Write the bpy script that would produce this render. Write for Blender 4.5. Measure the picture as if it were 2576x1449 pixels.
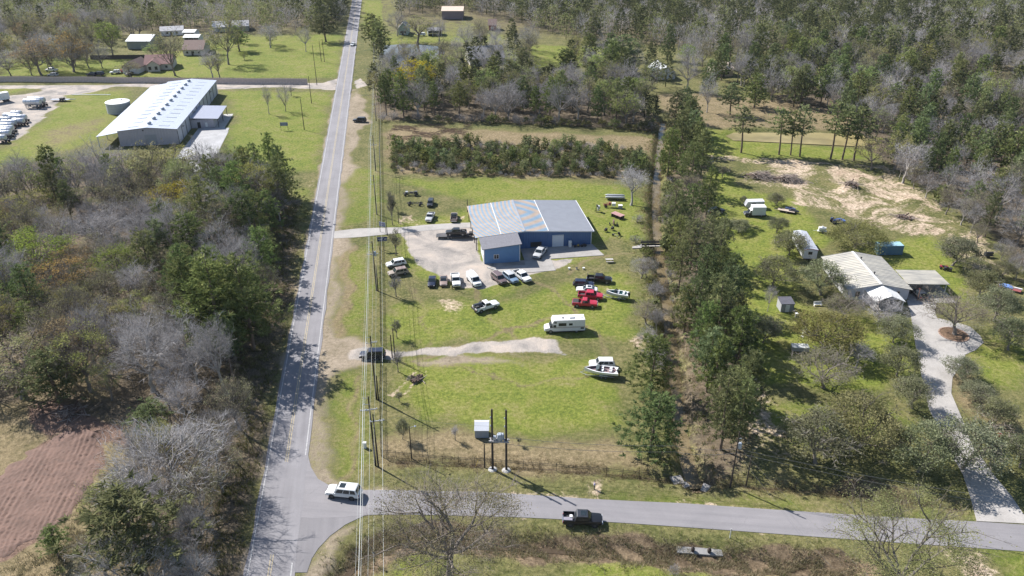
import bpy, math, random
import numpy as np
from mathutils import Vector, Matrix, Euler
random.seed(7); np.random.seed(7)
for _o in list(bpy.data.objects): bpy.data.objects.remove(_o)
SC = bpy.context.scene
COL = SC.collection
# ------------------------------------------------------------------ camera
CW, CHT, CF = 2575.0, 1449.0, 1965.0          # layout reference frame of the picture
PITCH = math.atan2(1061.0, 1965.0); CAMZ = 85.0
cam = bpy.data.cameras.new('camera'); camo = bpy.data.objects.new('camera', cam); COL.objects.link(camo)
cam.sensor_width = 36.0; cam.lens = 36.0 * CF / CW; cam.clip_start = 1.0; cam.clip_end = 12000.0
camo.location = (0, 0, CAMZ); camo.rotation_euler = (math.pi/2 - PITCH, 0, 0)
SC.camera = camo
# ------------------------------------------------------------------ light
SUN_EL = math.radians(42.0); SUN_AZ = math.atan2(-10.13, 7.59)      # the sun stands ahead and to the left
world = bpy.data.worlds.new('World'); SC.world = world; world.use_nodes = True
_nt = world.node_tree
_bg = _nt.nodes['Background']; _sky = _nt.nodes.new('ShaderNodeTexSky'); _sky.sky_type = 'NISHITA'
_sky.sun_disc = False; _sky.sun_elevation = SUN_EL; _sky.sun_rotation = SUN_AZ
_sky.air_density = 1.0; _sky.dust_density = 0.6; _sky.ozone_density = 1.0
_nt.links.new(_sky.outputs[0], _bg.inputs[0]); _bg.inputs[1].default_value = 0.088
sun = bpy.data.lights.new('sun', 'SUN'); suno = bpy.data.objects.new('sun', sun); COL.objects.link(suno)
sun.energy = 5.0; sun.angle = math.radians(0.5); sun.color = (1.0, 0.955, 0.90)
_sd = Vector((math.sin(SUN_AZ)*math.cos(SUN_EL), math.cos(SUN_AZ)*math.cos(SUN_EL), math.sin(SUN_EL)))
suno.rotation_euler = _sd.to_track_quat('Z', 'Y').to_euler(); suno.location = (-100, 80, 150)
SC.view_settings.view_transform = 'Standard'; SC.view_settings.look = 'None'
SC.view_settings.gamma = 1.0; SC.view_settings.use_curve_mapping = False
SC.view_settings.exposure = 0.84
SC.render.engine = 'CYCLES'
SC.cycles.max_bounces = 5; SC.cycles.diffuse_bounces = 2; SC.cycles.glossy_bounces = 2; SC.cycles.transmission_bounces = 2; SC.cycles.volume_bounces = 0
# ------------------------------------------------------------------ layout helpers
_sp, _cp = math.sin(PITCH), math.cos(PITCH)
def G(px, py, z=0.0):
    """survey point of the picture -> place on the ground (metres)"""
    u = px - CW/2; v = py - CHT/2
    d = v*_cp + CF*_sp; f = CF*_cp - v*_sp; t = (CAMZ - z)/d
    return (u*t, f*t)
def GV(pts): return [G(*p) for p in pts]
def ZAT(py, Y):
    v = py - CHT/2
    return CAMZ - Y*(v*_cp + CF*_sp)/(CF*_cp - v*_sp)
RD = math.radians(8.6)                         # the road and the plots are turned by this much
RC, RS = math.cos(RD), math.sin(RD)
# ------------------------------------------------------------------ mesh builder
class MB:
    def __init__(s): s.v = []; s.f = []
    def add(s, vs, fs):
        n = len(s.v); s.v += [tuple(a) for a in vs]; s.f += [tuple(i+n for i in f) for f in fs]; return s
    def box(s, c, d, rz=0.0, taper=1.0):
        x, y, z = d[0]/2, d[1]/2, d[2]/2; k = taper
        vs = [(-x,-y,-z),(x,-y,-z),(x,y,-z),(-x,y,-z),(-x*k,-y*k,z),(x*k,-y*k,z),(x*k,y*k,z),(-x*k,y*k,z)]
        ca, sa = math.cos(rz), math.sin(rz)
        vs = [(c[0]+a*ca-b*sa, c[1]+a*sa+b*ca, c[2]+h) for a, b, h in vs]
        return s.add(vs, [(0,3,2,1),(4,5,6,7),(0,1,5,4),(1,2,6,5),(2,3,7,6),(3,0,4,7)])
    def tube(s, p, q, r0, r1=None, n=6, caps=True):
        r1 = r0 if r1 is None else r1
        p = Vector(p); q = Vector(q); d = (q-p)
        if d.length < 1e-6: return s
        d.normalize(); a = d.orthogonal().normalized(); b = d.cross(a)
        vs = []
        for c, r in ((p, r0), (q, r1)):
            for i in range(n):
                t = 2*math.pi*i/n; vs.append(c + a*(math.cos(t)*r) + b*(math.sin(t)*r))
        fs = [(i, (i+1) % n, n+(i+1) % n, n+i) for i in range(n)]
        if caps: fs += [tuple(range(n-1, -1, -1)), tuple(range(n, 2*n))]
        return s.add(vs, fs)
    def path(s, pts, rs, n=6):
        """bent tapered tube through points"""
        pts = [Vector(p) for p in pts]; vs = []; fs = []
        a = None
        for i, p in enumerate(pts):
            d = (pts[min(i+1, len(pts)-1)] - pts[max(i-1, 0)]).normalized()
            if a is None: a = d.orthogonal().normalized()
            a = (a - d*a.dot(d)).normalized(); b = d.cross(a)
            for k in range(n):
                t = 2*math.pi*k/n; vs.append(p + a*(math.cos(t)*rs[i]) + b*(math.sin(t)*rs[i]))
        for i in range(len(pts)-1):
            for k in range(n): fs.append((i*n+k, i*n+(k+1) % n, (i+1)*n+(k+1) % n, (i+1)*n+k))
        fs += [tuple(range(n-1, -1, -1)), tuple(range((len(pts)-1)*n, len(pts)*n))]
        return s.add(vs, fs)
    def lathe(s, prof, c=(0,0,0), axis='Z', n=16):
        vs = []; fs = []
        for r, h in prof:
            for i in range(n):
                t = 2*math.pi*i/n; x, y = r*math.cos(t), r*math.sin(t)
                p = {'Z': (x, y, h), 'Y': (x, h, y), 'X': (h, x, y)}[axis]
                vs.append((c[0]+p[0], c[1]+p[1], c[2]+p[2]))
        for j in range(len(prof)-1):
            for i in range(n): fs.append((j*n+i, j*n+(i+1) % n, (j+1)*n+(i+1) % n, (j+1)*n+i))
        fs += [tuple(range(n-1, -1, -1)), tuple(range((len(prof)-1)*n, len(prof)*n))]
        return s.add(vs, fs)
    def quad(s, a, b, c, d): return s.add([a, b, c, d], [(0, 1, 2, 3)])
    def slab(s, quad, t):
        """a sheet of four corners given a thickness t downward"""
        lo = [(p[0], p[1], p[2]-t) for p in quad]
        return s.add(list(quad)+lo, [(0,1,2,3),(7,6,5,4),(0,4,5,1),(1,5,6,2),(2,6,7,3),(3,7,4,0)])
    def prism(s, poly, z0, z1):
        n = len(poly); vs = [(x, y, z0) for x, y in poly]+[(x, y, z1) for x, y in poly]
        fs = [tuple(range(n-1, -1, -1)), tuple(range(n, 2*n))]+[(i, (i+1) % n, n+(i+1) % n, n+i) for i in range(n)]
        return s.add(vs, fs)
    def side(s, poly, y0, y1, inset=0.0):
        """outline in x,z pushed through y"""
        n = len(poly); vs = [(x, y0, z) for x, z in poly]+[(x, y1, z) for x, z in poly]
        fs = [tuple(range(n)), tuple(range(2*n-1, n-1, -1))]+[((i+1) % n, i, n+i, n+(i+1) % n) for i in range(n)]
        return s.add(vs, fs)
    def mesh(s, name, mat, smooth=None):
        me = bpy.data.meshes.new(name); me.from_pydata(s.v, [], s.f); me.materials.append(mat); me.update()
        if smooth is not None:
            me.polygons.foreach_set('use_smooth', [True]*len(me.polygons))
            me.set_sharp_from_angle(angle=math.radians(smooth))
        return me
    def build(s, name, mat, parent=None, smooth=None, loc=None, rz=None):
        return link(name, s.mesh(name, mat, smooth), parent, loc, rz)
def link(name, me, parent=None, loc=None, rz=None):
    o = bpy.data.objects.new(name, me); COL.objects.link(o)
    if parent: o.parent = parent
    if loc is not None: o.location = loc
    if rz is not None: o.rotation_euler = (0, 0, rz)
    return o
def tag(o, label=None, cat=None, group=None, kind=None):
    if label: o['label'] = label
    if cat: o['category'] = cat
    if group: o['group'] = group
    if kind: o['kind'] = kind
    return o
def thing(name, label, cat, loc=(0,0,0), rz=0.0, group=None):
    o = bpy.data.objects.new(name, None); COL.objects.link(o); o.empty_display_size = 0.3
    o.location = loc; o.rotation_euler = (0, 0, rz)
    return tag(o, label, cat, group)
# ------------------------------------------------------------------ materials
def ramp(nt, stops, interp='LINEAR'):
    r = nt.nodes.new('ShaderNodeValToRGB'); e = r.color_ramp.elements; r.color_ramp.interpolation = interp
    while len(e) > len(stops): e.remove(e[-1])
    while len(e) < len(stops): e.new(0.5)
    for i, (p, c) in enumerate(stops): e[i].position = p; e[i].color = (c[0], c[1], c[2], 1)
    return r
def noise(nt, scale, detail=3.0, rough=0.6, vec=None, dist=0.0):
    n = nt.nodes.new('ShaderNodeTexNoise'); n.inputs['Scale'].default_value = scale
    n.inputs['Detail'].default_value = detail; n.inputs['Roughness'].default_value = rough
    n.inputs['Distortion'].default_value = dist
    if vec is not None: nt.links.new(vec, n.inputs['Vector'])
    return n
def mixc(nt, f, a, b, mode='MIX'):
    m = nt.nodes.new('ShaderNodeMix'); m.data_type = 'RGBA'; m.blend_type = mode
    for sock, val in ((m.inputs[0], f), (m.inputs[6], a), (m.inputs[7], b)):
        if hasattr(val, 'type') and hasattr(val, 'links'): nt.links.new(val, sock)
        elif isinstance(val, (tuple, list)): sock.default_value = (val[0], val[1], val[2], 1)
        else: sock.default_value = val
    return m.outputs[2]
def mth(nt, op, a, b=None, c=None, clamp=False):
    m = nt.nodes.new('ShaderNodeMath'); m.operation = op; m.use_clamp = clamp
    for i, val in enumerate((a, b, c)):
        if val is None: continue
        if hasattr(val, 'links'): nt.links.new(val, m.inputs[i])
        else: m.inputs[i].default_value = val
    return m.outputs[0]
def new_mat(name):
    m = bpy.data.materials.new(name); m.use_nodes = True; nt = m.node_tree
    return m, nt, nt.nodes['Principled BSDF']
_MC = {}
def mat(name, col, rough=0.6, metal=0.0, var=0.18, scale=1.2, bump=0.0, bscale=8.0, coat=0.0, dirt=None, spec=None):
    """plain painted / worn surface: two-scale colour wear and an optional fine relief"""
    if name in _MC: return _MC[name]
    m, nt, b = new_mat(name)
    tc = nt.nodes.new('ShaderNodeTexCoord')
    n1 = noise(nt, scale, 4, 0.65, tc.outputs['Object']); n2 = noise(nt, scale*7, 3, 0.6, tc.outputs['Object'])
    f = mth(nt, 'ADD', mth(nt, 'MULTIPLY', n1.outputs['Fac'], 0.65), mth(nt, 'MULTIPLY', n2.outputs['Fac'], 0.35))
    r = ramp(nt, [(0.30, [c*(1-var) for c in col]), (0.70, [min(1, c*(1+var)) for c in col])])
    nt.links.new(f, r.inputs[0]); out = r.outputs[0]
    if dirt:
        dn = noise(nt, scale*0.8, 5, 0.7, tc.outputs['Object'], 1.0)
        dr = ramp(nt, [(0.50, (0,0,0)), (0.72, (1,1,1))]); nt.links.new(dn.outputs['Fac'], dr.inputs[0])
        out = mixc(nt, mth(nt, 'MULTIPLY', dr.outputs[0], dirt[1]), out, dirt[0])
    nt.links.new(out, b.inputs['Base Color'])
    rr = ramp(nt, [(0.3, [max(0.03, rough-0.08)]*3), (0.7, [min(1, rough+0.08)]*3)]); nt.links.new(n2.outputs['Fac'], rr.inputs[0])
    nt.links.new(rr.outputs[0], b.inputs['Roughness'])
    b.inputs['Metallic'].default_value = metal; b.inputs['Coat Weight'].default_value = coat
    if spec is not None: b.inputs['Specular IOR Level'].default_value = spec
    if bump:
        bn = nt.nodes.new('ShaderNodeBump'); bn.inputs['Strength'].default_value = bump; bn.inputs['Distance'].default_value = 0.05
        n3 = noise(nt, bscale, 4, 0.6, tc.outputs['Object']); nt.links.new(n3.outputs['Fac'], bn.inputs['Height'])
        nt.links.new(bn.outputs[0], b.inputs['Normal'])
    _MC[name] = m
    return m
# ================================================================== TERRAIN
def seg_dist(X, Y, pts):
    """distance of grid points to a polyline"""
    d = np.full(X.shape, 1e9)
    for (ax, ay), (bx, by) in zip(pts[:-1], pts[1:]):
        dx, dy = bx-ax, by-ay; L = dx*dx+dy*dy+1e-9
        t = np.clip(((X-ax)*dx+(Y-ay)*dy)/L, 0, 1)
        d = np.minimum(d, np.hypot(X-(ax+t*dx), Y-(ay+t*dy)))
    return d
def inside(X, Y, pts):
    r = np.zeros(X.shape, bool); n = len(pts); j = n-1
    for i in range(n):
        xi, yi = pts[i]; xj, yj = pts[j]
        if yi != yj: r ^= ((yi > Y) != (yj > Y)) & (X < (xj-xi)*(Y-yi)/(yj-yi)+xi)
        j = i
    return r
def pmask(X, Y, polyP, feather=2.0):
    """soft mask of a polygon given in survey points, feathered by metres"""
    pts = GV(polyP); out = np.zeros(X.shape)
    xs = [p[0] for p in pts]; ys = [p[1] for p in pts]
    sel = (X > min(xs)-feather) & (X < max(xs)+feather) & (Y > min(ys)-feather) & (Y < max(ys)+feather)
    if not sel.any(): return out
    x, y = X[sel], Y[sel]; d = seg_dist(x, y, pts+[pts[0]]); s = np.where(inside(x, y, pts), d, -d)
    t = np.clip(0.5+0.5*s/feather, 0, 1); out[sel] = t*t*(3-2*t)
    return out
def sst(t): t = np.clip(t, 0, 1); return t*t*(3-2*t)
CREEK = GV([(1668,300),(1662,350),(1657,400),(1651,470),(1652,560),(1660,620),(1668,690),(1679,745),(1690,850),(1700,940),(1715,1080),(1735,1165),(1752,1212)])
DITCH_S = GV([(840,1500),(868,1440),(900,1402),(950,1372),(1010,1358),(1100,1356),(1290,1366),(1500,1380),(1800,1402),(2000,1418),(2150,1432)])
DITCH_N = GV([(1000,1160),(1200,1168),(1400,1178),(1560,1192),(1690,1206)])
DITCH_E = GV([(1830,1218),(1960,1226),(2100,1240),(2300,1262),(2420,1280)])
RIGHT_POND = GV([(1830,338),(1850,330),(2060,330),(2165,337),(2215,352),(2165,364),(2020,357),(1915,352),(1850,349)])
LEFT_POND = GV([(968,112),(1025,108),(1098,114),(1116,128),(1100,150),(1040,162),(985,156),(965,130)])
PILES = [(G(2140,478), 1.1, 6.5), (G(1935,440), 0.5, 7), (G(110,1055), 0.9, 8), (G(215,1085), 0.7, 6), (G(2290,505), 0.5, 5)]
def hz_arr(X, Y):
    Z = 0.02*np.sin(X*0.21+0.7*np.sin(Y*0.13))*np.sin(Y*0.17+1.3) - 0.015
    Z = np.where(Y > 330, Z*4-.08, Z)
    dc = seg_dist(X, Y, CREEK); w = 1-sst((dc-0.45)/2.6); Z = Z-1.75*w
    ds = seg_dist(X, Y, DITCH_S); Z = Z-1.15*(1-sst((ds-0.3)/3.2))
    dn = np.minimum(seg_dist(X, Y, DITCH_N), seg_dist(X, Y, DITCH_E)); Z = Z-0.4*(1-sst((dn-0.1)/1.6))
    for P in (RIGHT_POND, LEFT_POND):
        d = seg_dist(X, Y, P+[P[0]]); ins = inside(X, Y, P); s = np.where(ins, d, -d)
        Z = np.where(s > -4, Z-1.0*sst((s+4)/5.0), Z)
    for (px, py), h, r in PILES:
        q = np.hypot(X-px, Y-py)/r
        Z = Z+h*(1-sst(q))*(1+0.35*np.sin(X*1.9+Y*0.7)*np.sin(Y*2.3))
    # ploughed strip: furrows run away from the camera
    pl = pmask(X, Y, PLOUGH, 1.5)
    Z = Z+pl*0.02
    return Z
PLOUGH = [(-140,1400),(-60,1260),(20,1180),(100,1115),(200,1082),(258,1100),(250,1150),(220,1230),(172,1300),(110,1352),(20,1392)]
def hz(x, y): return float(hz_arr(np.array([x], float), np.array([y], float))[0])
def at(px, py, dz=0.0):
    x, y = G(px, py); return (x, y, hz(x, y)+dz)
def axis_pts(lo, hi, step, far_lo, far_hi, g):
    a = list(np.arange(lo, hi, step)); s = step; x = lo
    while x > far_lo: s *= g; x -= s; a.insert(0, x)
    s = step; x = a[-1]
    while x < far_hi: s *= g; x += s; a.append(x)
    return np.array(a)
XS = axis_pts(-120, 125, 0.75, -5200, 5200, 1.045)
YS = axis_pts(66, 235, 0.75, -500, 6500, 1.013)
GX, GY = np.meshgrid(XS, YS)
def warp(X, Y, s, a, k):
    return (X+a*np.sin(Y*s+k)+0.5*a*np.sin(Y*s*2.7+k*2)+0.35*a*np.sin(X*s*4.1+Y*s*3.3+k), Y+a*np.sin(X*s*1.1+k*1.7)+0.5*a*np.sin(X*s*2.9-k)+0.3*a*np.sin(X*s*3.7-Y*s*4.6))
WXg, WYg = warp(GX, GY, 0.23, 0.9, 0.4)
Z_ = hz_arr(GX, GY)
WX2, WY2 = warp(GX, GY, 0.5, 0.28, 1.1)
def M(polys, f=2.0, small=False):
    out = np.zeros(GX.shape)
    for p in polys: out = np.maximum(out, pmask(WX2 if small else WXg, WY2 if small else WYg, p, f))
    return out
def blob(px, py, r, k=1.0, ar=1.0):
    """soft round patch; ar stretches it sideways"""
    x, y = G(px, py); q = np.hypot((WXg-x)/ar, WYg-y)/r; return k*(1-sst(q))
lush = M([[(985,452),(1300,448),(1565,462),(1620,520),(1610,600),(1500,600),(1500,660),(1420,672),(1330,690),(1250,760),(1130,720),(1045,690),(1000,640),(985,560),(1170,532),(1180,505)],
          [(1000,895),(1180,890),(1480,905),(1560,980),(1570,1080),(1400,1090),(1200,1080),(1080,1060),(1010,980)],
          [(1240,760),(1380,720),(1580,680),(1600,850),(1480,860),(1380,850),(1200,860),(1060,870),(980,850),(985,760)]], 4.0)*0.85
lush = np.maximum(lush, M([[(1780,430),(1840,440),(1880,480),(2000,500),(2060,560),(2080,600),(2010,650),(1990,760),(2080,800),(2250,800),(2290,900),(2200,1000),(2000,960),(1900,960),(1840,780),(1800,700),(1770,540)],
          [(2120,620),(2330,590),(2400,640),(2430,760),(2360,740),(2240,700)],
          [(1700,330),(1860,322),(1850,345),(2000,362),(2240,385),(2250,402),(2000,398),(1740,392),(1690,370)]], 3.0))
lush = np.maximum(lush, M([[(0,218),(100,216),(60,232),(0,236)],[(160,232),(330,222),(300,330),(60,420),(-60,420),(60,340),(140,270)],
          [(560,225),(835,232),(800,430),(640,430),(540,420),(590,300)],
          [(560,98),(860,112),(850,195),(430,196),(470,150),(560,130)],[(0,150),(350,140),(500,120),(560,85),(860,86),(850,196),(0,192)],
          [(1000,70),(1170,52),(1260,70),(1270,110),(1130,105),(960,112),(960,95)],[(1330,112),(1560,120),(1560,160),(1330,170),(1200,150)],
          [(905,0),(1000,0),(990,90),(920,90)],[(2400,880),(2575,820),(2575,1000),(2480,960)],[(1450,1395),(1750,1415),(2150,1470),(2150,1500),(1400,1500)],
          [(2480,1395),(2600,1390),(2600,1500),(2540,1500)],[(960,1385),(1060,1375),(1080,1440),(1000,1500),(940,1480)]], 4.0)*0.8)
lush = np.maximum(lush, M([[(1560,1262),(1720,1240),(2100,1270),(2440,1300),(2460,1312),(2130,1294),(1720,1264)],[(690,480),(780,470),(770,540),(720,720),(690,950),(650,1250),(620,1449),(600,1449),(640,1100),(680,700)],
          [(870,420),(960,420),(955,560),(860,570)],[(865,640),(940,610),(930,860),(860,850)],[(850,950),(930,930),(920,1180),(860,1210),(820,1180)],[(2240,770),(2330,790),(2350,1000),(2290,1010),(2240,900)],
          [(1800,1080),(1960,1000),(2100,1010),(2290,1030),(2320,1060),(2000,1100)]], 3.0)*0.6)
dirt = M([[(1880,425),(1960,400),(2080,405),(2250,440),(2330,480),(2560,690),(2560,720),(2400,600),(2230,585),(2080,530),(1960,520),(1990,480),(1870,455)],
          [(1745,388),(1870,393),(2080,408),(2250,420),(2290,470),(2200,450),(1950,415),(1800,405)],
          [(2480,1388),(2590,1404),(2500,1392),(2490,1420),(2530,1490),(2450,1520),(2400,1430),(2350,1395),(2430,1385)],
          [(1485,1210),(1530,1200),(1545,1240),(1555,1262),(1440,1256),(1480,1240)],
          [(1095,752),(1130,745),(1168,775),(1150,793),(1118,780)],
          [(780,428),(812,418),(800,470),(786,476)],
          [(1000,545),(1060,535),(1130,550),(1175,540),(1190,555),(1120,560),(1010,566)],
          [(1560,820),(1625,835),(1630,900),(1600,900)],
          [(900,300),(930,300),(925,312),(905,318)],[(1900,950),(1960,1000),(2010,1150),(1985,1180),(1840,1130)]], 2.5)
dirt = np.maximum(dirt, M([[(1960,1110),(2140,1140),(2320,1150),(2330,1200),(2140,1190),(1980,1180)]], 3.0)*0.55)
dirt = np.maximum(dirt, M([[(2240,1300),(2450,1316),(2450,1308),(2200,1294)],[(1060,1222),(1440,1240),(1440,1252),(1060,1237)],[(2330,470),(2420,540),(2600,720),(2600,780),(2450,680),(2330,560)]],1.2)*0.8)
for q in [(955,542,2.2),(950,732,2.5),(948,1006,2.2),(944,1170,2.2),(1005,700,2.4),(905,1165,3.0),(1520,727,2.2),(1780,480,5),(1140,1172,1.6),(2050,345,1)]:
    dirt = np.maximum(dirt, blob(*q, 0.85))
gravel = M([[(1000,575),(1100,572),(1190,566),(1208,660),(1315,655),(1440,652),(1410,672),(1340,690),(1210,728),(1150,720),(1100,690),(1050,665),(1020,610)],
          [(1000,886),(1080,876),(1220,861),(1345,850),(1398,856),(1402,878),(1425,889),(1300,884),(1180,889),(1060,894),(1000,897)],
          [(880,880),(920,874),(1010,884),(1010,896),(920,908),(880,905)],
          [(-40,215),(300,213),(240,230),(165,240),(145,262),(45,350),(-40,372),(-60,300),(0,246),(90,232),(110,222),(-40,222)],
          [(280,210),(840,208),(870,222),(840,226),(700,218),(560,224),(500,222),(280,216)],
          [(770,222),(850,196),(860,206),(800,212)],[(890,208),(905,196),(925,214),(900,222)]], 1.4, True)
shoulder = M([[(800,850),(880,850),(930,868),(930,914),(860,940),(806,935)],[(842,570),(852,500),(866,440),(858,600),(845,720),(830,860),(820,960),(800,1100),(790,1180),(775,1180),(790,1000),(815,800)],
          [(870,260),(905,225),(930,310),(905,330),(880,420),(862,440)],[(780,1180),(880,1215),(1080,1232),(1080,1238),(900,1234),(800,1222)],[(745,1449),(790,1390),(830,1350),(900,1312),(905,1320),(840,1370),(800,1449),(780,1500),(740,1500)],
          [(1160,880),(1240,870),(1300,890)],[(1010,902),(1200,900),(1300,908),(1100,925)]], 2.5)
_e = GX-(-33.05-0.1515*(GY-74.9)); _w = WXg-GX
shoulder = np.maximum(shoulder, np.where((_e > 0) & (GY > 93) & (GY < 340), np.clip(1.25-(_e+_w*1.3-3.4)/4.6, 0, 1)*(.80+.2*np.sin(GY*.11)), 0)*np.where((np.abs(GY-189) < 3), 0, 1))
shoulder = np.maximum(shoulder, np.where((_e < 0), np.clip(1.0-(-_e-3.4+_w*.5)/1.2, 0, 1)*.7, 0))
litter = M([[(-200,470),(150,400),(300,390),(470,440),(600,440),(700,470),(745,500),(740,700),(690,950),(640,1250),(600,1500),(300,1500),(250,1300),(340,1090),(150,1040),(-150,1040)],
          [(1690,300),(1760,400),(1790,560),(1850,800),(1890,1000),(1860,1190),(1780,1215),(1745,1150),(1712,950),(1700,700),(1680,500)],
          [(930,215),(1160,180),(1330,180),(1560,230),(1660,300),(1640,328),(1400,312),(1130,305),(950,300)],
          [(2250,430),(2340,470),(2600,680),(2800,500),(2600,150),(2000,180),(1900,300),(2150,330)],
          [(0,60),(560,84),(860,60),(870,-10),(-100,-10)],[(1000,45),(1150,30),(1270,60),(1560,110),(2600,150),(2600,-20),(1000,-20)]], 5.0)
litter = litter*np.where(GY > 330, .55, 1.0)
litter = np.maximum(litter, np.where((YS[:, None] > 420) & (np.abs(XS[None, :]+90+0.15*(YS[:, None]-400)) > 25), sst((YS[:, None]-420)/60), 0)*0.45)
straw = M([[(965,335),(1000,318),(1640,345),(1640,400),(1600,450),(1000,440),(970,400)],[(1640,240),(1760,232),(2000,260),(2140,290),(2140,330),(1850,320),(1700,320)],
          [(1010,1080),(1300,1100),(1560,1120),(1640,1180),(1500,1200),(1200,1180),(1000,1160),(930,1180),(930,1100)],
          [(870,1372),(960,1345),(1300,1355),(1700,1375),(2100,1410),(2250,1440),(2250,1500),(1500,1405),(1000,1380),(900,1470),(850,1500),(820,1500)],
          [(0,1270),(60,1300),(180,1340),(220,1300),(330,1330),(400,1450),(200,1500),(-60,1500)],[(100,1040),(330,1080),(320,1200),(240,1240),(270,1120),(100,1090),(-100,1160),(-100,1060)],
          [(2380,880),(2500,1000),(2575,1060),(2575,1120),(2500,1080),(2400,1000),(2370,900)],[(0,880),(150,880),(300,960),(300,1000),(100,1000),(0,960)]], 4.0)
straw = np.maximum(straw, M([[(165,228),(330,220),(310,232),(230,236)],[(100,330),(290,280),(250,330),(80,400)]], 6)*0.6)
for _r in ([(984,996),(1030,950),(1075,904)],[(1013,995),(1050,958),(1081,924)]):
    dirt = np.maximum(dirt, np.clip(1.15-seg_dist(GX, GY, GV(_r))/0.75, 0, 1))
mud = np.clip(1.0-seg_dist(GX, GY, CREEK)/2.0, 0, 1)
mud = np.maximum(mud, np.clip(1.25-seg_dist(WXg, WYg, DITCH_S)/3.2, 0, 1))
mud = np.maximum(mud, np.clip(0.9-np.minimum(seg_dist(GX, GY, DITCH_N), seg_dist(GX, GY, DITCH_E))/1.3, 0, 1)*0.6)
mud = np.maximum(mud, pmask(WXg, WYg, [(2050,1230),(2120,1180),(2250,1200),(2330,1240),(2300,1260),(2150,1250)], 2)*0.5)
_TOP = GV([(930,1236),(972,1232.4),(1090,1235),(1218,1237.4),(1350,1246),(1492,1255.7),(1600,1261),(1717,1266),(1900,1279),(2130,1294),(2300,1304),(2455,1312)]); _BOT = GV([(800,1400),(850,1330),(915,1297),(1025,1294),(1150,1297),(1292,1300.7),(1398,1305.7),(1560,1315),(1717,1325.7),(1900,1339),(2100,1354),(2300,1368),(2533,1384)])
dirt = np.maximum(dirt, np.clip(1.0-seg_dist(WX2, WY2, _TOP)/1.3, 0, 1)*.95); dirt = np.maximum(dirt, np.clip(0.9-seg_dist(WX2, WY2, _BOT)/0.9, 0, 1)*.85)
plough = pmask(WXg, WYg, PLOUGH, 1.2)
straw = np.maximum(straw, M([[(-300,1000),(100,1000),(330,1060),(300,1250),(120,1449),(-200,1520),(-400,1300)]], 4)*0.9)
for _t, _k in (([(1030,900),(1200,868),(1300,820),(1400,800)],.5),([(1020,905),(1150,930),(1300,960),(1480,950)],.45),([(1330,700),(1400,740),(1450,790),(1520,860),(1510,900)],.5),([(1180,730),(1230,790),(1300,850)],.5),([(1000,700),(1060,760),(1090,850),(1060,885)],.4),([(1440,690),(1500,650),(1590,630)],.5),([(880,620),(872,760),(862,850)],.6),([(868,620),(860,760),(850,850)],.6),([(905,950),(890,1080),(870,1200)],.5)):
    straw = np.maximum(straw, np.clip(1.0-seg_dist(WXg, WYg, GV(_t))/1.4, 0, 1)*_k*1.5)
plough = np.maximum(plough, M([[(60,1080),(80,1030),(150,1015),(250,1040),(300,1080),(330,1130),(262,1110),(200,1085),(110,1110)]], 2)*0.9)
def grid_obj():
    ny, nx = GX.shape
    me = bpy.data.meshes.new('ground')
    co = np.stack([GX, GY, Z_], -1).reshape(-1, 3).astype(np.float32)
    i = np.arange(ny*nx).reshape(ny, nx)
    q = np.stack([i[:-1,:-1], i[:-1,1:], i[1:,1:], i[1:,:-1]], -1).reshape(-1, 4)
    me.vertices.add(len(co)); me.vertices.foreach_set('co', co.ravel())
    me.loops.add(q.size); me.loops.foreach_set('vertex_index', q.ravel().astype(np.int32))
    me.polygons.add(len(q)); me.polygons.foreach_set('loop_start', np.arange(0, q.size, 4, dtype=np.int32))
    me.polygons.foreach_set('use_smooth', np.ones(len(q), bool))
    for nm, ch in (('soil_a', (lush, dirt, gravel, litter)), ('soil_b', (straw, plough, mud, shoulder))):
        a = me.color_attributes.new(nm, 'FLOAT_COLOR', 'POINT')
        a.data.foreach_set('color', np.stack(ch, -1).reshape(-1).astype(np.float32))
    me.update(); me.validate(); return me
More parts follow.
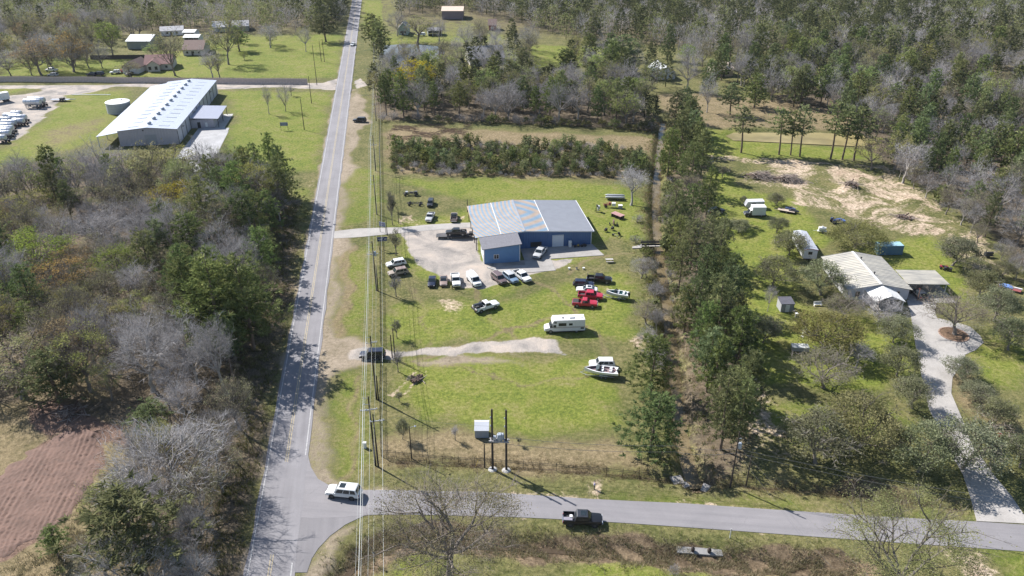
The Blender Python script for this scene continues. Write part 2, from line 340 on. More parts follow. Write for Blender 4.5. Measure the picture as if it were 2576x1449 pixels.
def ground_mat():
    m, nt, b = new_mat('ground'); L = nt.links
    tc = nt.nodes.new('ShaderNodeTexCoord'); P = tc.outputs['Object']
    big = noise(nt, 0.035, 4, 0.55, P, 0.6).outputs['Fac']; mid = noise(nt, 0.22, 5, 0.65, P, 0.4).outputs['Fac']
    fine = noise(nt, 1.3, 5, 0.7, P).outputs['Fac']; gran = noise(nt, 5.0, 3, 0.7, P).outputs['Fac']
    def R(f, stops): r = ramp(nt, stops); L.new(f, r.inputs[0]); return r.outputs[0]
    mix3 = mth(nt, 'ADD', mth(nt, 'MULTIPLY', mid, 0.45), mth(nt, 'ADD', mth(nt, 'MULTIPLY', fine, 0.35), mth(nt, 'MULTIPLY', big, 0.2)))
    # plain rough grass of the plots: olive with straw-coloured and thin places
    col = R(mix3, [(0.30, (0.055,0.068,0.022)), (0.45, (0.098,0.104,0.036)), (0.55, (0.150,0.140,0.058)), (0.68, (0.215,0.180,0.095))])
    lawn = R(mix3, [(0.28, (0.066,0.092,0.018)), (0.41, (0.112,0.146,0.026)), (0.50, (0.158,0.180,0.036)), (0.58, (0.200,0.198,0.058)), (0.68, (0.245,0.212,0.100))])
    lit = R(mix3, [(0.30, (0.050,0.042,0.030)), (0.45, (0.098,0.080,0.056)), (0.57, (0.160,0.125,0.085)), (0.70, (0.085,0.090,0.036))])
    strw = R(mix3, [(0.30, (0.090,0.082,0.036)), (0.45, (0.170,0.138,0.075)), (0.58, (0.245,0.190,0.115)), (0.70, (0.300,0.235,0.150))])
    sand = R(mix3, [(0.30, (0.190,0.135,0.092)), (0.43, (0.330,0.250,0.180)), (0.54, (0.460,0.365,0.275)), (0.68, (0.560,0.455,0.355))])
    mixg = mth(nt, 'ADD', mth(nt, 'MULTIPLY', noise(nt, 0.16, 5, 0.6, P, 0.8).outputs['Fac'], 0.75), mth(nt, 'MULTIPLY', gran, 0.25))
    grav = R(mixg, [(0.30, (0.150,0.142,0.138)), (0.42, (0.260,0.240,0.222)), (0.53, (0.370,0.330,0.295)), (0.66, (0.460,0.390,0.330))])
    shol = R(mix3, [(0.30, (0.130,0.115,0.070)), (0.45, (0.235,0.195,0.140)), (0.58, (0.320,0.265,0.205)), (0.70, (0.360,0.310,0.250))])
    plo = R(mth(nt, 'ADD', mth(nt, 'MULTIPLY', fine, 0.6), mth(nt, 'MULTIPLY', gran, 0.4)), [(0.32, (0.085,0.055,0.043)), (0.5, (0.165,0.108,0.082)), (0.66, (0.240,0.165,0.125))])
    mudc = R(mix3, [(0.30, (0.050,0.038,0.024)), (0.46, (0.115,0.085,0.055)), (0.58, (0.190,0.142,0.092)), (0.72, (0.13,0.120,0.05))])
    sa = nt.nodes.new('ShaderNodeAttribute'); sa.attribute_name = 'soil_a'; sb = nt.nodes.new('ShaderNodeAttribute'); sb.attribute_name = 'soil_b'
    xa = nt.nodes.new('ShaderNodeSeparateColor'); L.new(sa.outputs['Color'], xa.inputs[0])
    xb = nt.nodes.new('ShaderNodeSeparateColor'); L.new(sb.outputs['Color'], xb.inputs[0])
    rag = mth(nt, 'ADD', mth(nt, 'MULTIPLY', mid, 0.55), mth(nt, 'MULTIPLY', fine, 0.45))
    def W(w, k=1.0, lo=0.30, hi=0.62):
        """weight broken up by noise so that edges are ragged"""
        t = mth(nt, 'SUBTRACT', mth(nt, 'ADD', w, 0.0), mth(nt, 'MULTIPLY', mth(nt, 'SUBTRACT', rag, 0.5), k*2.0))
        mr = nt.nodes.new('ShaderNodeMapRange'); mr.interpolation_type = 'SMOOTHSTEP'
        L.new(t, mr.inputs[0]); mr.inputs[1].default_value = lo; mr.inputs[2].default_value = hi
        g = mth(nt, 'GREATER_THAN', w, 0.01)
        return mth(nt, 'MULTIPLY', mr.outputs[0], g)
    pat = mth(nt, 'ADD', mth(nt, 'MULTIPLY', noise(nt, 0.09, 6, 0.72, P, 1.2).outputs['Fac'], 0.75), mth(nt, 'MULTIPLY', fine, 0.25))
    def W2(w):
        t = mth(nt, 'ADD', w, mth(nt, 'MULTIPLY', mth(nt, 'SUBTRACT', pat, 0.56), 5.0)); mr = nt.nodes.new('ShaderNodeMapRange'); mr.interpolation_type = 'SMOOTHSTEP'
        L.new(t, mr.inputs[0]); mr.inputs[1].default_value = 0.42; mr.inputs[2].default_value = 1.1
        return mth(nt, 'MULTIPLY', mr.outputs[0], mth(nt, 'GREATER_THAN', w, 0.03))
    for w, c in ((W(xa.outputs[0], 1.2, 0.1, 0.9), lawn), (W(sa.outputs['Alpha'], 1.0, 0.2, 0.7), lit), (W(xb.outputs[0], 1.3, 0.25, 0.85), strw),
                 (W(sb.outputs['Alpha'], 1.0, 0.3, 0.8), shol), (W(xb.outputs[2], 0.7, 0.25, 0.6), mudc), (W(xa.outputs[2], 0.8), grav), (W2(xa.outputs[1]), sand), (W(xb.outputs[1], 0.5), plo)):
        col = mixc(nt, w, col, c)
    # fine speckle of blades, clods and stones
    bare_ = mth(nt, 'MAXIMUM', xa.outputs[2], mth(nt, 'MAXIMUM', xb.outputs[1], mth(nt, 'MULTIPLY', sb.outputs['Alpha'], 0.8)), clamp=True)
    veg = mth(nt, 'SUBTRACT', 1.0, mth(nt, 'MULTIPLY', bare_, 0.85))
    col = mixc(nt, mth(nt, 'MULTIPLY', veg, 0.55), col, R(gran, [(0.34, (0.45,0.45,0.45)), (0.66, (1.5,1.5,1.5))]), 'MULTIPLY')
    col = mixc(nt, mth(nt, 'MULTIPLY', veg, 0.6), col, R(fine, [(0.34, (0.55,0.55,0.55)), (0.66, (1.42,1.42,1.42))]), 'MULTIPLY')
    L.new(col, b.inputs['Base Color']); b.inputs['Roughness'].default_value = 0.95; b.inputs['Specular IOR Level'].default_value = 0.15
    bn = nt.nodes.new('ShaderNodeBump'); bn.inputs['Strength'].default_value = 0.6; bn.inputs['Distance'].default_value = 0.25
    L.new(mth(nt, 'ADD', fine, mth(nt, 'MULTIPLY', gran, 0.4)), bn.inputs['Height']); L.new(bn.outputs[0], b.inputs['Normal'])
    return m
def furrows():
    xs = np.arange(-90, -50, 0.2); ys = np.arange(72, 112, 0.2); X, Y = np.meshgrid(xs, ys); P_ = GV(PLOUGH); d = seg_dist(X, Y, P_+[P_[0]]); s = np.where(inside(X, Y, P_), d, -d)+0.5*np.sin(X*1.3)+0.4*np.sin(Y*1.7)
    a, b = G(10,1379), G(123,1152); th = math.atan2(b[1]-a[1], b[0]-a[0]); c = -X*math.sin(th)+Y*math.cos(th)+0.35*np.sin((X*math.cos(th)+Y*math.sin(th))*.12)
    Z = hz_arr(X, Y)+0.02+sst(s/1.2)*(0.10+0.065*np.sin(c*2*math.pi/0.85+.6*np.sin(c*1.7))*np.clip(0.65+0.5*np.sin(X*.7+Y*.2)*np.sin(Y*.45)+0.3*np.sin(c*.9), 0.1, 1.2)+0.05*np.random.default_rng(3).normal(size=X.shape))-0.25*(s < 0.05); ny, nx = X.shape; i = np.arange(ny*nx).reshape(ny, nx)
    q = np.stack([i[:-1,:-1], i[:-1,1:], i[1:,1:], i[1:,:-1]], -1).reshape(-1, 4); keep = (s[:-1,:-1].reshape(-1) > -0.6); q = q[keep]
    me = bpy.data.meshes.new('ploughed_field'); me.from_pydata(np.stack([X, Y, Z], -1).reshape(-1, 3).tolist(), [], q.tolist()); me.polygons.foreach_set('use_smooth', [True]*len(me.polygons))
    me.materials.append(mat('ploughed_soil', (0.150,0.094,0.074), 0.95, var=0.35, scale=0.35, bump=0.5, bscale=4)); tag(link('ploughed_field', me), kind='structure')
furrows()
_g = grid_obj(); _g.materials.append(ground_mat()); tag(link('ground', _g), kind='structure')
# ------------------------------------------------------------------ water
def water_mat(name, col, rough):
    m, nt, b = new_mat(name); tc = nt.nodes.new('ShaderNodeTexCoord')
    n1 = noise(nt, 0.12, 4, 0.6, tc.outputs['Object'], 0.6)
    r = ramp(nt, [(0.35, [c*0.75 for c in col]), (0.65, [c*1.2 for c in col])]); nt.links.new(n1.outputs['Fac'], r.inputs[0]); nt.links.new(r.outputs[0], b.inputs['Base Color'])
    b.inputs['Roughness'].default_value = rough; b.inputs['IOR'].default_value = 1.33
    bn = nt.nodes.new('ShaderNodeBump'); bn.inputs['Strength'].default_value = 0.10; bn.inputs['Distance'].default_value = 0.05
    n2 = noise(nt, 1.6, 3, 0.5, tc.outputs['Object']); nt.links.new(n2.outputs['Fac'], bn.inputs['Height']); nt.links.new(bn.outputs[0], b.inputs['Normal'])
    return m
def strip(name, pts, wid, z, mt):
    mb = MB(); L = []; R_ = []
    for i, p in enumerate(pts):
        a = pts[max(0, i-1)]; c = pts[min(len(pts)-1, i+1)]; dx, dy = c[0]-a[0], c[1]-a[1]; l = math.hypot(dx, dy); nx, ny = -dy/l, dx/l
        L.append((p[0]+nx*wid, p[1]+ny*wid, z)); R_.append((p[0]-nx*wid, p[1]-ny*wid, z))
    n = len(pts); mb.add(L+R_, [(i, n+i, n+i+1, i+1) for i in range(n-1)])
    return mb.build(name, mt)
def sheet(name, pts, z, mt):
    return MB().add([(p[0], p[1], z) for p in pts], [tuple(range(len(pts)))]).build(name, mt)
tag(strip('creek_water', CREEK, 1.5, -1.42, water_mat('creek_water', (0.165,0.130,0.075), 0.08)), kind='structure')
def grow(P, k):
    cx = sum(p[0] for p in P)/len(P); cy = sum(p[1] for p in P)/len(P); return [(cx+(p[0]-cx)*k, cy+(p[1]-cy)*k) for p in P]
tag(sheet('pond_water', grow(RIGHT_POND, 1.03), -0.62, water_mat('pond_water_green', (0.270,0.225,0.105), 0.35)), kind='structure')
tag(sheet('pond_water', grow(LEFT_POND, 1.03), -0.62, water_mat('pond_water_brown', (0.10,0.085,0.060), 0.05)), kind='structure')
tag(strip('ditch_water', DITCH_S[1:8], 0.45, -1.05, water_mat('ditch_water', (0.075,0.055,0.035), 0.12)), kind='structure')
# ================================================================== ROADS
def asphalt(name, base, warm=0.0, patch=0.25, turn=-RD):
    m, nt, b = new_mat(name); L = nt.links; tc = nt.nodes.new('ShaderNodeTexCoord'); P = tc.outputs['Object']
    mp = nt.nodes.new('ShaderNodeMapping'); mp.inputs['Rotation'].default_value = (0, 0, turn); L.new(P, mp.inputs[0])
    sx = nt.nodes.new('ShaderNodeMapping'); sx.inputs['Scale'].default_value = (1.1, 0.05, 1); L.new(mp.outputs[0], sx.inputs[0])
    tr = noise(nt, 0.8, 4, 0.6, sx.outputs[0]).outputs['Fac']; n1 = noise(nt, 0.12, 5, 0.65, P, 0.5).outputs['Fac']; n2 = noise(nt, 9.0, 3, 0.7, P).outputs['Fac']
    f = mth(nt, 'ADD', mth(nt, 'MULTIPLY', tr, 0.35), mth(nt, 'ADD', mth(nt, 'MULTIPLY', n1, 0.4), mth(nt, 'MULTIPLY', n2, 0.25)))
    lo = (base*(1-patch)*1.01, base*(1-patch)*0.98, base*(1-patch)*1.04); hi = (base*(1+patch)*(1.01+warm), base*(1+patch)*.98, base*(1+patch)*(1.03-warm))
    r = ramp(nt, [(0.34, lo), (0.66, hi)]); L.new(f, r.inputs[0])
    # fine cracks and tar seams
    v = nt.nodes.new('ShaderNodeTexVoronoi'); v.feature = 'DISTANCE_TO_EDGE'; v.inputs['Scale'].default_value = 0.16; L.new(P, v.inputs['Vector'])
    wv = noise(nt, 1.2, 3, 0.6, P); va = nt.nodes.new('ShaderNodeVectorMath'); va.operation = 'ADD'; L.new(P, va.inputs[0]); L.new(wv.outputs['Color'], va.inputs[1]); L.new(va.outputs[0], v.inputs['Vector'])
    cr = ramp(nt, [(0.0, (1,1,1)), (0.012, (0,0,0))]); L.new(v.outputs['Distance'], cr.inputs[0])
    msk = ramp(nt, [(0.5, (0,0,0)), (0.62, (1,1,1))]); L.new(n1, msk.inputs[0])
    out = mixc(nt, mth(nt, 'MULTIPLY', mth(nt, 'MULTIPLY', cr.outputs[0], msk.outputs[0]), 0.5), r.outputs[0], (base*0.4,)*3)
    L.new(out, b.inputs['Base Color']); b.inputs['Roughness'].default_value = 0.88; b.inputs['Specular IOR Level'].default_value = 0.3
    return m
def ribbon(name, left, right, z, mt, thick=0.12, parent=None):
    """a paved strip between two edge lines, with sides"""
    n = len(left); mb = MB()
    vs = [(x, y, z) for x, y in left]+[(x, y, z) for x, y in right]+[(x, y, z-thick) for x, y in left]+[(x, y, z-thick) for x, y in right]
    fs = [(i, n+i, n+i+1, i+1) for i in range(n-1)]
    fs += [(i, i+1, 2*n+i+1, 2*n+i) for i in range(n-1)]+[(n+i+1, n+i, 3*n+i, 3*n+i+1) for i in range(n-1)]
    return mb.add(vs, fs).build(name, mt, parent)
def rx(Y): return -33.05-0.1515*(Y-74.9)             # centre line of the main road
def jag(i, a=0.10): return a*math.sin(i*1.7)+a*0.7*math.sin(i*4.3+1)
YR = [20+i*4.0 for i in range(230)]
M_ROAD = asphalt('worn_asphalt', 0.215, 0.0, 0.24); M_SIDE = asphalt('side_road_asphalt', 0.215, 0.015, 0.22, math.pi/2+.10)
road = tag(ribbon('main_road', [(rx(y)-3.42+jag(i), y) for i, y in enumerate(YR)], [(rx(y)+3.42+jag(i+50), y) for i, y in enumerate(YR)], 0.05, M_ROAD), kind='structure')
def paint(name, col):
    m, nt, b = new_mat(name); tc = nt.nodes.new('ShaderNodeTexCoord'); n = noise(nt, 2.2, 5, 0.75, tc.outputs['Object'])
    r = ramp(nt, [(0.38, [0.25*c+0.75*0.215 for c in col]), (0.62, [0.8*c+.2*.215 for c in col])]); nt.links.new(n.outputs['Fac'], r.inputs[0]); nt.links.new(r.outputs[0], b.inputs['Base Color']); b.inputs['Roughness'].default_value = 0.7
    return m
M_WHITE_LINE = paint('white_road_paint', (0.48,0.48,0.48)); M_YEL_LINE = paint('yellow_road_paint', (0.46,0.36,0.17))
def line(off, y0, y1, w, mt):
    ys = [y0+(y1-y0)*i/40 for i in range(41)]
    mb = MB(); n = 41
    mb.add([(rx(y)+off-w, y, 0.056) for y in ys]+[(rx(y)+off+w, y, 0.056) for y in ys], [(i, n+i, n+i+1, i+1) for i in range(n-1)])
    o = mb.build('lane_marking', mt, road)
_yi = G(725,1162)[1]; _yb = G(690,1395)[1]
for off in (-0.17, 0.17):
    line(off, _yi, 700, 0.07, M_YEL_LINE); line(off, 40, _yb, 0.07, M_YEL_LINE)
line(-2.95, 40, 700, 0.08, M_WHITE_LINE); line(2.95, G(775,1145)[1], 700, 0.08, M_WHITE_LINE); line(2.95, 40, _yb-1.5, 0.08, M_WHITE_LINE)
TOP = GV([(700,1242),(770,1240),(800,1238),(860,1235),(910,1233),(972,1232.4),(1090,1235),(1218,1237.4),(1350,1246),(1492,1255.7),(1600,1261),(1717,1266),(1900,1279),(2130,1294),(2300,1304),(2455,1312),(2575,1320),(2700,1328)])
BOT = GV([(690,1300),(765,1302),(800,1304),(850,1302),(885,1299),(915,1295.7),(1025,1294),(1150,1297),(1292,1300.7),(1398,1305.7),(1560,1315),(1717,1325.7),(1900,1339),(2100,1354),(2300,1368),(2533,1384),(2620,1391),(2760,1402)])
def resample(P, n):
    d = [0]
    for a, b in zip(P[:-1], P[1:]): d.append(d[-1]+math.hypot(b[0]-a[0], b[1]-a[1]))
    ts = np.linspace(0, d[-1], n); return list(zip(np.interp(ts, d, [p[0] for p in P]), np.interp(ts, d, [p[1] for p in P])))
tag(ribbon('side_road', resample(TOP, 60), resample(BOT, 60), 0.045, M_SIDE), kind='structure')
# corner flares of the junction
FL_N = GV([(772,1120),(776,1150),(782,1175),(800,1205),(830,1222),(880,1232),(930,1236),(930,1250),(760,1262),(755,1200)])
FL_S = GV([(735,1449),(741,1420),(770,1440),(782,1410),(800,1380),(830,1348),(868,1318),(915,1297),(930,1294),(930,1280),(720,1285),(712,1380),(715,1449)])
M_FLARE = asphalt('junction_patch_asphalt', 0.19, 0.01, 0.2)
tag(MB().prism([(x, y) for x, y in FL_N], -0.05, 0.041).build('road_flare', M_SIDE), kind='structure')
tag(MB().prism(GV([(745,1500),(741,1440),(772,1440),(784,1405),(800,1380),(830,1348),(868,1320),(915,1297.5),(935,1294),(935,1284),(745,1288),(720,1360),(712,1500)]), -0.05, 0.037).build('road_flare', M_FLARE), kind='structure')
# ------------------------------------------------------------------ concrete
def concrete(name, base=0.46, joint=0.0, tint=(1.0,0.95,0.90)):
    m, nt, b = new_mat(name); L = nt.links; tc = nt.nodes.new('ShaderNodeTexCoord'); P = tc.outputs['Object']
    f = mth(nt, 'ADD', mth(nt, 'MULTIPLY', noise(nt, 0.25, 5, 0.65, P, 0.4).outputs['Fac'], 0.6), mth(nt, 'MULTIPLY', noise(nt, 3.5, 4, 0.7, P).outputs['Fac'], 0.4))
    r = ramp(nt, [(0.32, [base*0.72*t for t in tint]), (0.66, [base*1.18*t for t in tint])]); L.new(f, r.inputs[0]); L.new(r.outputs[0], b.inputs['Base Color'])
    b.inputs['Roughness'].default_value = 0.9; b.inputs['Specular IOR Level'].default_value = 0.25
    return m
M_CONC = concrete('pale_concrete', 0.36); M_CONC2 = concrete('shop_concrete', 0.32); M_CONC3 = concrete('white_concrete', 0.42, tint=(1, 0.99, 0.96))
def pave(name, L, R_, mt, z=0.04, n=24): return tag(ribbon(name, resample(GV(L), n), resample(GV(R_), n), z, mt, 0.3), kind='structure')
# shop driveway, the concrete drive of the house with its loop, the warehouse drive
pave('shop_driveway', [(838,582),(900,575),(960,573),(1010,572),(1080,565),(1150,561),(1192,560)], [(840,600),(900,597),(950,592),(1010,586),(1080,580),(1150,575),(1192,572)], M_CONC)
pave('house_driveway', [(2280,755),(2290,790),(2296,830),(2304,880),(2320,960),(2336,1030),(2352,1060),(2372,1110),(2420,1190),(2440,1250),(2456,1311)], [(2355,752),(2352,790),(2370,830),(2420,840),(2428,905),(2395,950),(2392,990),(2418,1050),(2440,1110),(2495,1190),(2545,1250),(2590,1318)], M_CONC, 0.05, 40)
LOOP = [(2355,800),(2400,810),(2440,822),(2465,845),(2473,862),(2455,880),(2425,893),(2400,905),(2360,905),(2330,880),(2310,830)]
tag(MB().prism(GV(LOOP), -0.2, 0.054).build('drive_loop', M_CONC), kind='structure')
pave('carport_floor', [(2286,745),(2290,765)], [(2372,735),(2378,752)], M_CONC2, 0.06, 4)
pave('warehouse_driveway', [(492,360),(485,385),(472,420),(455,470)], [(575,330),(555,370),(538,420),(520,470)], M_CONC3)
pave('warehouse_apron', [(500,322),(470,362),(440,400)], [(577,322),(560,360),(540,400)], concrete('apron_concrete', 0.38, tint=(0.98,0.98,1.0)), 0.06, 8)
# shop slabs
def sh(u, v, z=0.0):
    """shop frame: u along its front wall, v away from the road camera side"""
    return (2.1+u*RC-v*RS, 178.1+u*RS+v*RC, z)
tag(MB().prism([sh(0,0)[:2], sh(0,-6.7)[:2], sh(20.0,-6.7)[:2], sh(18.6,0)[:2]], -0.2, 0.09).build('shop_apron', M_CONC2), kind='structure')
tag(MB().prism([sh(-9.0,-9.0)[:2], sh(-4.5,-13.2)[:2], sh(6.5,-13.0)[:2], sh(6.5,-6.72)[:2], sh(-0.2,-6.72)[:2], sh(-0.2,-9.0)[:2]], -0.2, 0.06).build('shop_forecourt', M_CONC2), kind='structure')
tag(MB().prism([sh(-9.6,-9.2)[:2], sh(-9.3,-9.0)[:2], sh(-4.7,-13.3)[:2], sh(-5.0,-13.5)[:2]], -0.1, 0.16).build('shop_kerb', M_CONC3), kind='structure')
# brick ring and bed round the drive island tree
ib = G(2398,842); ring = MB()
for k in range(26):
    a = 2*math.pi*k/26; ring.box((ib[0]+2.75*math.cos(a), ib[1]+2.75*math.sin(a), 0.10), (0.62,0.25,0.14), a+math.pi/2)
isl = tag(ring.build('island_kerb', mat('kerb_brick', (0.30,0.20,0.15), 0.9)), kind='structure')
MB().prism([(ib[0]+2.62*math.cos(t*2*math.pi/24), ib[1]+2.62*math.sin(t*2*math.pi/24)) for t in range(24)], -0.1, 0.09).build('planting_bed', mat('bark_mulch', (0.16,0.10,0.06), 0.95, var=0.5, scale=3), isl)
# dark joint along the edge of each slab line in the house drive
jb = MB()
for (a, b) in (((2300,855),(2370,835)),((2322,965),(2392,975)),((2345,1050),(2412,1040)),((2395,1150),(2470,1150)),((2432,1230),(2530,1230))):
    p, q = G(*a), G(*b); jb.tube((p[0],p[1],0.045),(q[0],q[1],0.045),0.012,n=4)
# ================================================================== BUILDINGS
def metal_wall(mb, p, q, h0, h1, z0=0.0, step=0.6, depth=0.035):
    """ribbed sheet wall from p to q, top going from h0 to h1; ribs stand out to the right of p->q"""
    dx, dy = q[0]-p[0], q[1]-p[1]; L = math.hypot(dx, dy); dx /= L; dy /= L; nx, ny = dy, -dx
    n = max(1, int(L/step)); prof = []
    for i in range(n):
        s = i*L/n; w = L/n
        prof += [(s, 0), (s+w*0.66, 0), (s+w*0.74, depth), (s+w*0.92, depth)]
    prof.append((L, 0))
    lo = [(p[0]+dx*s+nx*d, p[1]+dy*s+ny*d, z0) for s, d in prof]
    up = [(p[0]+dx*s+nx*d, p[1]+dy*s+ny*d, h0+(h1-h0)*s/L) for s, d in prof]; m = len(prof)
    mb.add(lo+up, [(i, i+1, m+i+1, m+i) for i in range(m-1)])
def rib_roof(mb, a, b, c, d, n, h=0.05, w=0.05):
    """sheet a,b (low edge) - c,d (high edge) with n ribs running from low to high"""
    A, B, C, D = map(Vector, (a, b, c, d)); mb.slab([tuple(A), tuple(B), tuple(C), tuple(D)], 0.08)
    nr = (B-A).cross(D-A).normalized(); nr = nr if nr.z > 0 else -nr; e = (B-A).normalized()
    for i in range(n+1):
        t = i/n; p = A.lerp(B, t); q = D.lerp(C, t); o = nr*0.004
        s0, s1 = e*(-w), e*w
        mb.add([p+s0+o, p+s1+o, q+s1+o, q+s0+o, p+s0*.6+nr*h, p+s1*.6+nr*h, q+s1*.6+nr*h, q+s0*.6+nr*h], [(4,5,6,7),(0,1,5,4),(1,2,6,5),(2,3,7,6),(3,0,4,7)])
def siding(name, col, step=0.2):
    return mat(name, col, 0.7, var=0.08, scale=0.6, bump=0.15, bscale=3)
def roof_moire(name, swirl):
    """grey sheet roof with tan and blue camera moire painted into its colour"""
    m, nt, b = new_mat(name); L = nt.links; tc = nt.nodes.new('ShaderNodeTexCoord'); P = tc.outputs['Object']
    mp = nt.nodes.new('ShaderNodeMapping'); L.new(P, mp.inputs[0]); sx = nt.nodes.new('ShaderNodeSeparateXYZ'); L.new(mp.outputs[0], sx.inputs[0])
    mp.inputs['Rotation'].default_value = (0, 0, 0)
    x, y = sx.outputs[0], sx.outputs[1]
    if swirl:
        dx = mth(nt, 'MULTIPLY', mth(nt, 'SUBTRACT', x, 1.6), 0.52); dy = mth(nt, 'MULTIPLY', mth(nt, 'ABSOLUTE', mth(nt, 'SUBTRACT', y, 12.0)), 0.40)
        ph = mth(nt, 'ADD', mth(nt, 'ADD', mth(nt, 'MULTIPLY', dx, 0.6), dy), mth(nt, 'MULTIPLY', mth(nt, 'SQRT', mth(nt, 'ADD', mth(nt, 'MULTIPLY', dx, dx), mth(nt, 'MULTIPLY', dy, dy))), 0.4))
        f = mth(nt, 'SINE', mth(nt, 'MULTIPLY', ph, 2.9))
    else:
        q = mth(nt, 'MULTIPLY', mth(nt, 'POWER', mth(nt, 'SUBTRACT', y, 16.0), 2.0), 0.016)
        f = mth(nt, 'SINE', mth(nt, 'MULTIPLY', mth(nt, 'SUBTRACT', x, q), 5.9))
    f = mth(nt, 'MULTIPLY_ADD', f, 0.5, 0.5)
    r = ramp(nt, [(0.1, (0.245,0.350,0.450)), (0.5, (0.375,0.375,0.380)), (0.9, (0.470,0.370,0.290))]); L.new(f, r.inputs[0])  # moire bands from the camera put into the base colour
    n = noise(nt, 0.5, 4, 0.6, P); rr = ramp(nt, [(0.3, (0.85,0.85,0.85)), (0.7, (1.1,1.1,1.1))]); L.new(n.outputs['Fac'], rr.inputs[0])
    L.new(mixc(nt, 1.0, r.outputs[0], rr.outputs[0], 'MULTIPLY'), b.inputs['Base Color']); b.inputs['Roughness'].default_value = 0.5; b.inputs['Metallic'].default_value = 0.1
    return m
M_BLUE = mat('blue_sheet_wall', (0.055,0.125,0.275), 0.45, var=0.12, scale=0.4); M_LBLUE = mat('light_blue_siding', (0.105,0.220,0.400), 0.6, var=0.10, scale=0.5)
M_SILV = mat('grey_metal_roof', (0.30,0.31,0.34), 0.45, 0.1, var=0.10, scale=0.5); M_TRIM = mat('white_trim', (0.62,0.63,0.65), 0.6, var=0.08)
M_SHING = mat('grey_shingles', (0.155,0.155,0.175), 0.9, var=0.28, scale=2.5, bump=0.3, bscale=6); M_DARK = mat('dark_steel', (0.030,0.030,0.034), 0.55, var=0.25); M_GLASS = mat('dark_window_glass', (0.020,0.024,0.030), 0.08, var=0.2)
M_WOODP = mat('weathered_pole_wood', (0.085,0.062,0.048), 0.9, var=0.3, scale=2); M_WHITEP = mat('white_paint', (0.74,0.74,0.73), 0.55, var=0.06)
shop = thing('metal_shop_building', 'long blue metal shop with banded grey roof and small shingled annex', 'building', (2.1,178.1,0), RD)
def sroof(u): return 4.0+(u+11.3)*(1.05/12.4) if u < 1.1 else 5.05-(u-1.1)*(1.15/17.1)
w = MB(); metal_wall(w, (-1.25,0), (1.1,0), sroof(-1.25)-.1, 4.95); metal_wall(w, (1.1,0), (18.2,0), 4.95, 3.83); w.build('wall', M_BLUE, shop)
w = MB(); metal_wall(w, (18.2,0), (18.2,20.2), 3.83, 3.83); w.build('wall', M_BLUE, shop)
w = MB(); metal_wall(w, (18.2,20.2), (1.1,20.2), 3.83, 4.95); metal_wall(w, (1.1,20.2), (-9.3,20.2), 4.95, 4.05); w.build('wall', M_BLUE, shop)
w = MB(); metal_wall(w, (-9.3,20.2), (-9.3,0), 4.1, 4.1); w.build('wall', M_BLUE, shop)
MB().box((4.5,10.1,0.05), (27,20,0.1)).build('floor_slab', M_CONC2, shop)
_bandA, _bandB = roof_moire('roof_moire_bands', False), roof_moire('roof_moire_swirl', True)
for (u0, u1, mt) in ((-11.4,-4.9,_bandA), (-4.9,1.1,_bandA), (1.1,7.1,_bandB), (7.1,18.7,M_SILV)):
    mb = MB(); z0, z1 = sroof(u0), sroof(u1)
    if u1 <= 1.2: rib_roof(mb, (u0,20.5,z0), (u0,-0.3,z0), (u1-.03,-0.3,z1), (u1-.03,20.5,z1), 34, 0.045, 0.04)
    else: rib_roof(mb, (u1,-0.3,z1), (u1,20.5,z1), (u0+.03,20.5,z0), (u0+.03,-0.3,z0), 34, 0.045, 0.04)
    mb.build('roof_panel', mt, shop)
mb = MB(); mb.slab([(0.85,-.32,5.10),(1.1,-.32,5.13),(1.1,20.52,5.13),(0.85,20.52,5.10)], .03); mb.slab([(1.1,-.32,5.13),(1.35,-.32,5.10),(1.35,20.52,5.10),(1.1,20.52,5.13)], .03); mb.build('ridge_cap', M_SILV, shop)
for u in (-4.9, 7.1): MB().slab([(u-.09,-.3,sroof(u)+.06),(u+.09,-.3,sroof(u)+.06),(u+.09,20.5,sroof(u)+.06),(u-.09,20.5,sroof(u)+.06)], .04).build('roof_seam', M_TRIM, shop)
mb = MB()
for (a, b) in ((-1.0,1.1), (1.1,18.75)): mb.slab([(a,-.42,sroof(a)-.02),(b,-.42,sroof(b)-.02),(b,-.30,sroof(b)-.02),(a,-.30,sroof(a)-.02)], .22)
mb.build('eave_trim', M_TRIM, shop); MB().slab([(18.7,-.4,3.9),(18.85,-.4,3.9),(18.85,20.5,3.9),(18.7,20.5,3.9)], .2).build('eave_trim', M_TRIM, shop)
for (u, v) in ((18.22,-.03),): MB().box((u,v,1.9), (.16,.16,3.8)).build('corner_trim', M_TRIM, shop)
for v in (1.0,5.5,10,14.5,19.5): MB().box((-11.0,v,2.0), (.18,.18,4.0)).build('post', M_DARK, shop)
d = MB()
for i in range(10): d.box((9.6,-0.075+(0.012 if i % 2 else 0),0.16+i*0.305), (2.7,0.05,0.295))
d.build('roll_up_door', mat('white_door_slats', (0.60,0.63,0.68), 0.6, var=0.06), shop)
fr = MB().box((8.2,-.08,1.6), (.12,.1,3.2)).box((11.0,-.08,1.6), (.12,.1,3.2)).box((9.6,-.08,3.2), (2.9,.1,.14)); fr.build('door_frame', M_TRIM, shop)
MB().box((4.0,-.06,1.05), (2.8,.1,1.3)).build('shelf_rack', M_DARK, shop)  # black metal shelf rack at the front wall, simplified to a flat panel
for v in (3, 8, 14): MB().box((-9.36,v,1.6), (.08,3.2,3.1)).build('roll_up_door', M_TRIM, shop)
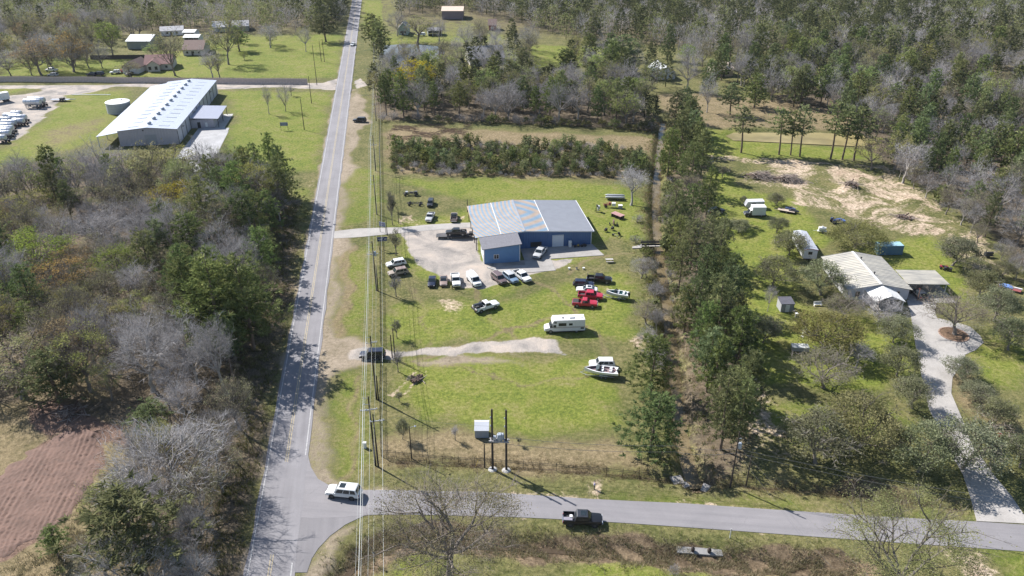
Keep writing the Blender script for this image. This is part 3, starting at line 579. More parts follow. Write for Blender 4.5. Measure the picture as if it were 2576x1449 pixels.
# annex
aw = MB()
def lap(mb, p, q, h0, h1, step=0.22):
    dx, dy = q[0]-p[0], q[1]-p[1]; L = math.hypot(dx, dy); nx, ny = dy/L, -dx/L; z = 0.0
    while z < max(h0, h1)-0.02:
        a0 = min(z, h0); a1 = min(z+step, h0); b0 = min(z, h1); b1 = min(z+step, h1)
        mb.add([(p[0]+nx*.03,p[1]+ny*.03,a0),(q[0]+nx*.03,q[1]+ny*.03,b0),(q[0],q[1],b1),(p[0],p[1],a1)], [(0,1,2,3)]); z += step
ax = MB(); lap(ax, (-10,-6.9), (-1.25,-6.9), 3.92, 4.68); ax.build('annex_wall', M_LBLUE, shop)
ax = MB(); lap(ax, (-1.25,-6.9), (-1.25,0), 4.68, 4.68); ax.build('annex_wall', M_LBLUE, shop)
ax = MB(); lap(ax, (-10,0), (-10,-6.9), 3.92, 3.92); ax.build('annex_wall', mat('sunlit_siding', (0.50,0.52,0.55), 0.7), shop)  # left wall of the light blue annex, sunlight painted in as a paler colour
rf = MB(); rf.slab([(-10.5,-7.3,4.02),(-0.8,-7.3,4.86),(-0.8,-0.02,4.86),(-10.5,-0.02,4.02)], .14); rf.build('annex_roof', M_SHING, shop)
for i in range(1, 9):
    y0 = -7.3+i*0.81; MB().slab([(-10.5,y0-.02,4.028),(-0.8,y0-.02,4.868),(-0.8,y0+.02,4.868),(-10.5,y0+.02,4.028)], .02).build('shingle_course', M_SHING, shop)
for u in (-9.98, -1.27): MB().box((u,-6.94,sroof(u)/2-.1), (.18,.1,sroof(u)-.35)).build('corner_trim', M_TRIM, shop)
wn = MB().box((-7.0,-6.97,1.75), (1.3,.08,1.25)).build('window', M_TRIM, shop)
for s in (-1, 1): MB().box((-7.0+s*.29,-7.02,1.75), (.48,.04,1.02)).build('pane', M_GLASS, wn)
MB().box((-10.06,-5.9,1.1), (.06,.95,2.1)).build('door', M_WHITEP, shop)
def lying(name, lab, cat, u, v, build, rz=0.0):
    p = sh(u, v); t = thing(name, lab, cat, (p[0], p[1], 0.09), RD+rz); build(t); return t
def _cab(t):
    MB().box((0,0,.85), (.72,.6,1.7)).build('body', M_WHITEP, t); MB().box((0,-.32,.9), (.66,.04,1.55)).build('door', M_TRIM, t); MB().box((.26,-.36,1.0), (.03,.04,.4)).build('handle', M_DARK, t)
lying('fridge', 'white upright fridge against the blue shop wall', 'fridge', 12.6, -.75, _cab)
def _junk(t):
    for k in range(4): MB().lathe([(.16,-.1),(.34,-.1),(.34,.1),(.16,.1)], (0.9*k-1.4, .12*(k % 2), .34), 'Y', 12).build('tyre', M_DARK, t)
    MB().box((0,.1,.35), (3.4,.12,.14)).box((0,-.15,.4), (2.4,.1,.1)).box((1.0,0,.6), (.7,.5,.4)).build('frame', M_DARK, t); MB().box((-.6,0,.62), (.4,.35,.35)).build('motor', mat('yellow_motor', (.35,.25,.05), .6), t)
lying('scrap_machine', 'dark frame of engine parts and tyres on the shop apron', 'machine part', 15.2, -1.3, _junk)
# ------------------------------------------------------------------ warehouse
M_WWALL = mat('warehouse_sheet_wall', (0.43,0.41,0.45), 0.55, var=0.06, scale=0.3); M_WROOF = mat('white_sheet_roof', (0.47,0.51,0.59), 0.45, var=0.05, scale=0.3); M_SKYL = mat('rooflight_panel', (0.40,0.43,0.48), 0.3, var=0.1); M_WWL = mat('warehouse_side_wall', (0.47,0.47,0.50), 0.55, var=0.06, scale=0.3)
wd = math.atan2(331.9-262.8, -125.0+115.6)-math.pi/2
wh = thing('warehouse', 'long white-roofed metal warehouse with ridge vents and lean-to', 'warehouse', (-115.6,262.8,0), wd)     # local: x left is negative, y away
WL, WW = 69.6, 19.4
for (p, q, a, b, mt) in (((-WW,0),(-WW/2,0),5.4,6.3,M_WWALL), ((-WW/2,0),(0,0),6.3,5.4,M_WWALL), ((0,0),(0,WL),5.4,5.4,M_WWL), ((0,WL),(-WW/2,WL),5.4,6.3,M_WWL), ((-WW/2,WL),(-WW,WL),6.3,5.4,M_WWL), ((-WW,WL),(-WW,0),5.4,5.4,M_WWL)):
    mb = MB(); metal_wall(mb, p, q, a, b, 0, 0.9, 0.05); mb.build('wall', mt, wh)
mb = MB(); rib_roof(mb, (.3,-.3,5.4), (.3,WL+.3,5.4), (-WW/2,WL+.3,6.32), (-WW/2,-.3,6.32), 70, .04, .04); rf1 = mb.build('roof', M_WROOF, wh)
mb = MB(); rib_roof(mb, (-WW-.1,WL+.3,5.4), (-WW-.1,-.3,5.4), (-WW/2,-.3,6.32), (-WW/2,WL+.3,6.32), 70, .04, .04); rf2 = mb.build('roof', M_WROOF, wh)
for i in range(11):
    y = 4+i*6.1; o = MB().lathe([(.62,0),(.62,.35),(.8,.45),(.62,.85),(.15,1.0)], (-WW/2,y,6.25), 'Z', 10).build('ridge_vent', mat('vent_steel', (.30,.33,.38), .4, .3), wh)
for i in range(13):
    y = 3+i*5.2
    for (xm, par, sl) in ((-4.6, rf1, -1), (-WW+4.6, rf2, 1)):
        z = 5.4+(.92*(WW/2-abs(xm+WW/2))/(WW/2)); dzz = .92/(WW/2)*1.7
        a, b = (xm-1.7, xm+1.7); za, zb = (z+dzz, z-dzz) if sl < 0 else (z-dzz, z+dzz)
        MB().slab([(a,y-.45,za+.10),(b,y-.45,zb+.10),(b,y+.45,zb+.10),(a,y+.45,za+.10)], .03).build('rooflight', M_SKYL, par)
for i in range(12): MB().box((.1,i*WL/11.5+.2,2.7), (.12,.22,5.4)).build('downspout', M_DARK, wh)
for y in (8, 26, 56): MB().box((.2,y,4.0), (.3,.5,.3)).box((.5,y,4.1), (.6,.08,.08)).build('wall_lamp', M_DARK, wh)
d = MB()
for i in range(9): d.box((-9.0,-.07+(.012 if i % 2 else 0),.22+i*.41), (3.8,.05,.40))
d.build('roll_up_door', mat('grey_door_slats', (.33,.34,.37), .6, var=.06), wh)
MB().box((-11,-.1,5.3), (.4,.2,.4)).build('wall_lamp', M_DARK, wh)
mb = MB(); rib_roof(mb, (-WW-7.2,WL+.2,3.75), (-WW-7.2,-.4,3.75), (-WW-.15,-.4,4.9), (-WW-.15,WL+.2,4.9), 60, .04, .04); mb.build('lean_to_roof', M_WROOF, wh)
for i in range(9): MB().box((-WW-6.9,.2+i*8.5,1.85), (.2,.2,3.7)).build('post', M_TRIM, wh)
for (p, q) in (((0.06,18.5),(8.4,18.5)), ((8.4,18.5),(8.4,35)), ((8.4,35),(0.06,35))):
    mb = MB(); metal_wall(mb, p, q, 3.3, 3.3, 0, .9, .05); mb.build('office_wall', M_WWALL, wh)
mb = MB(); rib_roof(mb, (10.2,17.8,3.45), (10.2,35.5,3.45), (.12,35.5,3.95), (.12,17.8,3.95), 18, .04, .04); mb.build('office_roof', mat('office_sheet_roof', (.36,.38,.46), .45, var=.06), wh)
for y in (18.3, 26.6, 35): MB().box((9.9,y,1.7), (.18,.18,3.4)).build('post', M_DARK, wh)
MB().box((3.0,18.42,1.1), (1.1,.1,2.2)).build('door', M_DARK, wh); MB().box((5.6,18.42,1.2), (.8,.1,1.6)).build('door', M_WHITEP, wh); MB().box((8.46,26,1.5), (.1,3,1.2)).build('window', M_GLASS, wh)
tag(MB().prism([(-115.6+ (x*math.cos(wd)-y*math.sin(wd)), 262.8+(x*math.sin(wd)+y*math.cos(wd))) for x, y in ((8.5,17.5),(12,17.5),(12,36),(8.5,36))], -.1, .07).build('office_walk', M_CONC3), kind='structure')
tk = thing('water_tank', 'round pale water tank beside the warehouse lean-to', 'tank', (G(301,281)[0],G(301,281)[1],0))
MB().lathe([(4.4,0),(4.4,3.9),(4.5,3.95),(4.5,4.05)], (0,0,0), 'Z', 32).build('shell', mat('tank_sheet', (.42,.43,.46), .55, var=.06), tk, 40); MB().lathe([(4.5,4.06),(2.2,4.5),(.1,4.7)], (0,0,0), 'Z', 32).build('lid', mat('tank_lid', (.66,.68,.68), .5, var=.05), tk, 40)
MB().lathe([(.35,4.5),(.35,4.85)], (1.5,.5,0), 'Z', 10).build('hatch', M_TRIM, tk)
for k in range(3): MB().lathe([(4.43,1.0+k),(4.46,1.04+k),(4.43,1.08+k)], (0,0,0), 'Z', 32).build('hoop', M_SILV, tk)
# ------------------------------------------------------------------ houses
def gable_house(name, lab, cat, p0, p1, depth, wall_h, roof_h, wm, rm, ridge='along', wins=2, door=True, over=.5, open_front=False, pxl=True):
    """front wall between two survey points; the ridge runs along or across it"""
    a = G(*p0); b = G(*p1); L = math.hypot(b[0]-a[0], b[1]-a[1]); t = thing(name, lab, cat, (a[0],a[1],0), math.atan2(b[1]-a[1], b[0]-a[0])); H = wall_h; T = wall_h+roof_h
    if ridge == 'along':
        if not open_front: MB().add([(0,0,0),(L,0,0),(L,0,H),(0,0,H)], [(0,1,2,3)]).build('wall', wm, t)
        MB().add([(L,depth,0),(0,depth,0),(0,depth,H),(L,depth,H)], [(0,1,2,3)]).build('wall', wm, t)
        for x in (0, L): MB().add([(x,0,0),(x,depth,0),(x,depth,H),(x,depth/2,T),(x,0,H)], [(0,1,2,3,4)]).build('wall', wm, t)
        k = roof_h/(depth/2)*over
        for (y0, s) in ((-over, 0), (depth+over, 1)):
            mb = MB(); q = [(-over,y0,H-k+.06),(L+over,y0,H-k+.06),(L+over,depth/2,T+.06),(-over,depth/2,T+.06)]
            mb.slab(q if s == 0 else q[::-1], .12); mb.build('roof', rm, t)
    else:
        for y in (0, depth):
            if not (y == 0 and open_front): MB().add([(0,y,0),(L,y,0),(L,y,H),(L/2,y,T),(0,y,H)], [(0,1,2,3,4)]).build('wall', wm, t)
        for x in (0, L): MB().add([(x,0,0),(x,depth,0),(x,depth,H),(x,0,H)], [(0,1,2,3)]).build('wall', wm, t)
        k = roof_h/(L/2)*over
        for (x0, s) in ((-over, 0), (L+over, 1)):
            mb = MB(); q = [(x0,depth+over,H-k+.06),(x0,-over,H-k+.06),(L/2,-over,T+.06),(L/2,depth+over,T+.06)]
            mb.slab(q if s == 0 else q[::-1], .12); mb.build('roof', rm, t)
    for i in range(wins):
        x = L*(i+.7)/(wins+.4); w_ = MB().box((x,-.05,1.5), (1.3,.1,1.3)).build('window', M_TRIM, t); MB().box((x,-.11,1.5), (1.1,.03,1.1)).build('pane', M_GLASS, w_)
    if door: MB().box((L*.46,-.05,1.05), (1.0,.1,2.1)).build('door', M_DARK, t)
    if open_front:
        for i in range(4): MB().box((L*i/3,0,H/2), (.16,.16,H)).build('post', M_TRIM, t)
    return t, L
R_SILV = mat('silver_sheet_roof', (.50,.52,.54), .45, .1, var=.12, scale=.4); R_BRN = mat('brown_shingle_roof', (.170,.120,.105), .9, var=.25, scale=1.5); R_MAR = mat('maroon_shingle_roof', (.190,.105,.100), .9, var=.25, scale=1.5); R_PALE = mat('pale_shingle_roof', (.36,.36,.38), .85, var=.15, scale=1.2); R_GREY = mat('grey_shingle_roof', (.20,.20,.21), .9, var=.2, scale=1.2); R_TAN = mat('tan_sheet_roof', (.62,.50,.40), .5, var=.08, scale=.4)
W_GG = mat('grey_green_siding', (.26,.29,.28), .7, var=.08, scale=.5); W_CRM = mat('cream_brick', (.50,.47,.43), .85, var=.12, scale=2); W_WHT = mat('white_siding', (.62,.62,.62), .7, var=.06, scale=.5); W_GRN = mat('pale_green_siding', (.33,.42,.40), .7, var=.06, scale=.5); W_MAU = mat('mauve_siding', (.22,.17,.18), .7, var=.08, scale=.5); W_RED = mat('red_siding', (.26,.08,.06), .7, var=.1, scale=.5); W_TAN = mat('tan_siding', (.52,.44,.36), .7, var=.08, scale=.5)
gable_house('barn', 'grey metal barn with silver roof behind the brown-roofed house', 'barn', (322,124), (380,124), 15, 4.2, 2.0, W_GG, R_SILV, wins=0, door=False)
h_, L_ = gable_house('house', 'cream house with maroon roof behind the board fence', 'house', (367,178), (434,175), 13, 3.0, 3.0, W_CRM, R_MAR, wins=3)
for s in (0, 1):
    q = [(1,3,3.0),(1,-3.5,3.0),(4.2,-3.5,5.2),(4.2,6,5.2)] if s == 0 else [(7.4,-3.5,3.0),(7.4,3,3.0),(4.2,6,5.2),(4.2,-3.5,5.2)]
    MB().slab(q, .12).build('porch_roof', R_MAR, h_)
MB().add([(1.4,-3.0,0),(7.0,-3.0,0),(7.0,-3.0,3.1),(4.2,-3.0,4.9),(1.4,-3.0,3.1)], [(0,1,2,3,4)]).build('wall', W_CRM, h_)
for x in (2.6, 5.4): MB().box((x,-3.05,1.6), (1.2,.1,1.5)).build('window', M_GLASS, h_)
g_, L_ = gable_house('garage', 'white garage with brown roof left of the cream house', 'garage', (310,185.5), (347,186.5), 11, 2.9, 2.6, W_WHT, R_BRN, 'across', wins=0, door=False)
for i in range(2): MB().box((L_*(.27+.46*i),-.06,1.2), (2.6,.08,2.2)).build('garage_door', M_TRIM, g_)
gable_house('carport', 'white metal carport farther of two side by side', 'carport', (463,96), (490,96), 8, 3.2, .8, W_WHT, M_WHITEP, wins=0, door=False, open_front=True)
gable_house('carport', 'white metal carport nearer of two side by side', 'carport', (465,110), (501,110), 7, 3.4, .9, W_WHT, M_WHITEP, wins=0, door=False, open_front=True)
gable_house('house', 'grey-walled house with dark brown roof on the far left lawn', 'house', (462,140), (512,139), 15, 3.0, 3.2, W_CRM, R_BRN, wins=3)
gable_house('house', 'low far house with pale grey roof at the wood edge', 'house', (537,82), (626,78), 12, 3.0, 2.2, W_GG, R_PALE, wins=3)
gable_house('house', 'low house with long pale roof half hidden by the tall budding tree', 'house', (406,91), (462,88), 9, 2.8, 1.6, W_WHT, R_PALE, wins=2)
gable_house('house', 'pale green house with grey gabled roof by the brown pond', 'house', (1002,88), (1026,88), 10, 3.6, 3.0, W_GRN, R_PALE, 'across', wins=2)
gable_house('carport', 'long dark open carport across the brown pond', 'carport', (1077,91), (1110,90), 8, 3.0, 1.0, W_GG, R_GREY, wins=0, door=False, open_front=True)
gable_house('barn', 'big mauve barn with tan roof at the far wood edge', 'barn', (1112,49), (1164,49), 14, 5.2, 1.6, W_MAU, R_TAN, wins=0, door=False)
gable_house('house', 'small red house among the far bare trees', 'house', (1229,77), (1247,77), 9, 3.2, 2.6, W_RED, R_BRN, wins=1)
gable_house('house', 'large house with grey roof behind the clearing wood', 'house', (1182,165), (1268,161), 15, 3.2, 4.4, W_CRM, R_GREY, wins=3)
gable_house('house', 'small white house with white roof among pines', 'house', (1652,201), (1697,199), 13, 3.2, 2.6, W_WHT, R_SILV, 'across', wins=2)
gable_house('house', 'tan walled house hidden among the pines right of the white house', 'house', (1800,194), (1842,192), 10, 3.4, 2.2, W_TAN, R_TAN, wins=2)
gable_house('shed', 'little white shed in the far pines', 'shed', (2068,217), (2094,216), 4, 2.5, .8, W_WHT, R_SILV, wins=1, door=True)
gable_house('shed', 'pale low shed left of the little white shed', 'shed', (1990,208), (2018,207), 4, 2.2, .8, W_WHT, R_PALE, wins=0, door=False)
# ------------------------------------------------------------------ the white house on the right
def lined_roof(name, base, dark):
    """sheet roof with grimy streaks along its ribs"""
    m, nt, b = new_mat(name); L = nt.links; tc = nt.nodes.new('ShaderNodeTexCoord'); mp = nt.nodes.new('ShaderNodeMapping'); mp.inputs['Scale'].default_value = (.12,1.0,.3); L.new(tc.outputs['Object'], mp.inputs[0])
    n = noise(nt, 1.4, 4, .65, mp.outputs[0]); n2 = noise(nt, .35, 4, .6, tc.outputs['Object'])
    r = ramp(nt, [(.36, dark), (.6, base)]); L.new(mth(nt, 'ADD', mth(nt, 'MULTIPLY', n.outputs['Fac'], .7), mth(nt, 'MULTIPLY', n2.outputs['Fac'], .3)), r.inputs[0]); L.new(r.outputs[0], b.inputs['Base Color']); b.inputs['Roughness'].default_value = .6
    return m
M_HROOF = lined_roof('grimy_sheet_roof', (.50,.47,.40), (.30,.29,.27)); M_LAV = mat('pale_lavender_siding', (.52,.53,.60), .7, var=.06, scale=.4)
hs_ = thing('house', 'white single storey house with ribbed tan roof and white porch gable', 'house', (74.5,152.0,0), 0.0)
HL, HD = 13.5, 15.7
MB().add([(0,0,0),(HL,0,0),(HL,0,2.7),(6.7,0,4.0),(0,0,2.7)], [(0,1,2,3,4)]).build('wall', M_LAV, hs_)
MB().add([(HL,HD,0),(0,HD,0),(0,HD,2.7),(6.7,HD,4.0),(HL,HD,2.7)], [(0,1,2,3,4)]).build('wall', M_LAV, hs_)
MB().add([(0,HD,0),(0,0,0),(0,0,2.7),(0,HD,2.7)], [(0,1,2,3)]).build('wall', mat('white_side_siding', (.66,.66,.66), .7, var=.08), hs_); MB().add([(HL,0,0),(HL,HD,0),(HL,HD,2.7),(HL,0,2.7)], [(0,1,2,3)]).build('wall', M_LAV, hs_)
mb = MB(); rib_roof(mb, (-.5,HD+.5,2.68), (-.5,-.5,2.68), (6.68,-.5,4.08), (6.68,HD+.5,4.08), 22, .06, .07); mb.build('roof', M_HROOF, hs_)
mb = MB(); rib_roof(mb, (HL+.5,-.5,2.68), (HL+.5,HD+.5,2.68), (6.72,HD+.5,4.08), (6.72,-.5,4.08), 22, .06, .07); mb.build('roof', M_HROOF, hs_)
MB().box((6.7,HD/2,4.14), (.5,HD+1,.06)).build('ridge_cap', M_TRIM, hs_)
for y in (4.6, 12.2): MB().lathe([(.12,0),(.12,.45),(.22,.5),(.22,.6)], (7.2,y,3.95), 'Z', 8).build('vent_pipe', M_DARK, hs_)
for x in (2.2, 11.0):
    w_ = MB().box((x,-.04,1.35), (.95,.1,1.5)).build('window', mat('tan_frame', (.42,.38,.33), .7), hs_)
    for s in (-1, 1): MB().box((x,-.1,1.35+s*.34), (.74,.04,.62)).build('pane', M_GLASS, w_)
mb = MB(); mb.slab([(3.7,.3,2.45),(3.7,-5.4,2.45),(7.0,-5.4,3.85),(7.0,.3,3.85)], .1); mb.build('porch_roof', mat('bright_porch_sheet', (.78,.78,.76), .5, var=.03), hs_)
mb = MB(); mb.slab([(10.3,-5.4,2.45),(10.3,.3,2.45),(7.0,.3,3.85),(7.0,-5.4,3.85)], .1); mb.build('porch_roof', mat('bright_porch_sheet', (.78,.78,.76)), hs_)
for x in (4.1, 9.9): MB().box((x,-5.1,1.2), (.16,.16,2.4)).build('post', M_TRIM, hs_)
MB().box((7.0,-2.6,.12), (6.2,5.2,.24)).build('porch_floor', M_CONC2, hs_)
MB().box((7.0,-.04,1.05), (1.0,.1,2.05)).build('door', M_WHITEP, hs_)
cp_ = thing('carport', 'flat ribbed carport joined to the right of the white house', 'carport', (88.6,154.2,0), 0.0)
mb = MB(); rib_roof(mb, (9.4,0,2.62), (9.4,6.9,2.62), (.1,6.9,2.78), (.1,0,2.78), 12, .05, .07); mb.build('roof', M_HROOF, cp_)
for (x, y) in ((.6,.4),(8.9,.4),(.6,6.5),(8.9,6.5)): MB().box((x,y,1.3), (.14,.14,2.6)).build('post', M_TRIM, cp_)
MB().box((4.75,.1,2.6), (9.3,.1,.16)).build('fascia', M_DARK, cp_)
tag(MB().prism([(88.4,150.5),(98.4,150.5),(98.4,161.5),(88.4,161.5)], -.2, .07).build('carport_slab', M_CONC2), kind='structure')
ct = thing('shipping_container', 'blue shipping container behind the white house', 'container', (93.7,175.7,0), .03)
M_CT = mat('container_blue', (.075,.165,.26), .55, var=.12, scale=.6, dirt=((.2,.15,.1),.25)); M_CTT = mat('container_roof', (.30,.48,.56), .5, var=.1, scale=.5)
for (p, q) in (((-3.05,-1.22),(3.05,-1.22)), ((3.05,-1.22),(3.05,1.22)), ((3.05,1.22),(-3.05,1.22)), ((-3.05,1.22),(-3.05,-1.22))):
    mb = MB(); metal_wall(mb, p, q, 2.5, 2.5, .12, .28, .04); mb.build('side', M_CT, ct)
MB().box((0,0,2.55), (6.1,2.46,.1)).build('roof', M_CTT, ct)
for x in (-3.0, 3.0):
    for y in (-1.2, 1.2): MB().box((x,y,1.3), (.16,.16,2.6)).build('corner_post', M_CT, ct)
for y in (-.6, .6): MB().box((-3.1,y,1.3), (.06,1.1,2.3)).build('door', M_CTT, ct)
tr_ = thing('trailer_home', 'long narrow white trailer home with red trimmed roof edge', 'trailer', (72.8,171.6,0), math.radians(-4))
MB().add([(-1.6,0,.5),(1.6,0,.5),(1.6,0,2.9),(0,0,3.2),(-1.6,0,2.9)], [(0,1,2,3,4)]).add([(1.6,11,.5),(-1.6,11,.5),(-1.6,11,2.9),(0,11,3.2),(1.6,11,2.9)], [(0,1,2,3,4)]).add([(1.6,0,.5),(1.6,11,.5),(1.6,11,2.9),(1.6,0,2.9)], [(0,1,2,3)]).add([(-1.6,11,.5),(-1.6,0,.5),(-1.6,0,2.9),(-1.6,11,2.9)], [(0,1,2,3)]).build('body', mat('trailer_white', (.55,.56,.57), .6, var=.12, dirt=((.3,.3,.3),.3)), tr_)
MB().slab([(-1.7,-.1,2.92),(0,-.1,3.25),(0,11.1,3.25),(-1.7,11.1,2.92)], .06).slab([(0,-.1,3.25),(1.7,-.1,2.92),(1.7,11.1,2.92),(0,11.1,3.25)], .06).build('roof', mat('trailer_roof', (.46,.48,.54), .5, var=.15), tr_)
MB().slab([(-1.72,-.16,2.9),(0,-.16,3.24),(0,-.1,3.24),(-1.72,-.1,2.9)], .1).slab([(0,-.16,3.24),(1.72,-.16,2.9),(1.72,-.1,2.9),(0,-.1,3.24)], .1).build('edge_trim', mat('red_trim', (.25,.04,.05), .6), tr_)
w_ = MB().box((-.1,-.03,2.0), (1.1,.06,.9)).build('window', mat('tan_frame', (.42,.38,.33)), tr_); MB().box((-.1,-.07,2.0), (.9,.03,.7)).build('pane', M_GLASS, w_)
for y in (3, 7): MB().box((-1.63,y,1.9), (.06,1.2,.8)).build('window', M_GLASS, tr_)
for y in (4.5, 6.0):
    for x in (-1.4, 1.4): MB().lathe([(.12,-.12),(.42,-.12),(.42,.12),(.12,.12)], (x,y,.42), 'X', 12).build('wheel', M_DARK, tr_)
MB().box((0,5.5,.38), (2.6,10.6,.2)).build('chassis', M_DARK, tr_)
sd = thing('shed', 'small grey garden shed with dark flat roof', 'shed', (58.1,146.4,0), .02)
MB().box((1.4,1.35,1.0), (2.8,2.7,2.0)).build('wall', mat('grey_boards', (.33,.34,.36), .8, var=.15), sd); MB().slab([(-.1,-.1,2.05),(2.9,-.1,2.05),(2.9,2.85,2.3),(-.1,2.85,2.3)], .1).build('roof', mat('dark_roll_roof', (.09,.09,.11), .8, var=.3), sd); MB().box((1.4,-.03,.95), (.9,.06,1.8)).build('door', M_TRIM, sd)
for i in range(9): MB().box((.15+i*.31,-.02,1.0), (.025,.03,1.96)).build('batten', M_DARK, sd)
# ================================================================== VEHICLES
M_TYRE = mat('tyre_rubber', (.022,.022,.024), .85, var=.2); M_RIM = mat('alloy_rim', (.42,.43,.45), .35, .6, var=.1); M_RIMD = mat('dark_rim', (.10,.10,.11), .4, .5, var=.1)
M_CGLASS = mat('car_glass', (.018,.026,.030), .06, var=.15, coat=.3); M_LAMP = mat('headlamp_glass', (.62,.64,.66), .15, var=.05); M_TAIL = mat('tail_lamp', (.32,.02,.02), .25, var=.1); M_BLACKP = mat('black_plastic', (.03,.03,.032), .6, var=.2); M_CHROME = mat('chrome', (.60,.61,.63), .18, .9, var=.05); M_BED = mat('bed_liner', (.035,.035,.038), .8, var=.3)
def cpaint(name, c): return mat('paint_'+name, c, .35, var=.05, scale=.8, coat=.35 if sum(c) > .3 else .2, dirt=((.30,.27,.22),.10) if sum(c) > .3 else None)
PAINT = dict(white=(.72,.73,.73), silver=(.44,.45,.46), black=(.010,.011,.014), navy=(.012,.018,.042), red=(.42,.018,.045), tan=(.32,.27,.22), brown=(.135,.095,.095), blue=(.16,.24,.34), grey=(.20,.205,.21), char=(.030,.033,.040), bronze=(.28,.21,.18), pearl=(.60,.62,.63))
def section(x, z0, z1, w, crown=.04):
    """rounded body section"""
    return [(x, s*a*w, z) for s, a, z in ((-1,.86,z0), (-1,1.0,z0+.14*(z1-z0)+.05), (-1,1.0,z0+.62*(z1-z0)), (-1,.965,z1-.05), (-1,.80,z1), (1,.80,z1), (1,.965,z1-.05), (1,1.0,z0+.62*(z1-z0)), (1,1.0,z0+.14*(z1-z0)+.05), (1,.86,z0))]
def loft(mb, secs):
    n = len(secs[0]); vs = [p for s in secs for p in s]; fs = []
    for i in range(len(secs)-1):
        for k in range(n): fs.append((i*n+k, i*n+(k+1) % n, (i+1)*n+(k+1) % n, (i+1)*n+k))
    fs += [tuple(range(n-1, -1, -1)), tuple(range((len(secs)-1)*n, len(secs)*n))]
    return mb.add(vs, fs)
def wheel(t, x, y, r, wd, rim):
    w_ = MB().lathe([(r*.55,-wd/2),(r*.94,-wd/2),(r,-wd*.36),(r,wd*.36),(r*.94,wd/2),(r*.55,wd/2)], (x,y,r), 'Y', 14).build('wheel', M_TYRE, t, 40); s = 1 if y > 0 else -1
    mb = MB().lathe([(r*.60,s*wd*.44),(r*.60,s*wd*.50),(r*.16,s*wd*.53),(.01,s*wd*.53)], (x,y,r), 'Y', 14); mb.build('rim', rim, w_)
    for k in range(5):
        a = k*2*math.pi/5; MB()
    sp = MB()
    for k in range(5):
        a = k*2*math.pi/5+.3; sp.box((x+.36*r*math.cos(a), y+s*wd*.54, r+.36*r*math.sin(a)), (.10,.02,.10))
    sp.build('wheel_bolts', M_BLACKP, w_)
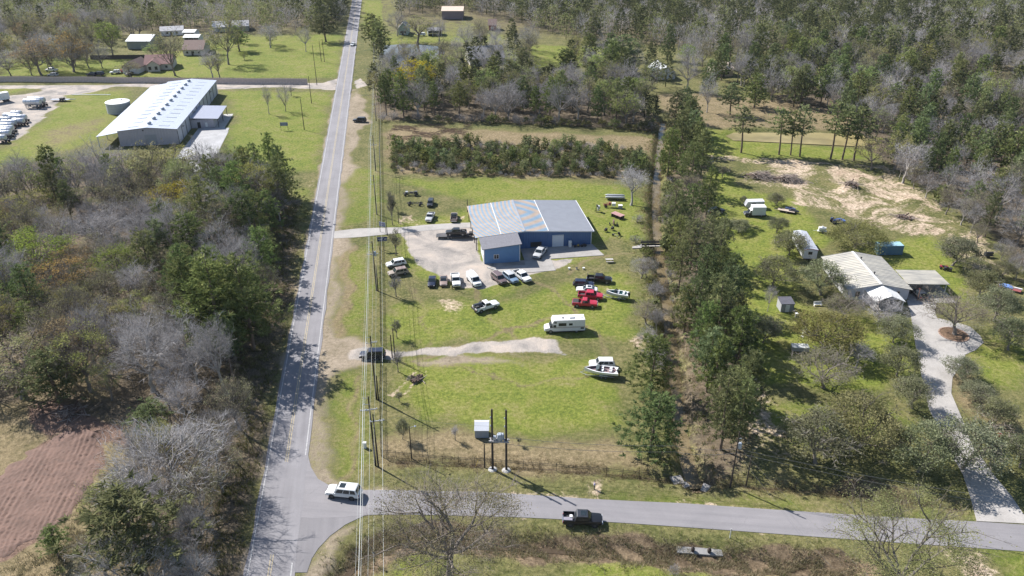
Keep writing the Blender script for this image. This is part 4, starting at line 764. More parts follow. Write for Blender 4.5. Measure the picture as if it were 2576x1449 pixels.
def car(kind, name, lab, cat, px, py, head, paint, off=(0,0), lift=0.0, group=None, world=None, rim=None, roofpaint=None, sunroof=False, rack=False, size=1.0, bedload=None, hood=None):
    """forward is local +x; kinds: suv wagon sedan coupe pickup regcab van"""
    x, y = world if world else G(px, py); t = thing(name, lab, cat, (x+off[0], y+off[1], max(hz(x, y), 0.0)+lift), math.radians(head), group); t.scale = (size,)*3
    pm = cpaint(paint, PAINT[paint]); rm = cpaint(roofpaint, PAINT[roofpaint]) if roofpaint else pm; rim = rim or M_RIM
    S = dict(  # length, width/2, belt, roof, hood z, [hood start.. windshield base, roof front, roof rear, rear glass base], wheel r, wheel x
     suv=(4.95,.98,1.16,1.88,1.12,(1.22,.66,-2.05,-2.36),.40,(1.52,-1.46)), wagon=(4.75,.93,1.05,1.72,1.02,(1.14,.46,-1.86,-2.26),.36,(1.44,-1.40)),
     sedan=(4.75,.90,.95,1.43,.90,(.95,.15,-1.05,-1.75),.33,(1.42,-1.38)), coupe=(4.5,.89,.90,1.34,.84,(.80,.0,-.95,-1.80),.33,(1.35,-1.32)),
     pickup=(5.75,1.0,1.20,1.90,1.17,(1.30,.72,-.90,-1.10),.40,(1.78,-1.80)), regcab=(5.4,.98,1.16,1.80,1.12,(1.00,.45,-.50,-.66),.38,(1.65,-1.62)), van=(5.4,1.0,1.25,2.05,1.15,(1.75,1.05,-2.55,-2.66),.38,(1.72,-1.62)))[kind]
    Ln, W, belt, roof, hoodz, (wb, rf, rr, rb), wr, wx = S; F = Ln/2; R_ = -Ln/2; z0 = .30 if kind in ('sedan','coupe') else .42
    pk = kind in ('pickup','regcab'); cabend = rb-.02
    secs = [section(F, z0+.12, hoodz-.22, W*.80), section(F-.10, z0+.04, hoodz-.10, W*.90), section(F-.45, z0, hoodz-.02, W*.97), section(wb+.10, z0, hoodz+.01, W), section(wb-.05, z0, belt, W)]
    if pk: secs += [section(cabend, z0, belt, W)]
    elif kind in ('sedan','coupe'): secs += [section(rb, z0, belt, W), section(rb-.05, z0, belt+.02, W), section(R_+.35, z0, belt-.02, W*.96), section(R_+.08, z0+.05, belt-.08, W*.90), section(R_, z0+.15, belt-.25, W*.82)]
    else: secs += [section(rb+.1, z0, belt, W), section(R_+.10, z0, belt-.02, W*.97), section(R_, z0+.12, belt-.12, W*.90)]
    b = MB(); loft(b, secs); b.build('body', pm, t, 35)
    wt = W*.80 if kind != 'van' else W*.86; wbz = W*.93
    def ring(x, z, w_): return [(x,-w_,z),(x,-w_*.96,z+.0),(x,w_*.96,z+.0),(x,w_,z)]
    A0, A1 = (wb, belt-.02), (rf, roof-.05); B1, B0 = (rr, roof-.06), (rb, belt-.02)
    g = MB()          # the cabin shell
    vs = [(A0[0],-wbz,A0[1]),(A0[0],wbz,A0[1]),(A1[0],-wt,A1[1]),(A1[0],wt,A1[1]),(B1[0],-wt,B1[1]),(B1[0],wt,B1[1]),(B0[0],-wbz,B0[1]),(B0[0],wbz,B0[1])]
    g.add(vs, [(0,1,3,2),(2,3,5,4),(4,5,7,6),(0,2,4,6),(1,7,5,3)]); g.build('cabin', pm, t)
    rp = MB(); xm = (A1[0]+B1[0])/2; l2 = (A1[0]-B1[0])/2
    rp.add([(xm+l2+.02,-wt-.01,A1[1]+.005),(xm+l2+.02,wt+.01,A1[1]+.005),(xm-l2-.02,wt+.01,B1[1]+.005),(xm-l2-.02,-wt-.01,B1[1]+.005),(xm+l2-.16,-wt*.86,roof),(xm+l2-.16,wt*.86,roof),(xm-l2+.12,wt*.86,roof),(xm-l2+.12,-wt*.86,roof)], [(4,5,6,7),(0,1,5,4),(1,2,6,5),(2,3,7,6),(3,0,4,7)])
    ro = rp.build('roof', rm, t)
    if sunroof: MB().box((A1[0]-.62,0,roof+.012), (.85,wt*1.2,.02)).build('sunroof', M_CGLASS, ro)
    V = Vector; e = .012
    def pane(nm, q, push):
        c = sum((V(p) for p in q), V())/len(q); MB().add([tuple(V(p)+(c-V(p))*0.0+V(push)) for p in q], [tuple(range(len(q)))]).build(nm, M_CGLASS, t)
    def lerp(a, b, s): return tuple(V(a).lerp(V(b), s))
    a0, a1, a2, a3 = vs[0], vs[1], vs[3], vs[2]
    pane('windshield', [lerp(lerp(a0,a1,.06),lerp(a3,a2,.06),.06), lerp(lerp(a0,a1,.94),lerp(a3,a2,.94),.06), lerp(lerp(a0,a1,.94),lerp(a3,a2,.94),.92), lerp(lerp(a0,a1,.06),lerp(a3,a2,.06),.92)], (e*1.5,0,e*1.5))
    b0, b1, b2, b3 = vs[7], vs[6], vs[4], vs[5]
    pane('rear_window', [lerp(lerp(b0,b1,.08),lerp(b3,b2,.08),.10), lerp(lerp(b0,b1,.92),lerp(b3,b2,.92),.10), lerp(lerp(b0,b1,.92),lerp(b3,b2,.92),.88), lerp(lerp(b0,b1,.08),lerp(b3,b2,.08),.88)], (-e*1.5,0,e))
    for s, (lo0, lo1, up0, up1) in ((-1, (vs[0],vs[6],vs[2],vs[4])), (1, (vs[1],vs[7],vs[3],vs[5]))):
        cuts = {'pickup': ((.05,.47),(.52,.92)), 'regcab': ((.08,.86),), 'van': ((.04,.24),), 'suv': ((.07,.36),(.385,.66),(.70,.93)), 'wagon': ((.07,.36),(.385,.66),(.70,.92)), 'sedan': ((.10,.48),(.52,.86)), 'coupe': ((.14,.80),)}[kind]
        for c0, c1 in cuts:
            q = [lerp(lo0,lo1,c0), lerp(lo0,lo1,c1), lerp(up0,up1,max(c0,.02)), lerp(up0,up1,min(c1,.97))]
            q = [lerp(q[0],q[2],.08), lerp(q[1],q[3],.08), lerp(q[1],q[3],.86), lerp(q[0],q[2],.86)]
            pane('side_window', q, (0,s*e*1.6,e*.5))
        MB().box((wb-.28,s*(W+.09),belt+.02), (.12,.18,.14)).build('mirror', M_BLACKP if paint in ('black','char') else pm, t)
        MB().box((F-.07,s*W*.66,hoodz-.24), (.12,W*.36,.16)).build('headlight', M_LAMP, t)
        MB().box((R_+(.03 if not pk else .02),s*W*.80,(belt if not pk else 1.0)-.24), (.10,W*.18,.30)).build('tail_light', M_TAIL, t)
        for wxx in wx:
            MB().lathe([(wr*1.16,-.02),(wr*1.16,.02)], (wxx,s*(W-.012),wr+.02), 'Y', 14).build('wheel_arch', M_BLACKP, t); wheel(t, wxx, s*(W-.115), wr, .25, rim)
    MB().box((F+.01,0,z0+.16), (.14,W*1.72,.22)).build('bumper', M_CHROME if pk else pm, t); MB().box((R_-.02,0,z0+.18), (.14,W*1.72,.20)).build('bumper', M_CHROME if pk else pm, t)
    MB().box((F-.02,0,hoodz-.26), (.08,W*.86,.20)).build('grille', M_BLACKP, t)
    if pk:
        bd = MB(); x0, x1 = R_+.04, cabend-.04; xm = (x0+x1)/2; Lb = x1-x0
        for s in (-1, 1): bd.box((xm,s*(W-.07),(z0+belt)/2), (Lb,.13,belt-z0))
        bd.box((x0+.04,0,(z0+.1+belt)/2), (.09,W*1.74,belt-z0-.1)).box((x1-.04,0,(z0+belt)/2), (.08,W*1.72,belt-z0)).build('bed', pm, t)
        MB().box((xm,0,.72), (Lb-.1,W*1.72,.06)).build('bed_floor', M_BED, t)
        if bedload == 'cooler': MB().box((x1-.55,-.1,1.2), (.4,.5,.35)).build('bed_box', M_WHITEP, t); MB().box((x1-1.0,-.55,1.0), (1.3,.6,.5)).build('bed_box', mat('grey_tool_box', (.22,.21,.25), .6), t)
        if bedload == 'cover': MB().box((xm-.3,0,belt-.03), (Lb*.62,W*1.7,.05)).build('bed_cover', M_BED, t)
        if bedload == 'rack':
            rk = MB()
            for s in (-1, 1):
                for xx in (x0+.1, x1-.1): rk.tube((xx,s*(W-.08),belt),(xx,s*(W-.08),belt+.75),.03)
                rk.tube((x0+.1,s*(W-.08),belt+.75),(x1+.9,s*(W-.08),belt+.75),.03)
            for xx in (x0+.1, x1-.1): rk.tube((xx,-W+.08,belt+.75),(xx,W-.08,belt+.75),.03)
            rk.build('ladder_rack', M_DARK, t)
        if bedload == 'junk': MB().box((xm,.2,1.05), (Lb*.5,.7,.5)).box((xm+.4,-.4,1.1), (.5,.5,.6)).build('bed_box', M_BLACKP, t)
    else:
        if rack:
            rk = MB()
            for s in (-1, 1): rk.tube((rf-.3,s*wt*.8,roof+.10),(rr+.2,s*wt*.8,roof+.10),.03)
            if kind == 'van':
                for i in range(6): rk.tube((rf-.3-i*.62,-wt*.9,roof+.12),(rf-.3-i*.62,wt*.9,roof+.12),.03)
                rk.tube((rf+.1,.35,roof+.18),(rr-.1,.35,roof+.18),.04).tube((rf+.1,.05,roof+.18),(rr-.1,.05,roof+.18),.04)
            rk.build('roof_rack', M_WHITEP if kind == 'van' else M_BLACKP, t)
    return t
P5 = lambda x, y: (858.3+.33345*x, 483.2+.33345*y)
car('suv','parked_suv','silver-white large SUV waiting at the road junction','SUV',0,0,172,'pearl',world=(-25.75,90.45),sunroof=True,rim=M_RIMD,size=1.06)
car('pickup','pickup_truck','black crew cab pickup stopped on the side road','pickup',0,0,-3,'black',world=(10.35,84.75),sunroof=True,bedload='cooler',lift=.03,rim=M_RIMD,roofpaint='char')
car('suv','parked_suv','black SUV on the gravel drive by the roadside poles','SUV',*P5(238,1248),184,'navy',rim=M_RIMD)
car('wagon','parked_suv','white SUV farther of two beside the fence','SUV',*P5(415,556),203,'white')
car('wagon','parked_wagon','tan wagon nearer of two beside the fence','car',*P5(430,622),203,'tan',roofpaint='bronze')
car('sedan','parked_sedan','dark navy sedan at the left end of the gravel row','car',*P5(685,690),-89,'navy')
car('coupe','parked_sedan','tan-grey coupe second in the gravel row','car',*P5(772,685),-86,'bronze',roofpaint='char')
car('pickup','pickup_truck','white pickup with open bed third in the gravel row','pickup',*P5(864,684),-82,'white',bedload='junk')
car('van','work_van','white work van with ladder rack on its roof','van',*P5(1000,684),-66,'white',rack=True)
car('suv','parked_suv','brown SUV beside the light blue SUV','SUV',*P5(1188,672),-60,'brown')
car('wagon','parked_suv','light blue SUV between brown SUV and white pickup','SUV',*P5(1276,664),-60,'blue',roofpaint='silver',size=1.04)
car('pickup','pickup_truck','white pickup at the right end of the gravel row','pickup',*P5(1362,654),-57,'white',bedload='junk')
car('pickup','pickup_truck','silver pickup parked on the shop apron','pickup',*P5(1498,478),-112,'silver',lift=.09)
car('regcab','pickup_truck','silver pickup on the sandy patch above the shop drive','pickup',*P5(670,205),-96,'silver',size=.96)
car('suv','parked_jeep','dark boxy jeep on the lawn behind the sandy patch','SUV',*P5(674,98),-92,'char',size=.86)
car('regcab','pickup_truck','old tan pickup with black cab beside the shop','pickup',*P5(850,205),92,'bronze',roofpaint='black',size=.95)
car('pickup','pickup_truck','black pickup with roof-high ladder rack','pickup',*P5(1944,676),-8,'black',bedload='rack')
car('wagon','parked_suv','black SUV above the white sedan','SUV',*P5(1826,712),-6,'navy')
car('sedan','parked_sedan','white sedan above the two red pickups','car',*P5(1852,752),174,'white',sunroof=True)
car('pickup','pickup_truck','red pickup behind the other red pickup','pickup',*P5(1878,800),-10,'red',size=.97)
car('regcab','pickup_truck','red pickup with white bed corner, nearest of the row','pickup',*P5(1836,858),-7,'red',bedload='cover',size=1.02)
car('suv','parked_wagon','old white boxy wagon behind the large boat','SUV',*P5(1965,1318),180,'white',size=.98)
car('suv','parked_suv','black SUV beside the far stretch of the main road','SUV',905,307,178,'char')
car('sedan','driving_car','pale car on the far stretch of the main road','car',0,0,-98.6,'pearl',world=(rx(432)+1.6,432))
car('wagon','parked_car','dark blue car under the creekside pines','car',1800,536,20,'navy')
car('sedan','parked_car','black car before the white garage','car',326,189,-100,'black'); car('wagon','parked_car','white car left of the garage behind the fence','car',291,185,200,'white'); car('coupe','parked_car','red car left of the garage','car',302,183,180,'red')
car('pickup','pickup_truck','white pickup under the orange-brown trees','pickup',131,180,170,'white'); car('wagon','parked_car','silver car near the board fence','car',134,192,175,'silver'); car('wagon','parked_car','dark blue car left of two behind the board fence','car',231,191,175,'navy'); car('suv','parked_car','navy car right of two behind the board fence','car',249,190,175,'navy')
car('wagon','parked_car','white car in the far pines','car',2142,231,180,'white'); car('wagon','parked_car','white car by the brown pond house','car',1060,90,180,'white')
car('sedan','parked_car','silver car before the nearer white carport','car',470,118,150,'silver'); car('wagon','parked_car','pale car beside the nearer white carport','car',486,116,170,'white')
def wheel2(t, x, y, r=.34, wd=.22): wheel(t, x, y, r, wd, M_RIM)
# flatbed trailer with the black pickup on it
ft = thing('flatbed_trailer', 'long dark flatbed trailer in front of the shop', 'trailer', at(*P5(862,342)), math.radians(2))
MB().box((-.2,0,.72), (7.6,2.3,.12)).build('deck', mat('worn_deck', (.09,.085,.09), .8, var=.3), ft)
for s in (-1, 1): MB().box((-.2,s*1.18,.66), (7.6,.06,.2)).build('side_rail', M_DARK, ft)
MB().slab([(-5.0,-1.1,.62),(-4.0,-1.1,.78),(-4.0,1.1,.78),(-5.0,1.1,.62)], .08).build('ramp', M_DARK, ft)
MB().tube((3.6,-.9,.7),(5.0,0,.7),.07).tube((3.6,.9,.7),(5.0,0,.7),.07).tube((4.9,0,0),(4.9,0,.8),.05).build('tongue', M_DARK, ft); MB().box((4.0,0,1.1), (.9,1.2,.7)).build('winch_box', M_BLACKP, ft)
for x in (-1.9, -1.05):
    for y in (-1.0, 1.0): wheel2(ft, x, y)
car('pickup','pickup_truck','black pickup loaded on the flatbed trailer','pickup',0,0,182,'black',world=(ft.location[0]+.2,ft.location[1]),lift=.80,bedload='junk',size=.94,rim=M_RIM)
# bare truck frames
for (q, lab, n) in ((P5(525,25), 'bare truck chassis with engine on the lawn, farther of two', 1), (P5(556,97), 'bare truck chassis on the lawn, nearer of two', 0)):
    t = thing('truck_chassis', lab, 'chassis', at(*q), math.radians(-4))
    for s in (-1, 1): MB().box((0,s*.42,.62), (4.6,.10,.16)).build('frame_rail', M_DARK, t)
    for x in (-1.9,-.6,.7,2.0): MB().box((x,0,.62), (.10,.8,.12)).build('cross_member', M_DARK, t)
    for x in (-1.5, 1.55):
        for y in (-.8, .8): wheel(t, x, y, .38, .24, M_RIMD)
    if n: MB().box((1.5,0,1.0), (.9,.7,.7)).box((.2,.1,.9), (1.2,.4,.4)).build('engine', mat('oily_engine', (.09,.09,.10), .5, .3, var=.3), t); MB().box((-1.2,.1,1.0), (.8,.9,.35)).build('fuel_tank', mat('grey_panel', (.3,.31,.33), .5), t)
# white truck with a tank and welding gear on its bed
wt_ = car('regcab','service_truck','white service truck with dark tank and gear on its bed','truck',*P5(1092,882),30,'white',size=1.08)
MB().lathe([(.05,-1.0),(.46,-.95),(.46,.75),(.05,.8)], (-1.75,.1,1.35), 'X', 12).build('tank', mat('dark_tank', (.07,.075,.085), .4, .3), wt_); MB().box((-2.65,0,.75), (.5,2.0,.25)).box((-1.0,.5,1.35), (.5,.6,.6)).box((-2.3,-.55,1.3), (.7,.6,.5)).build('gear', M_BLACKP, wt_); MB().tube((-.8,-.8,1.2),(-.8,-.8,2.0),.04).tube((-.8,.8,1.2),(-.8,.8,2.0),.04).tube((-.8,-.8,2.0),(-.8,.8,2.0),.04).build('headache_rack', M_DARK, wt_)
# motorhome
mh = thing('motorhome', 'white motorhome with brown stripe parked on the meadow', 'motorhome', at(*P5(1682,1042)), math.radians(184))
M_MH = mat('motorhome_white', (.70,.70,.69), .45, var=.05, dirt=((.4,.38,.34),.2)); M_STR = mat('brown_stripe', (.26,.20,.17), .5)
mb = MB(); mb.side([(-4.1,.55),(2.5,.55),(2.5,1.15),(2.6,1.7),(2.75,2.35),(2.45,3.05),(-4.1,3.05)], 1.18, -1.18); mb.build('body', M_MH, mh)
mb = MB(); loft(mb, [section(4.2,.5,.95,.78), section(4.0,.42,1.18,.95), section(3.2,.42,1.32,1.02), section(2.45,.42,1.38,1.05)]); mb.build('hood', M_MH, mh, 40)
mb = MB(); mb.add([(3.2,-1.0,1.33),(3.2,1.0,1.33),(2.62,.95,2.1),(2.62,-.95,2.1)], [(0,1,2,3)]).add([(3.2,-1.0,1.33),(2.62,-.95,2.1),(2.45,-1.1,1.35)], [(0,1,2)]).add([(3.2,1.0,1.33),(2.45,1.1,1.35),(2.62,.95,2.1)], [(0,1,2)]); mb.build('windshield', M_CGLASS, mh)
MB().box((-.8,0,3.08), (6.4,2.2,.06)).build('roof', mat('motorhome_roof', (.66,.66,.66), .6, var=.12), mh)
MB().box((-1.4,.1,3.22), (1.0,.75,.26)).build('roof_unit', M_TRIM, mh); MB().box((.4,.2,3.14), (.4,.4,.1)).build('roof_vent', M_BLACKP, mh); MB().box((-3.4,.2,3.15), (.5,.5,.12)).build('roof_vent', M_TRIM, mh); MB().box((-3.9,-.6,3.14), (.3,.5,.1)).build('roof_vent', M_TRIM, mh)
for s in (-1, 1):
    for (x0, x1, za, zb) in ((-.2,1.4,1.75,2.45), (-1.5,-.75,1.85,2.35), (1.8,2.35,2.45,2.75), (-3.9,-3.2,.95,1.3)): MB().box(((x0+x1)/2,s*1.195,(za+zb)/2), (x1-x0,.03,zb-za)).build('window', M_CGLASS, mh)
    MB().box((2.2,s*1.195,1.75), (.6,.03,.6)).build('window', M_CGLASS, mh); MB().box((-.8,s*1.19,1.48), (6.5,.02,.10)).build('stripe', M_STR, mh); MB().box((-.8,s*1.19,1.30), (6.5,.02,.05)).build('stripe', M_STR, mh)
    for x in (3.0, -2.4): wheel(mh, x, s*1.0, .40, .26, M_RIM)
    MB().box((4.15,s*.65,.85), (.1,.3,.22)).build('headlight', M_LAMP, mh)
MB().box((4.22,0,.55), (.15,2.0,.2)).build('bumper', M_CHROME, mh); MB().box((-4.15,0,.6), (.12,2.3,.22)).build('bumper', M_CHROME, mh); MB().box((-.8,0,.45), (6.4,2.2,.3)).build('underbody', M_BLACKP, mh)
# boats
def boat(lab, q, head, L, B, hull, inside_, deck, towed):
    t = thing('boat', lab, 'boat', at(*q), math.radians(head)); hb = .45
    secs = []; N = 9
    for i in range(N):
        s = i/(N-1); x = -L/2+L*s; w = B/2*(1-max(0, (s-.45)/.55)**2.2)*(0.93+.07*min(1, s*6))+.02; k = .12+.55*max(0, (s-.5)/.5)**2; top = 1.05+.18*s
        secs.append([(x,-w,hb+top),(x,-w*.92,hb+.55+.15*s),(x,-w*.55,hb+.2+k*.4),(x,0,hb+k*.8),(x,w*.55,hb+.2+k*.4),(x,w*.92,hb+.55+.15*s),(x,w,hb+top)])
    mb = MB(); n = 7
    mb.add([p for s_ in secs for p in s_], [(i*n+k, i*n+k+1, (i+1)*n+k+1, (i+1)*n+k) for i in range(N-1) for k in range(n-1)]+[tuple(range(n))]); mb.build('hull', hull, t, 40)
    mb = MB(); ring_ = []; inn = []
    for i in range(N):
        a, b = secs[i][0], secs[i][-1]; w = max(.02, (b[1]-a[1])/2); s = i/(N-1); iw = max(.01, w-.22) if .06 < s < .93 else .005
        ring_.append((a[0],w,a[2])); inn.append((a[0] if s > .06 else a[0]+.35,iw,a[2]+.02))
    for sgn in (-1, 1):
        o_ = [(x,sgn*y,z) for x, y, z in ring_]; i_ = [(x,sgn*y,z) for x, y, z in inn]; mb.add(o_+i_, [((i, i+1, N+i+1, N+i) if sgn > 0 else (i, N+i, N+i+1, i+1)) for i in range(N-1)])
    mb.build('gunwale', deck, t)
    mb = MB(); fl = [(x,-y,hb+.75) for x, y, z in inn]+[(x,y,hb+.75) for x, y, z in inn]; mb.add(fl, [(i, N+i, N+i+1, i+1) for i in range(N-1)])
    mb.add([(x,-y,z) for x, y, z in inn]+[(x,-y,hb+.75) for x, y, z in inn], [(i, i+1, N+i+1, N+i) for i in range(N-1)]); mb.add([(x,y,z) for x, y, z in inn]+[(x,y,hb+.75) for x, y, z in inn], [(i, N+i, N+i+1, i+1) for i in range(N-1)]); mb.build('cockpit', inside_, t)
    MB().add([(L*.16,-B*.36,hb+1.2),(L*.16,B*.36,hb+1.2),(L*.06,B*.33,hb+1.7),(L*.06,-B*.33,hb+1.7)], [(0,1,2,3)]).add([(L*.16,B*.36,hb+1.2),(-.02*L,B*.42,hb+1.2),(L*.06,B*.33,hb+1.7)], [(0,1,2)]).add([(L*.16,-B*.36,hb+1.2),(L*.06,-B*.33,hb+1.7),(-.02*L,-B*.42,hb+1.2)], [(0,1,2)]).build('windscreen', M_CGLASS, t)
    for (x, y) in ((-.03*L,.45),(-.03*L,-.45),(-.28*L,.4),(-.28*L,-.4)): MB().box((x,y,hb+1.0), (.5,.5,.4)).box((x-.22,y,hb+1.25), (.1,.5,.4)).build('seat', deck, t)
    MB().box((-L/2-.12,0,hb+1.0), (.4,.45,.7)).box((-L/2-.2,0,hb+.4), (.2,.2,.8)).build('outboard_motor', M_BLACKP, t)
    if towed:
        g = thing('boat_trailer', lab.replace('boat', 'boat trailer', 1) if False else towed, 'trailer', at(*q), math.radians(head))
        for s in (-1, 1): MB().box((.2,s*.75,.42), (L*.86,.08,.12)).build('rail', M_SILV, g)
        MB().tube((L*.4,-.75,.42),(L*.62,0,.45),.05).tube((L*.4,.75,.42),(L*.62,0,.45),.05).tube((L*.55,0,.45),(L*.52,0,1.3),.04).build('tongue', M_SILV, g)
        for x in (-.9, -.1) if L > 5.5 else (-.6,):
            for s in (-1, 1): wheel(g, x, s*1.0, .31, .2, M_RIM); MB().box((x,s*1.0,.70), (.75,.26,.05)).build('mudguard', M_TRIM, g)
        for x in (-1.5, 1.4): MB().box((x,0,.44), (.1,1.5,.1)).build('cross_bar', M_SILV, g)
    return t
M_HULL = mat('white_gelcoat', (.70,.71,.72), .25, var=.05, coat=.4); M_HULLG = mat('grey_hull', (.48,.50,.52), .35, var=.08, coat=.2)
boat('large white open speedboat beside the old white wagon', P5(1958,1385), 171, 6.4, 2.4, M_HULL, mat('boat_carpet', (.22,.16,.17), .9), M_HULL, 'tandem axle trailer under the large white speedboat')
boat('small white and teal runabout right of the red pickups', P5(2080,800), 165, 5.0, 2.0, M_HULLG, mat('teal_carpet', (.06,.20,.20), .9), M_HULL, 'small trailer under the white and teal runabout')
# ------------------------------------------------------------------ the right hand yard
P6 = lambda x, y: (1716.6+.33345*x, 483.2+.33345*y)
bt = thing('box_truck', 'white box truck with dark hood on the green lawn', 'truck', at(*P6(538,178)), math.radians(180))
MB().box((-.9,0,1.75), (3.7,2.2,2.3)).build('cargo_box', mat('box_white', (.60,.63,.62), .5, var=.06), bt); MB().box((-.9,0,2.93), (3.72,2.22,.06)).build('roof', M_WHITEP, bt)
for i in range(9):
    for s in (-1, 1): MB().box((-2.6+i*.42,s*1.11,1.75), (.04,.03,2.2)).build('panel_rib', M_TRIM, bt)
mb = MB(); loft(mb, [section(2.8,.5,1.0,.85), section(2.6,.45,1.15,.95), section(1.7,.45,1.22,.98), section(1.0,.45,1.25,.98)]); mb.build('hood', cpaint('char', PAINT['char']), bt, 40)
mb = MB(); mb.side([(.98,1.2),(1.75,1.2),(1.35,1.95),(.98,1.98)], .92, -.92); mb.build('cab', M_WHITEP, bt); MB().add([(1.79,-.82,1.24),(1.79,.82,1.24),(1.41,.78,1.88),(1.41,-.78,1.88)], [(0,1,2,3)]).build('windshield', M_CGLASS, bt)
for s in (-1, 1):
    MB().box((1.25,s*.935,1.55), (.4,.03,.42)).build('side_window', M_CGLASS, bt)
    for x in (1.9, -1.7): wheel(bt, x, s*.88, .37, .25, M_RIM)
    MB().box((2.78,s*.6,.85), (.08,.3,.18)).build('headlight', M_LAMP, bt)
MB().box((-.6,0,.5), (5.2,1.6,.2)).build('chassis', M_DARK, bt); MB().box((2.85,0,.55), (.12,1.8,.2)).build('bumper', M_CHROME, bt)
cm = thing('cargo_trailer', 'silver slope-fronted camper trailer behind the box truck', 'trailer', at(*P6(535,118)), math.radians(180))
mb = MB(); mb.side([(-2.5,.5),(2.2,.5),(2.7,.9),(2.1,2.2),(-2.5,2.3)], 1.05, -1.05); mb.build('body', mat('camper_silver', (.42,.43,.47), .4, .2, var=.2, scale=.8), cm); MB().slab([(2.1,-1.08,2.22),(2.1,1.08,2.22),(-2.52,1.08,2.34),(-2.52,-1.08,2.34)], .05).build('roof', mat('camper_roof', (.55,.56,.58), .5, var=.2), cm)
for s in (-1, 1): wheel(cm, -.4, s*.95, .34, .22, M_RIM); MB().box((.4,s*1.06,1.55), (1.2,.03,.5)).build('window', M_CGLASS, cm)
MB().tube((2.5,-.4,.5),(3.6,0,.5),.05).tube((2.5,.4,.5),(3.6,0,.5),.05).build('tongue', M_DARK, cm)
ft2 = thing('utility_trailer', 'flat wooden utility trailer on the lawn beyond the box truck', 'trailer', at(*P6(780,152)), math.radians(-28))
MB().box((0,0,.55), (4.6,1.7,.1)).build('deck', mat('pale_planks', (.46,.38,.30), .85, var=.2), ft2); MB().tube((-2.2,-.6,.5),(-3.4,0,.45),.05).tube((-2.2,.6,.5),(-3.4,0,.45),.05).build('tongue', M_DARK, ft2)
for s in (-1, 1): wheel(ft2, .3, s*.95, .30, .2, M_RIM); MB().box((0,s*.86,.58), (4.6,.05,.16)).build('side_rail', M_DARK, ft2)
def craft(name, lab, cat, q, head, L, B, col, dz=0.0):
    t = thing(name, lab, cat, at(*q, dz), math.radians(head)); mb = MB(); loft(mb, [section(L/2,.5,.7,B*.1), section(L*.3,.35,.85,B*.42), section(-L*.2,.3,.9,B*.5), section(-L/2,.35,.8,B*.45)]); mb.build('hull', col, t, 40)
    MB().box((-L*.12,0,1.0), (L*.4,B*.4,.28)).build('seat', M_BLACKP, t); MB().tube((L*.1,-.35,1.2),(L*.1,.35,1.2),.04).tube((L*.18,0,.8),(L*.1,0,1.2),.05).build('handlebar', M_BLACKP, t)
    for s in (-1, 1): MB().tube((-L*.4,s*B*.36,.2),(L*.4,s*B*.36,.2),.06).build('runner', M_DARK, t)
    return t
craft('jet_ski', 'blue and black jet ski beside the utility trailer', 'jet ski', P6(812,140), -25, 2.9, 1.15, mat('jetski_blue', (.10,.14,.28), .3, coat=.4))
craft('jet_ski', 'dark jet ski behind the utility trailer', 'jet ski', P6(838,158), -25, 2.8, 1.1, mat('jetski_dark', (.05,.05,.06), .3, coat=.4))
tc_ = thing('farm_tractor', 'small blue tractor near the bare sand', 'tractor', at(*P6(1152,232)), math.radians(8))
M_TB = mat('tractor_blue', (.05,.10,.30), .4, coat=.3)
MB().box((.8,0,.95), (1.5,.6,.5)).build('bonnet', M_TB, tc_); MB().box((-.3,0,.75), (1.2,.7,.4)).build('body', M_DARK, tc_); MB().box((-.6,0,1.15), (.45,.5,.12)).box((-.8,0,1.4), (.08,.5,.45)).build('seat', M_BLACKP, tc_); MB().tube((-.05,0,.9),(-.2,0,1.4),.03).lathe([(.16,0),(.2,.02),(.16,.04)], (-.22,0,1.38), 'Z', 10).build('steering_wheel', M_DARK, tc_)
for s in (-1, 1): wheel(tc_, -.75, s*.72, .58, .32, M_RIM); wheel(tc_, 1.15, s*.6, .33, .2, M_RIM); MB().box((-.75,s*.72,1.2), (.9,.34,.06)).build('mudguard', M_TB, tc_)
MB().tube((-1.2,-.6,1.1),(-1.2,-.6,2.0),.035).tube((-1.2,.6,1.1),(-1.2,.6,2.0),.035).tube((-1.2,-.6,2.0),(-1.2,.6,2.0),.035).build('roll_bar', M_DARK, tc_); MB().box((2.2,0,.5), (.7,1.5,.5)).tube((1.6,-.45,.9),(2.1,-.45,.5),.05).tube((1.6,.45,.9),(2.1,.45,.5),.05).build('loader', M_TB, tc_)
wc = thing('water_cart', 'white farm tank cart on the lawn above the leafy tree', 'cart', at(*P6(1048,305)), math.radians(-10))
MB().lathe([(.05,-1.0),(.5,-.9),(.55,0),(.5,.9),(.05,1.0)], (0,0,1.15), 'X', 12).build('tank', M_WHITEP, wc, 50); MB().box((0,0,.5), (2.4,.9,.1)).tube((-1.2,0,.5),(-2.2,0,.45),.04).build('frame', M_TRIM, wc); MB().box((0,0,1.75), (.4,.4,.15)).build('lid', M_TRIM, wc)
for s in (-1, 1): wheel(wc, .2, s*.6, .32, .18, M_RIM)
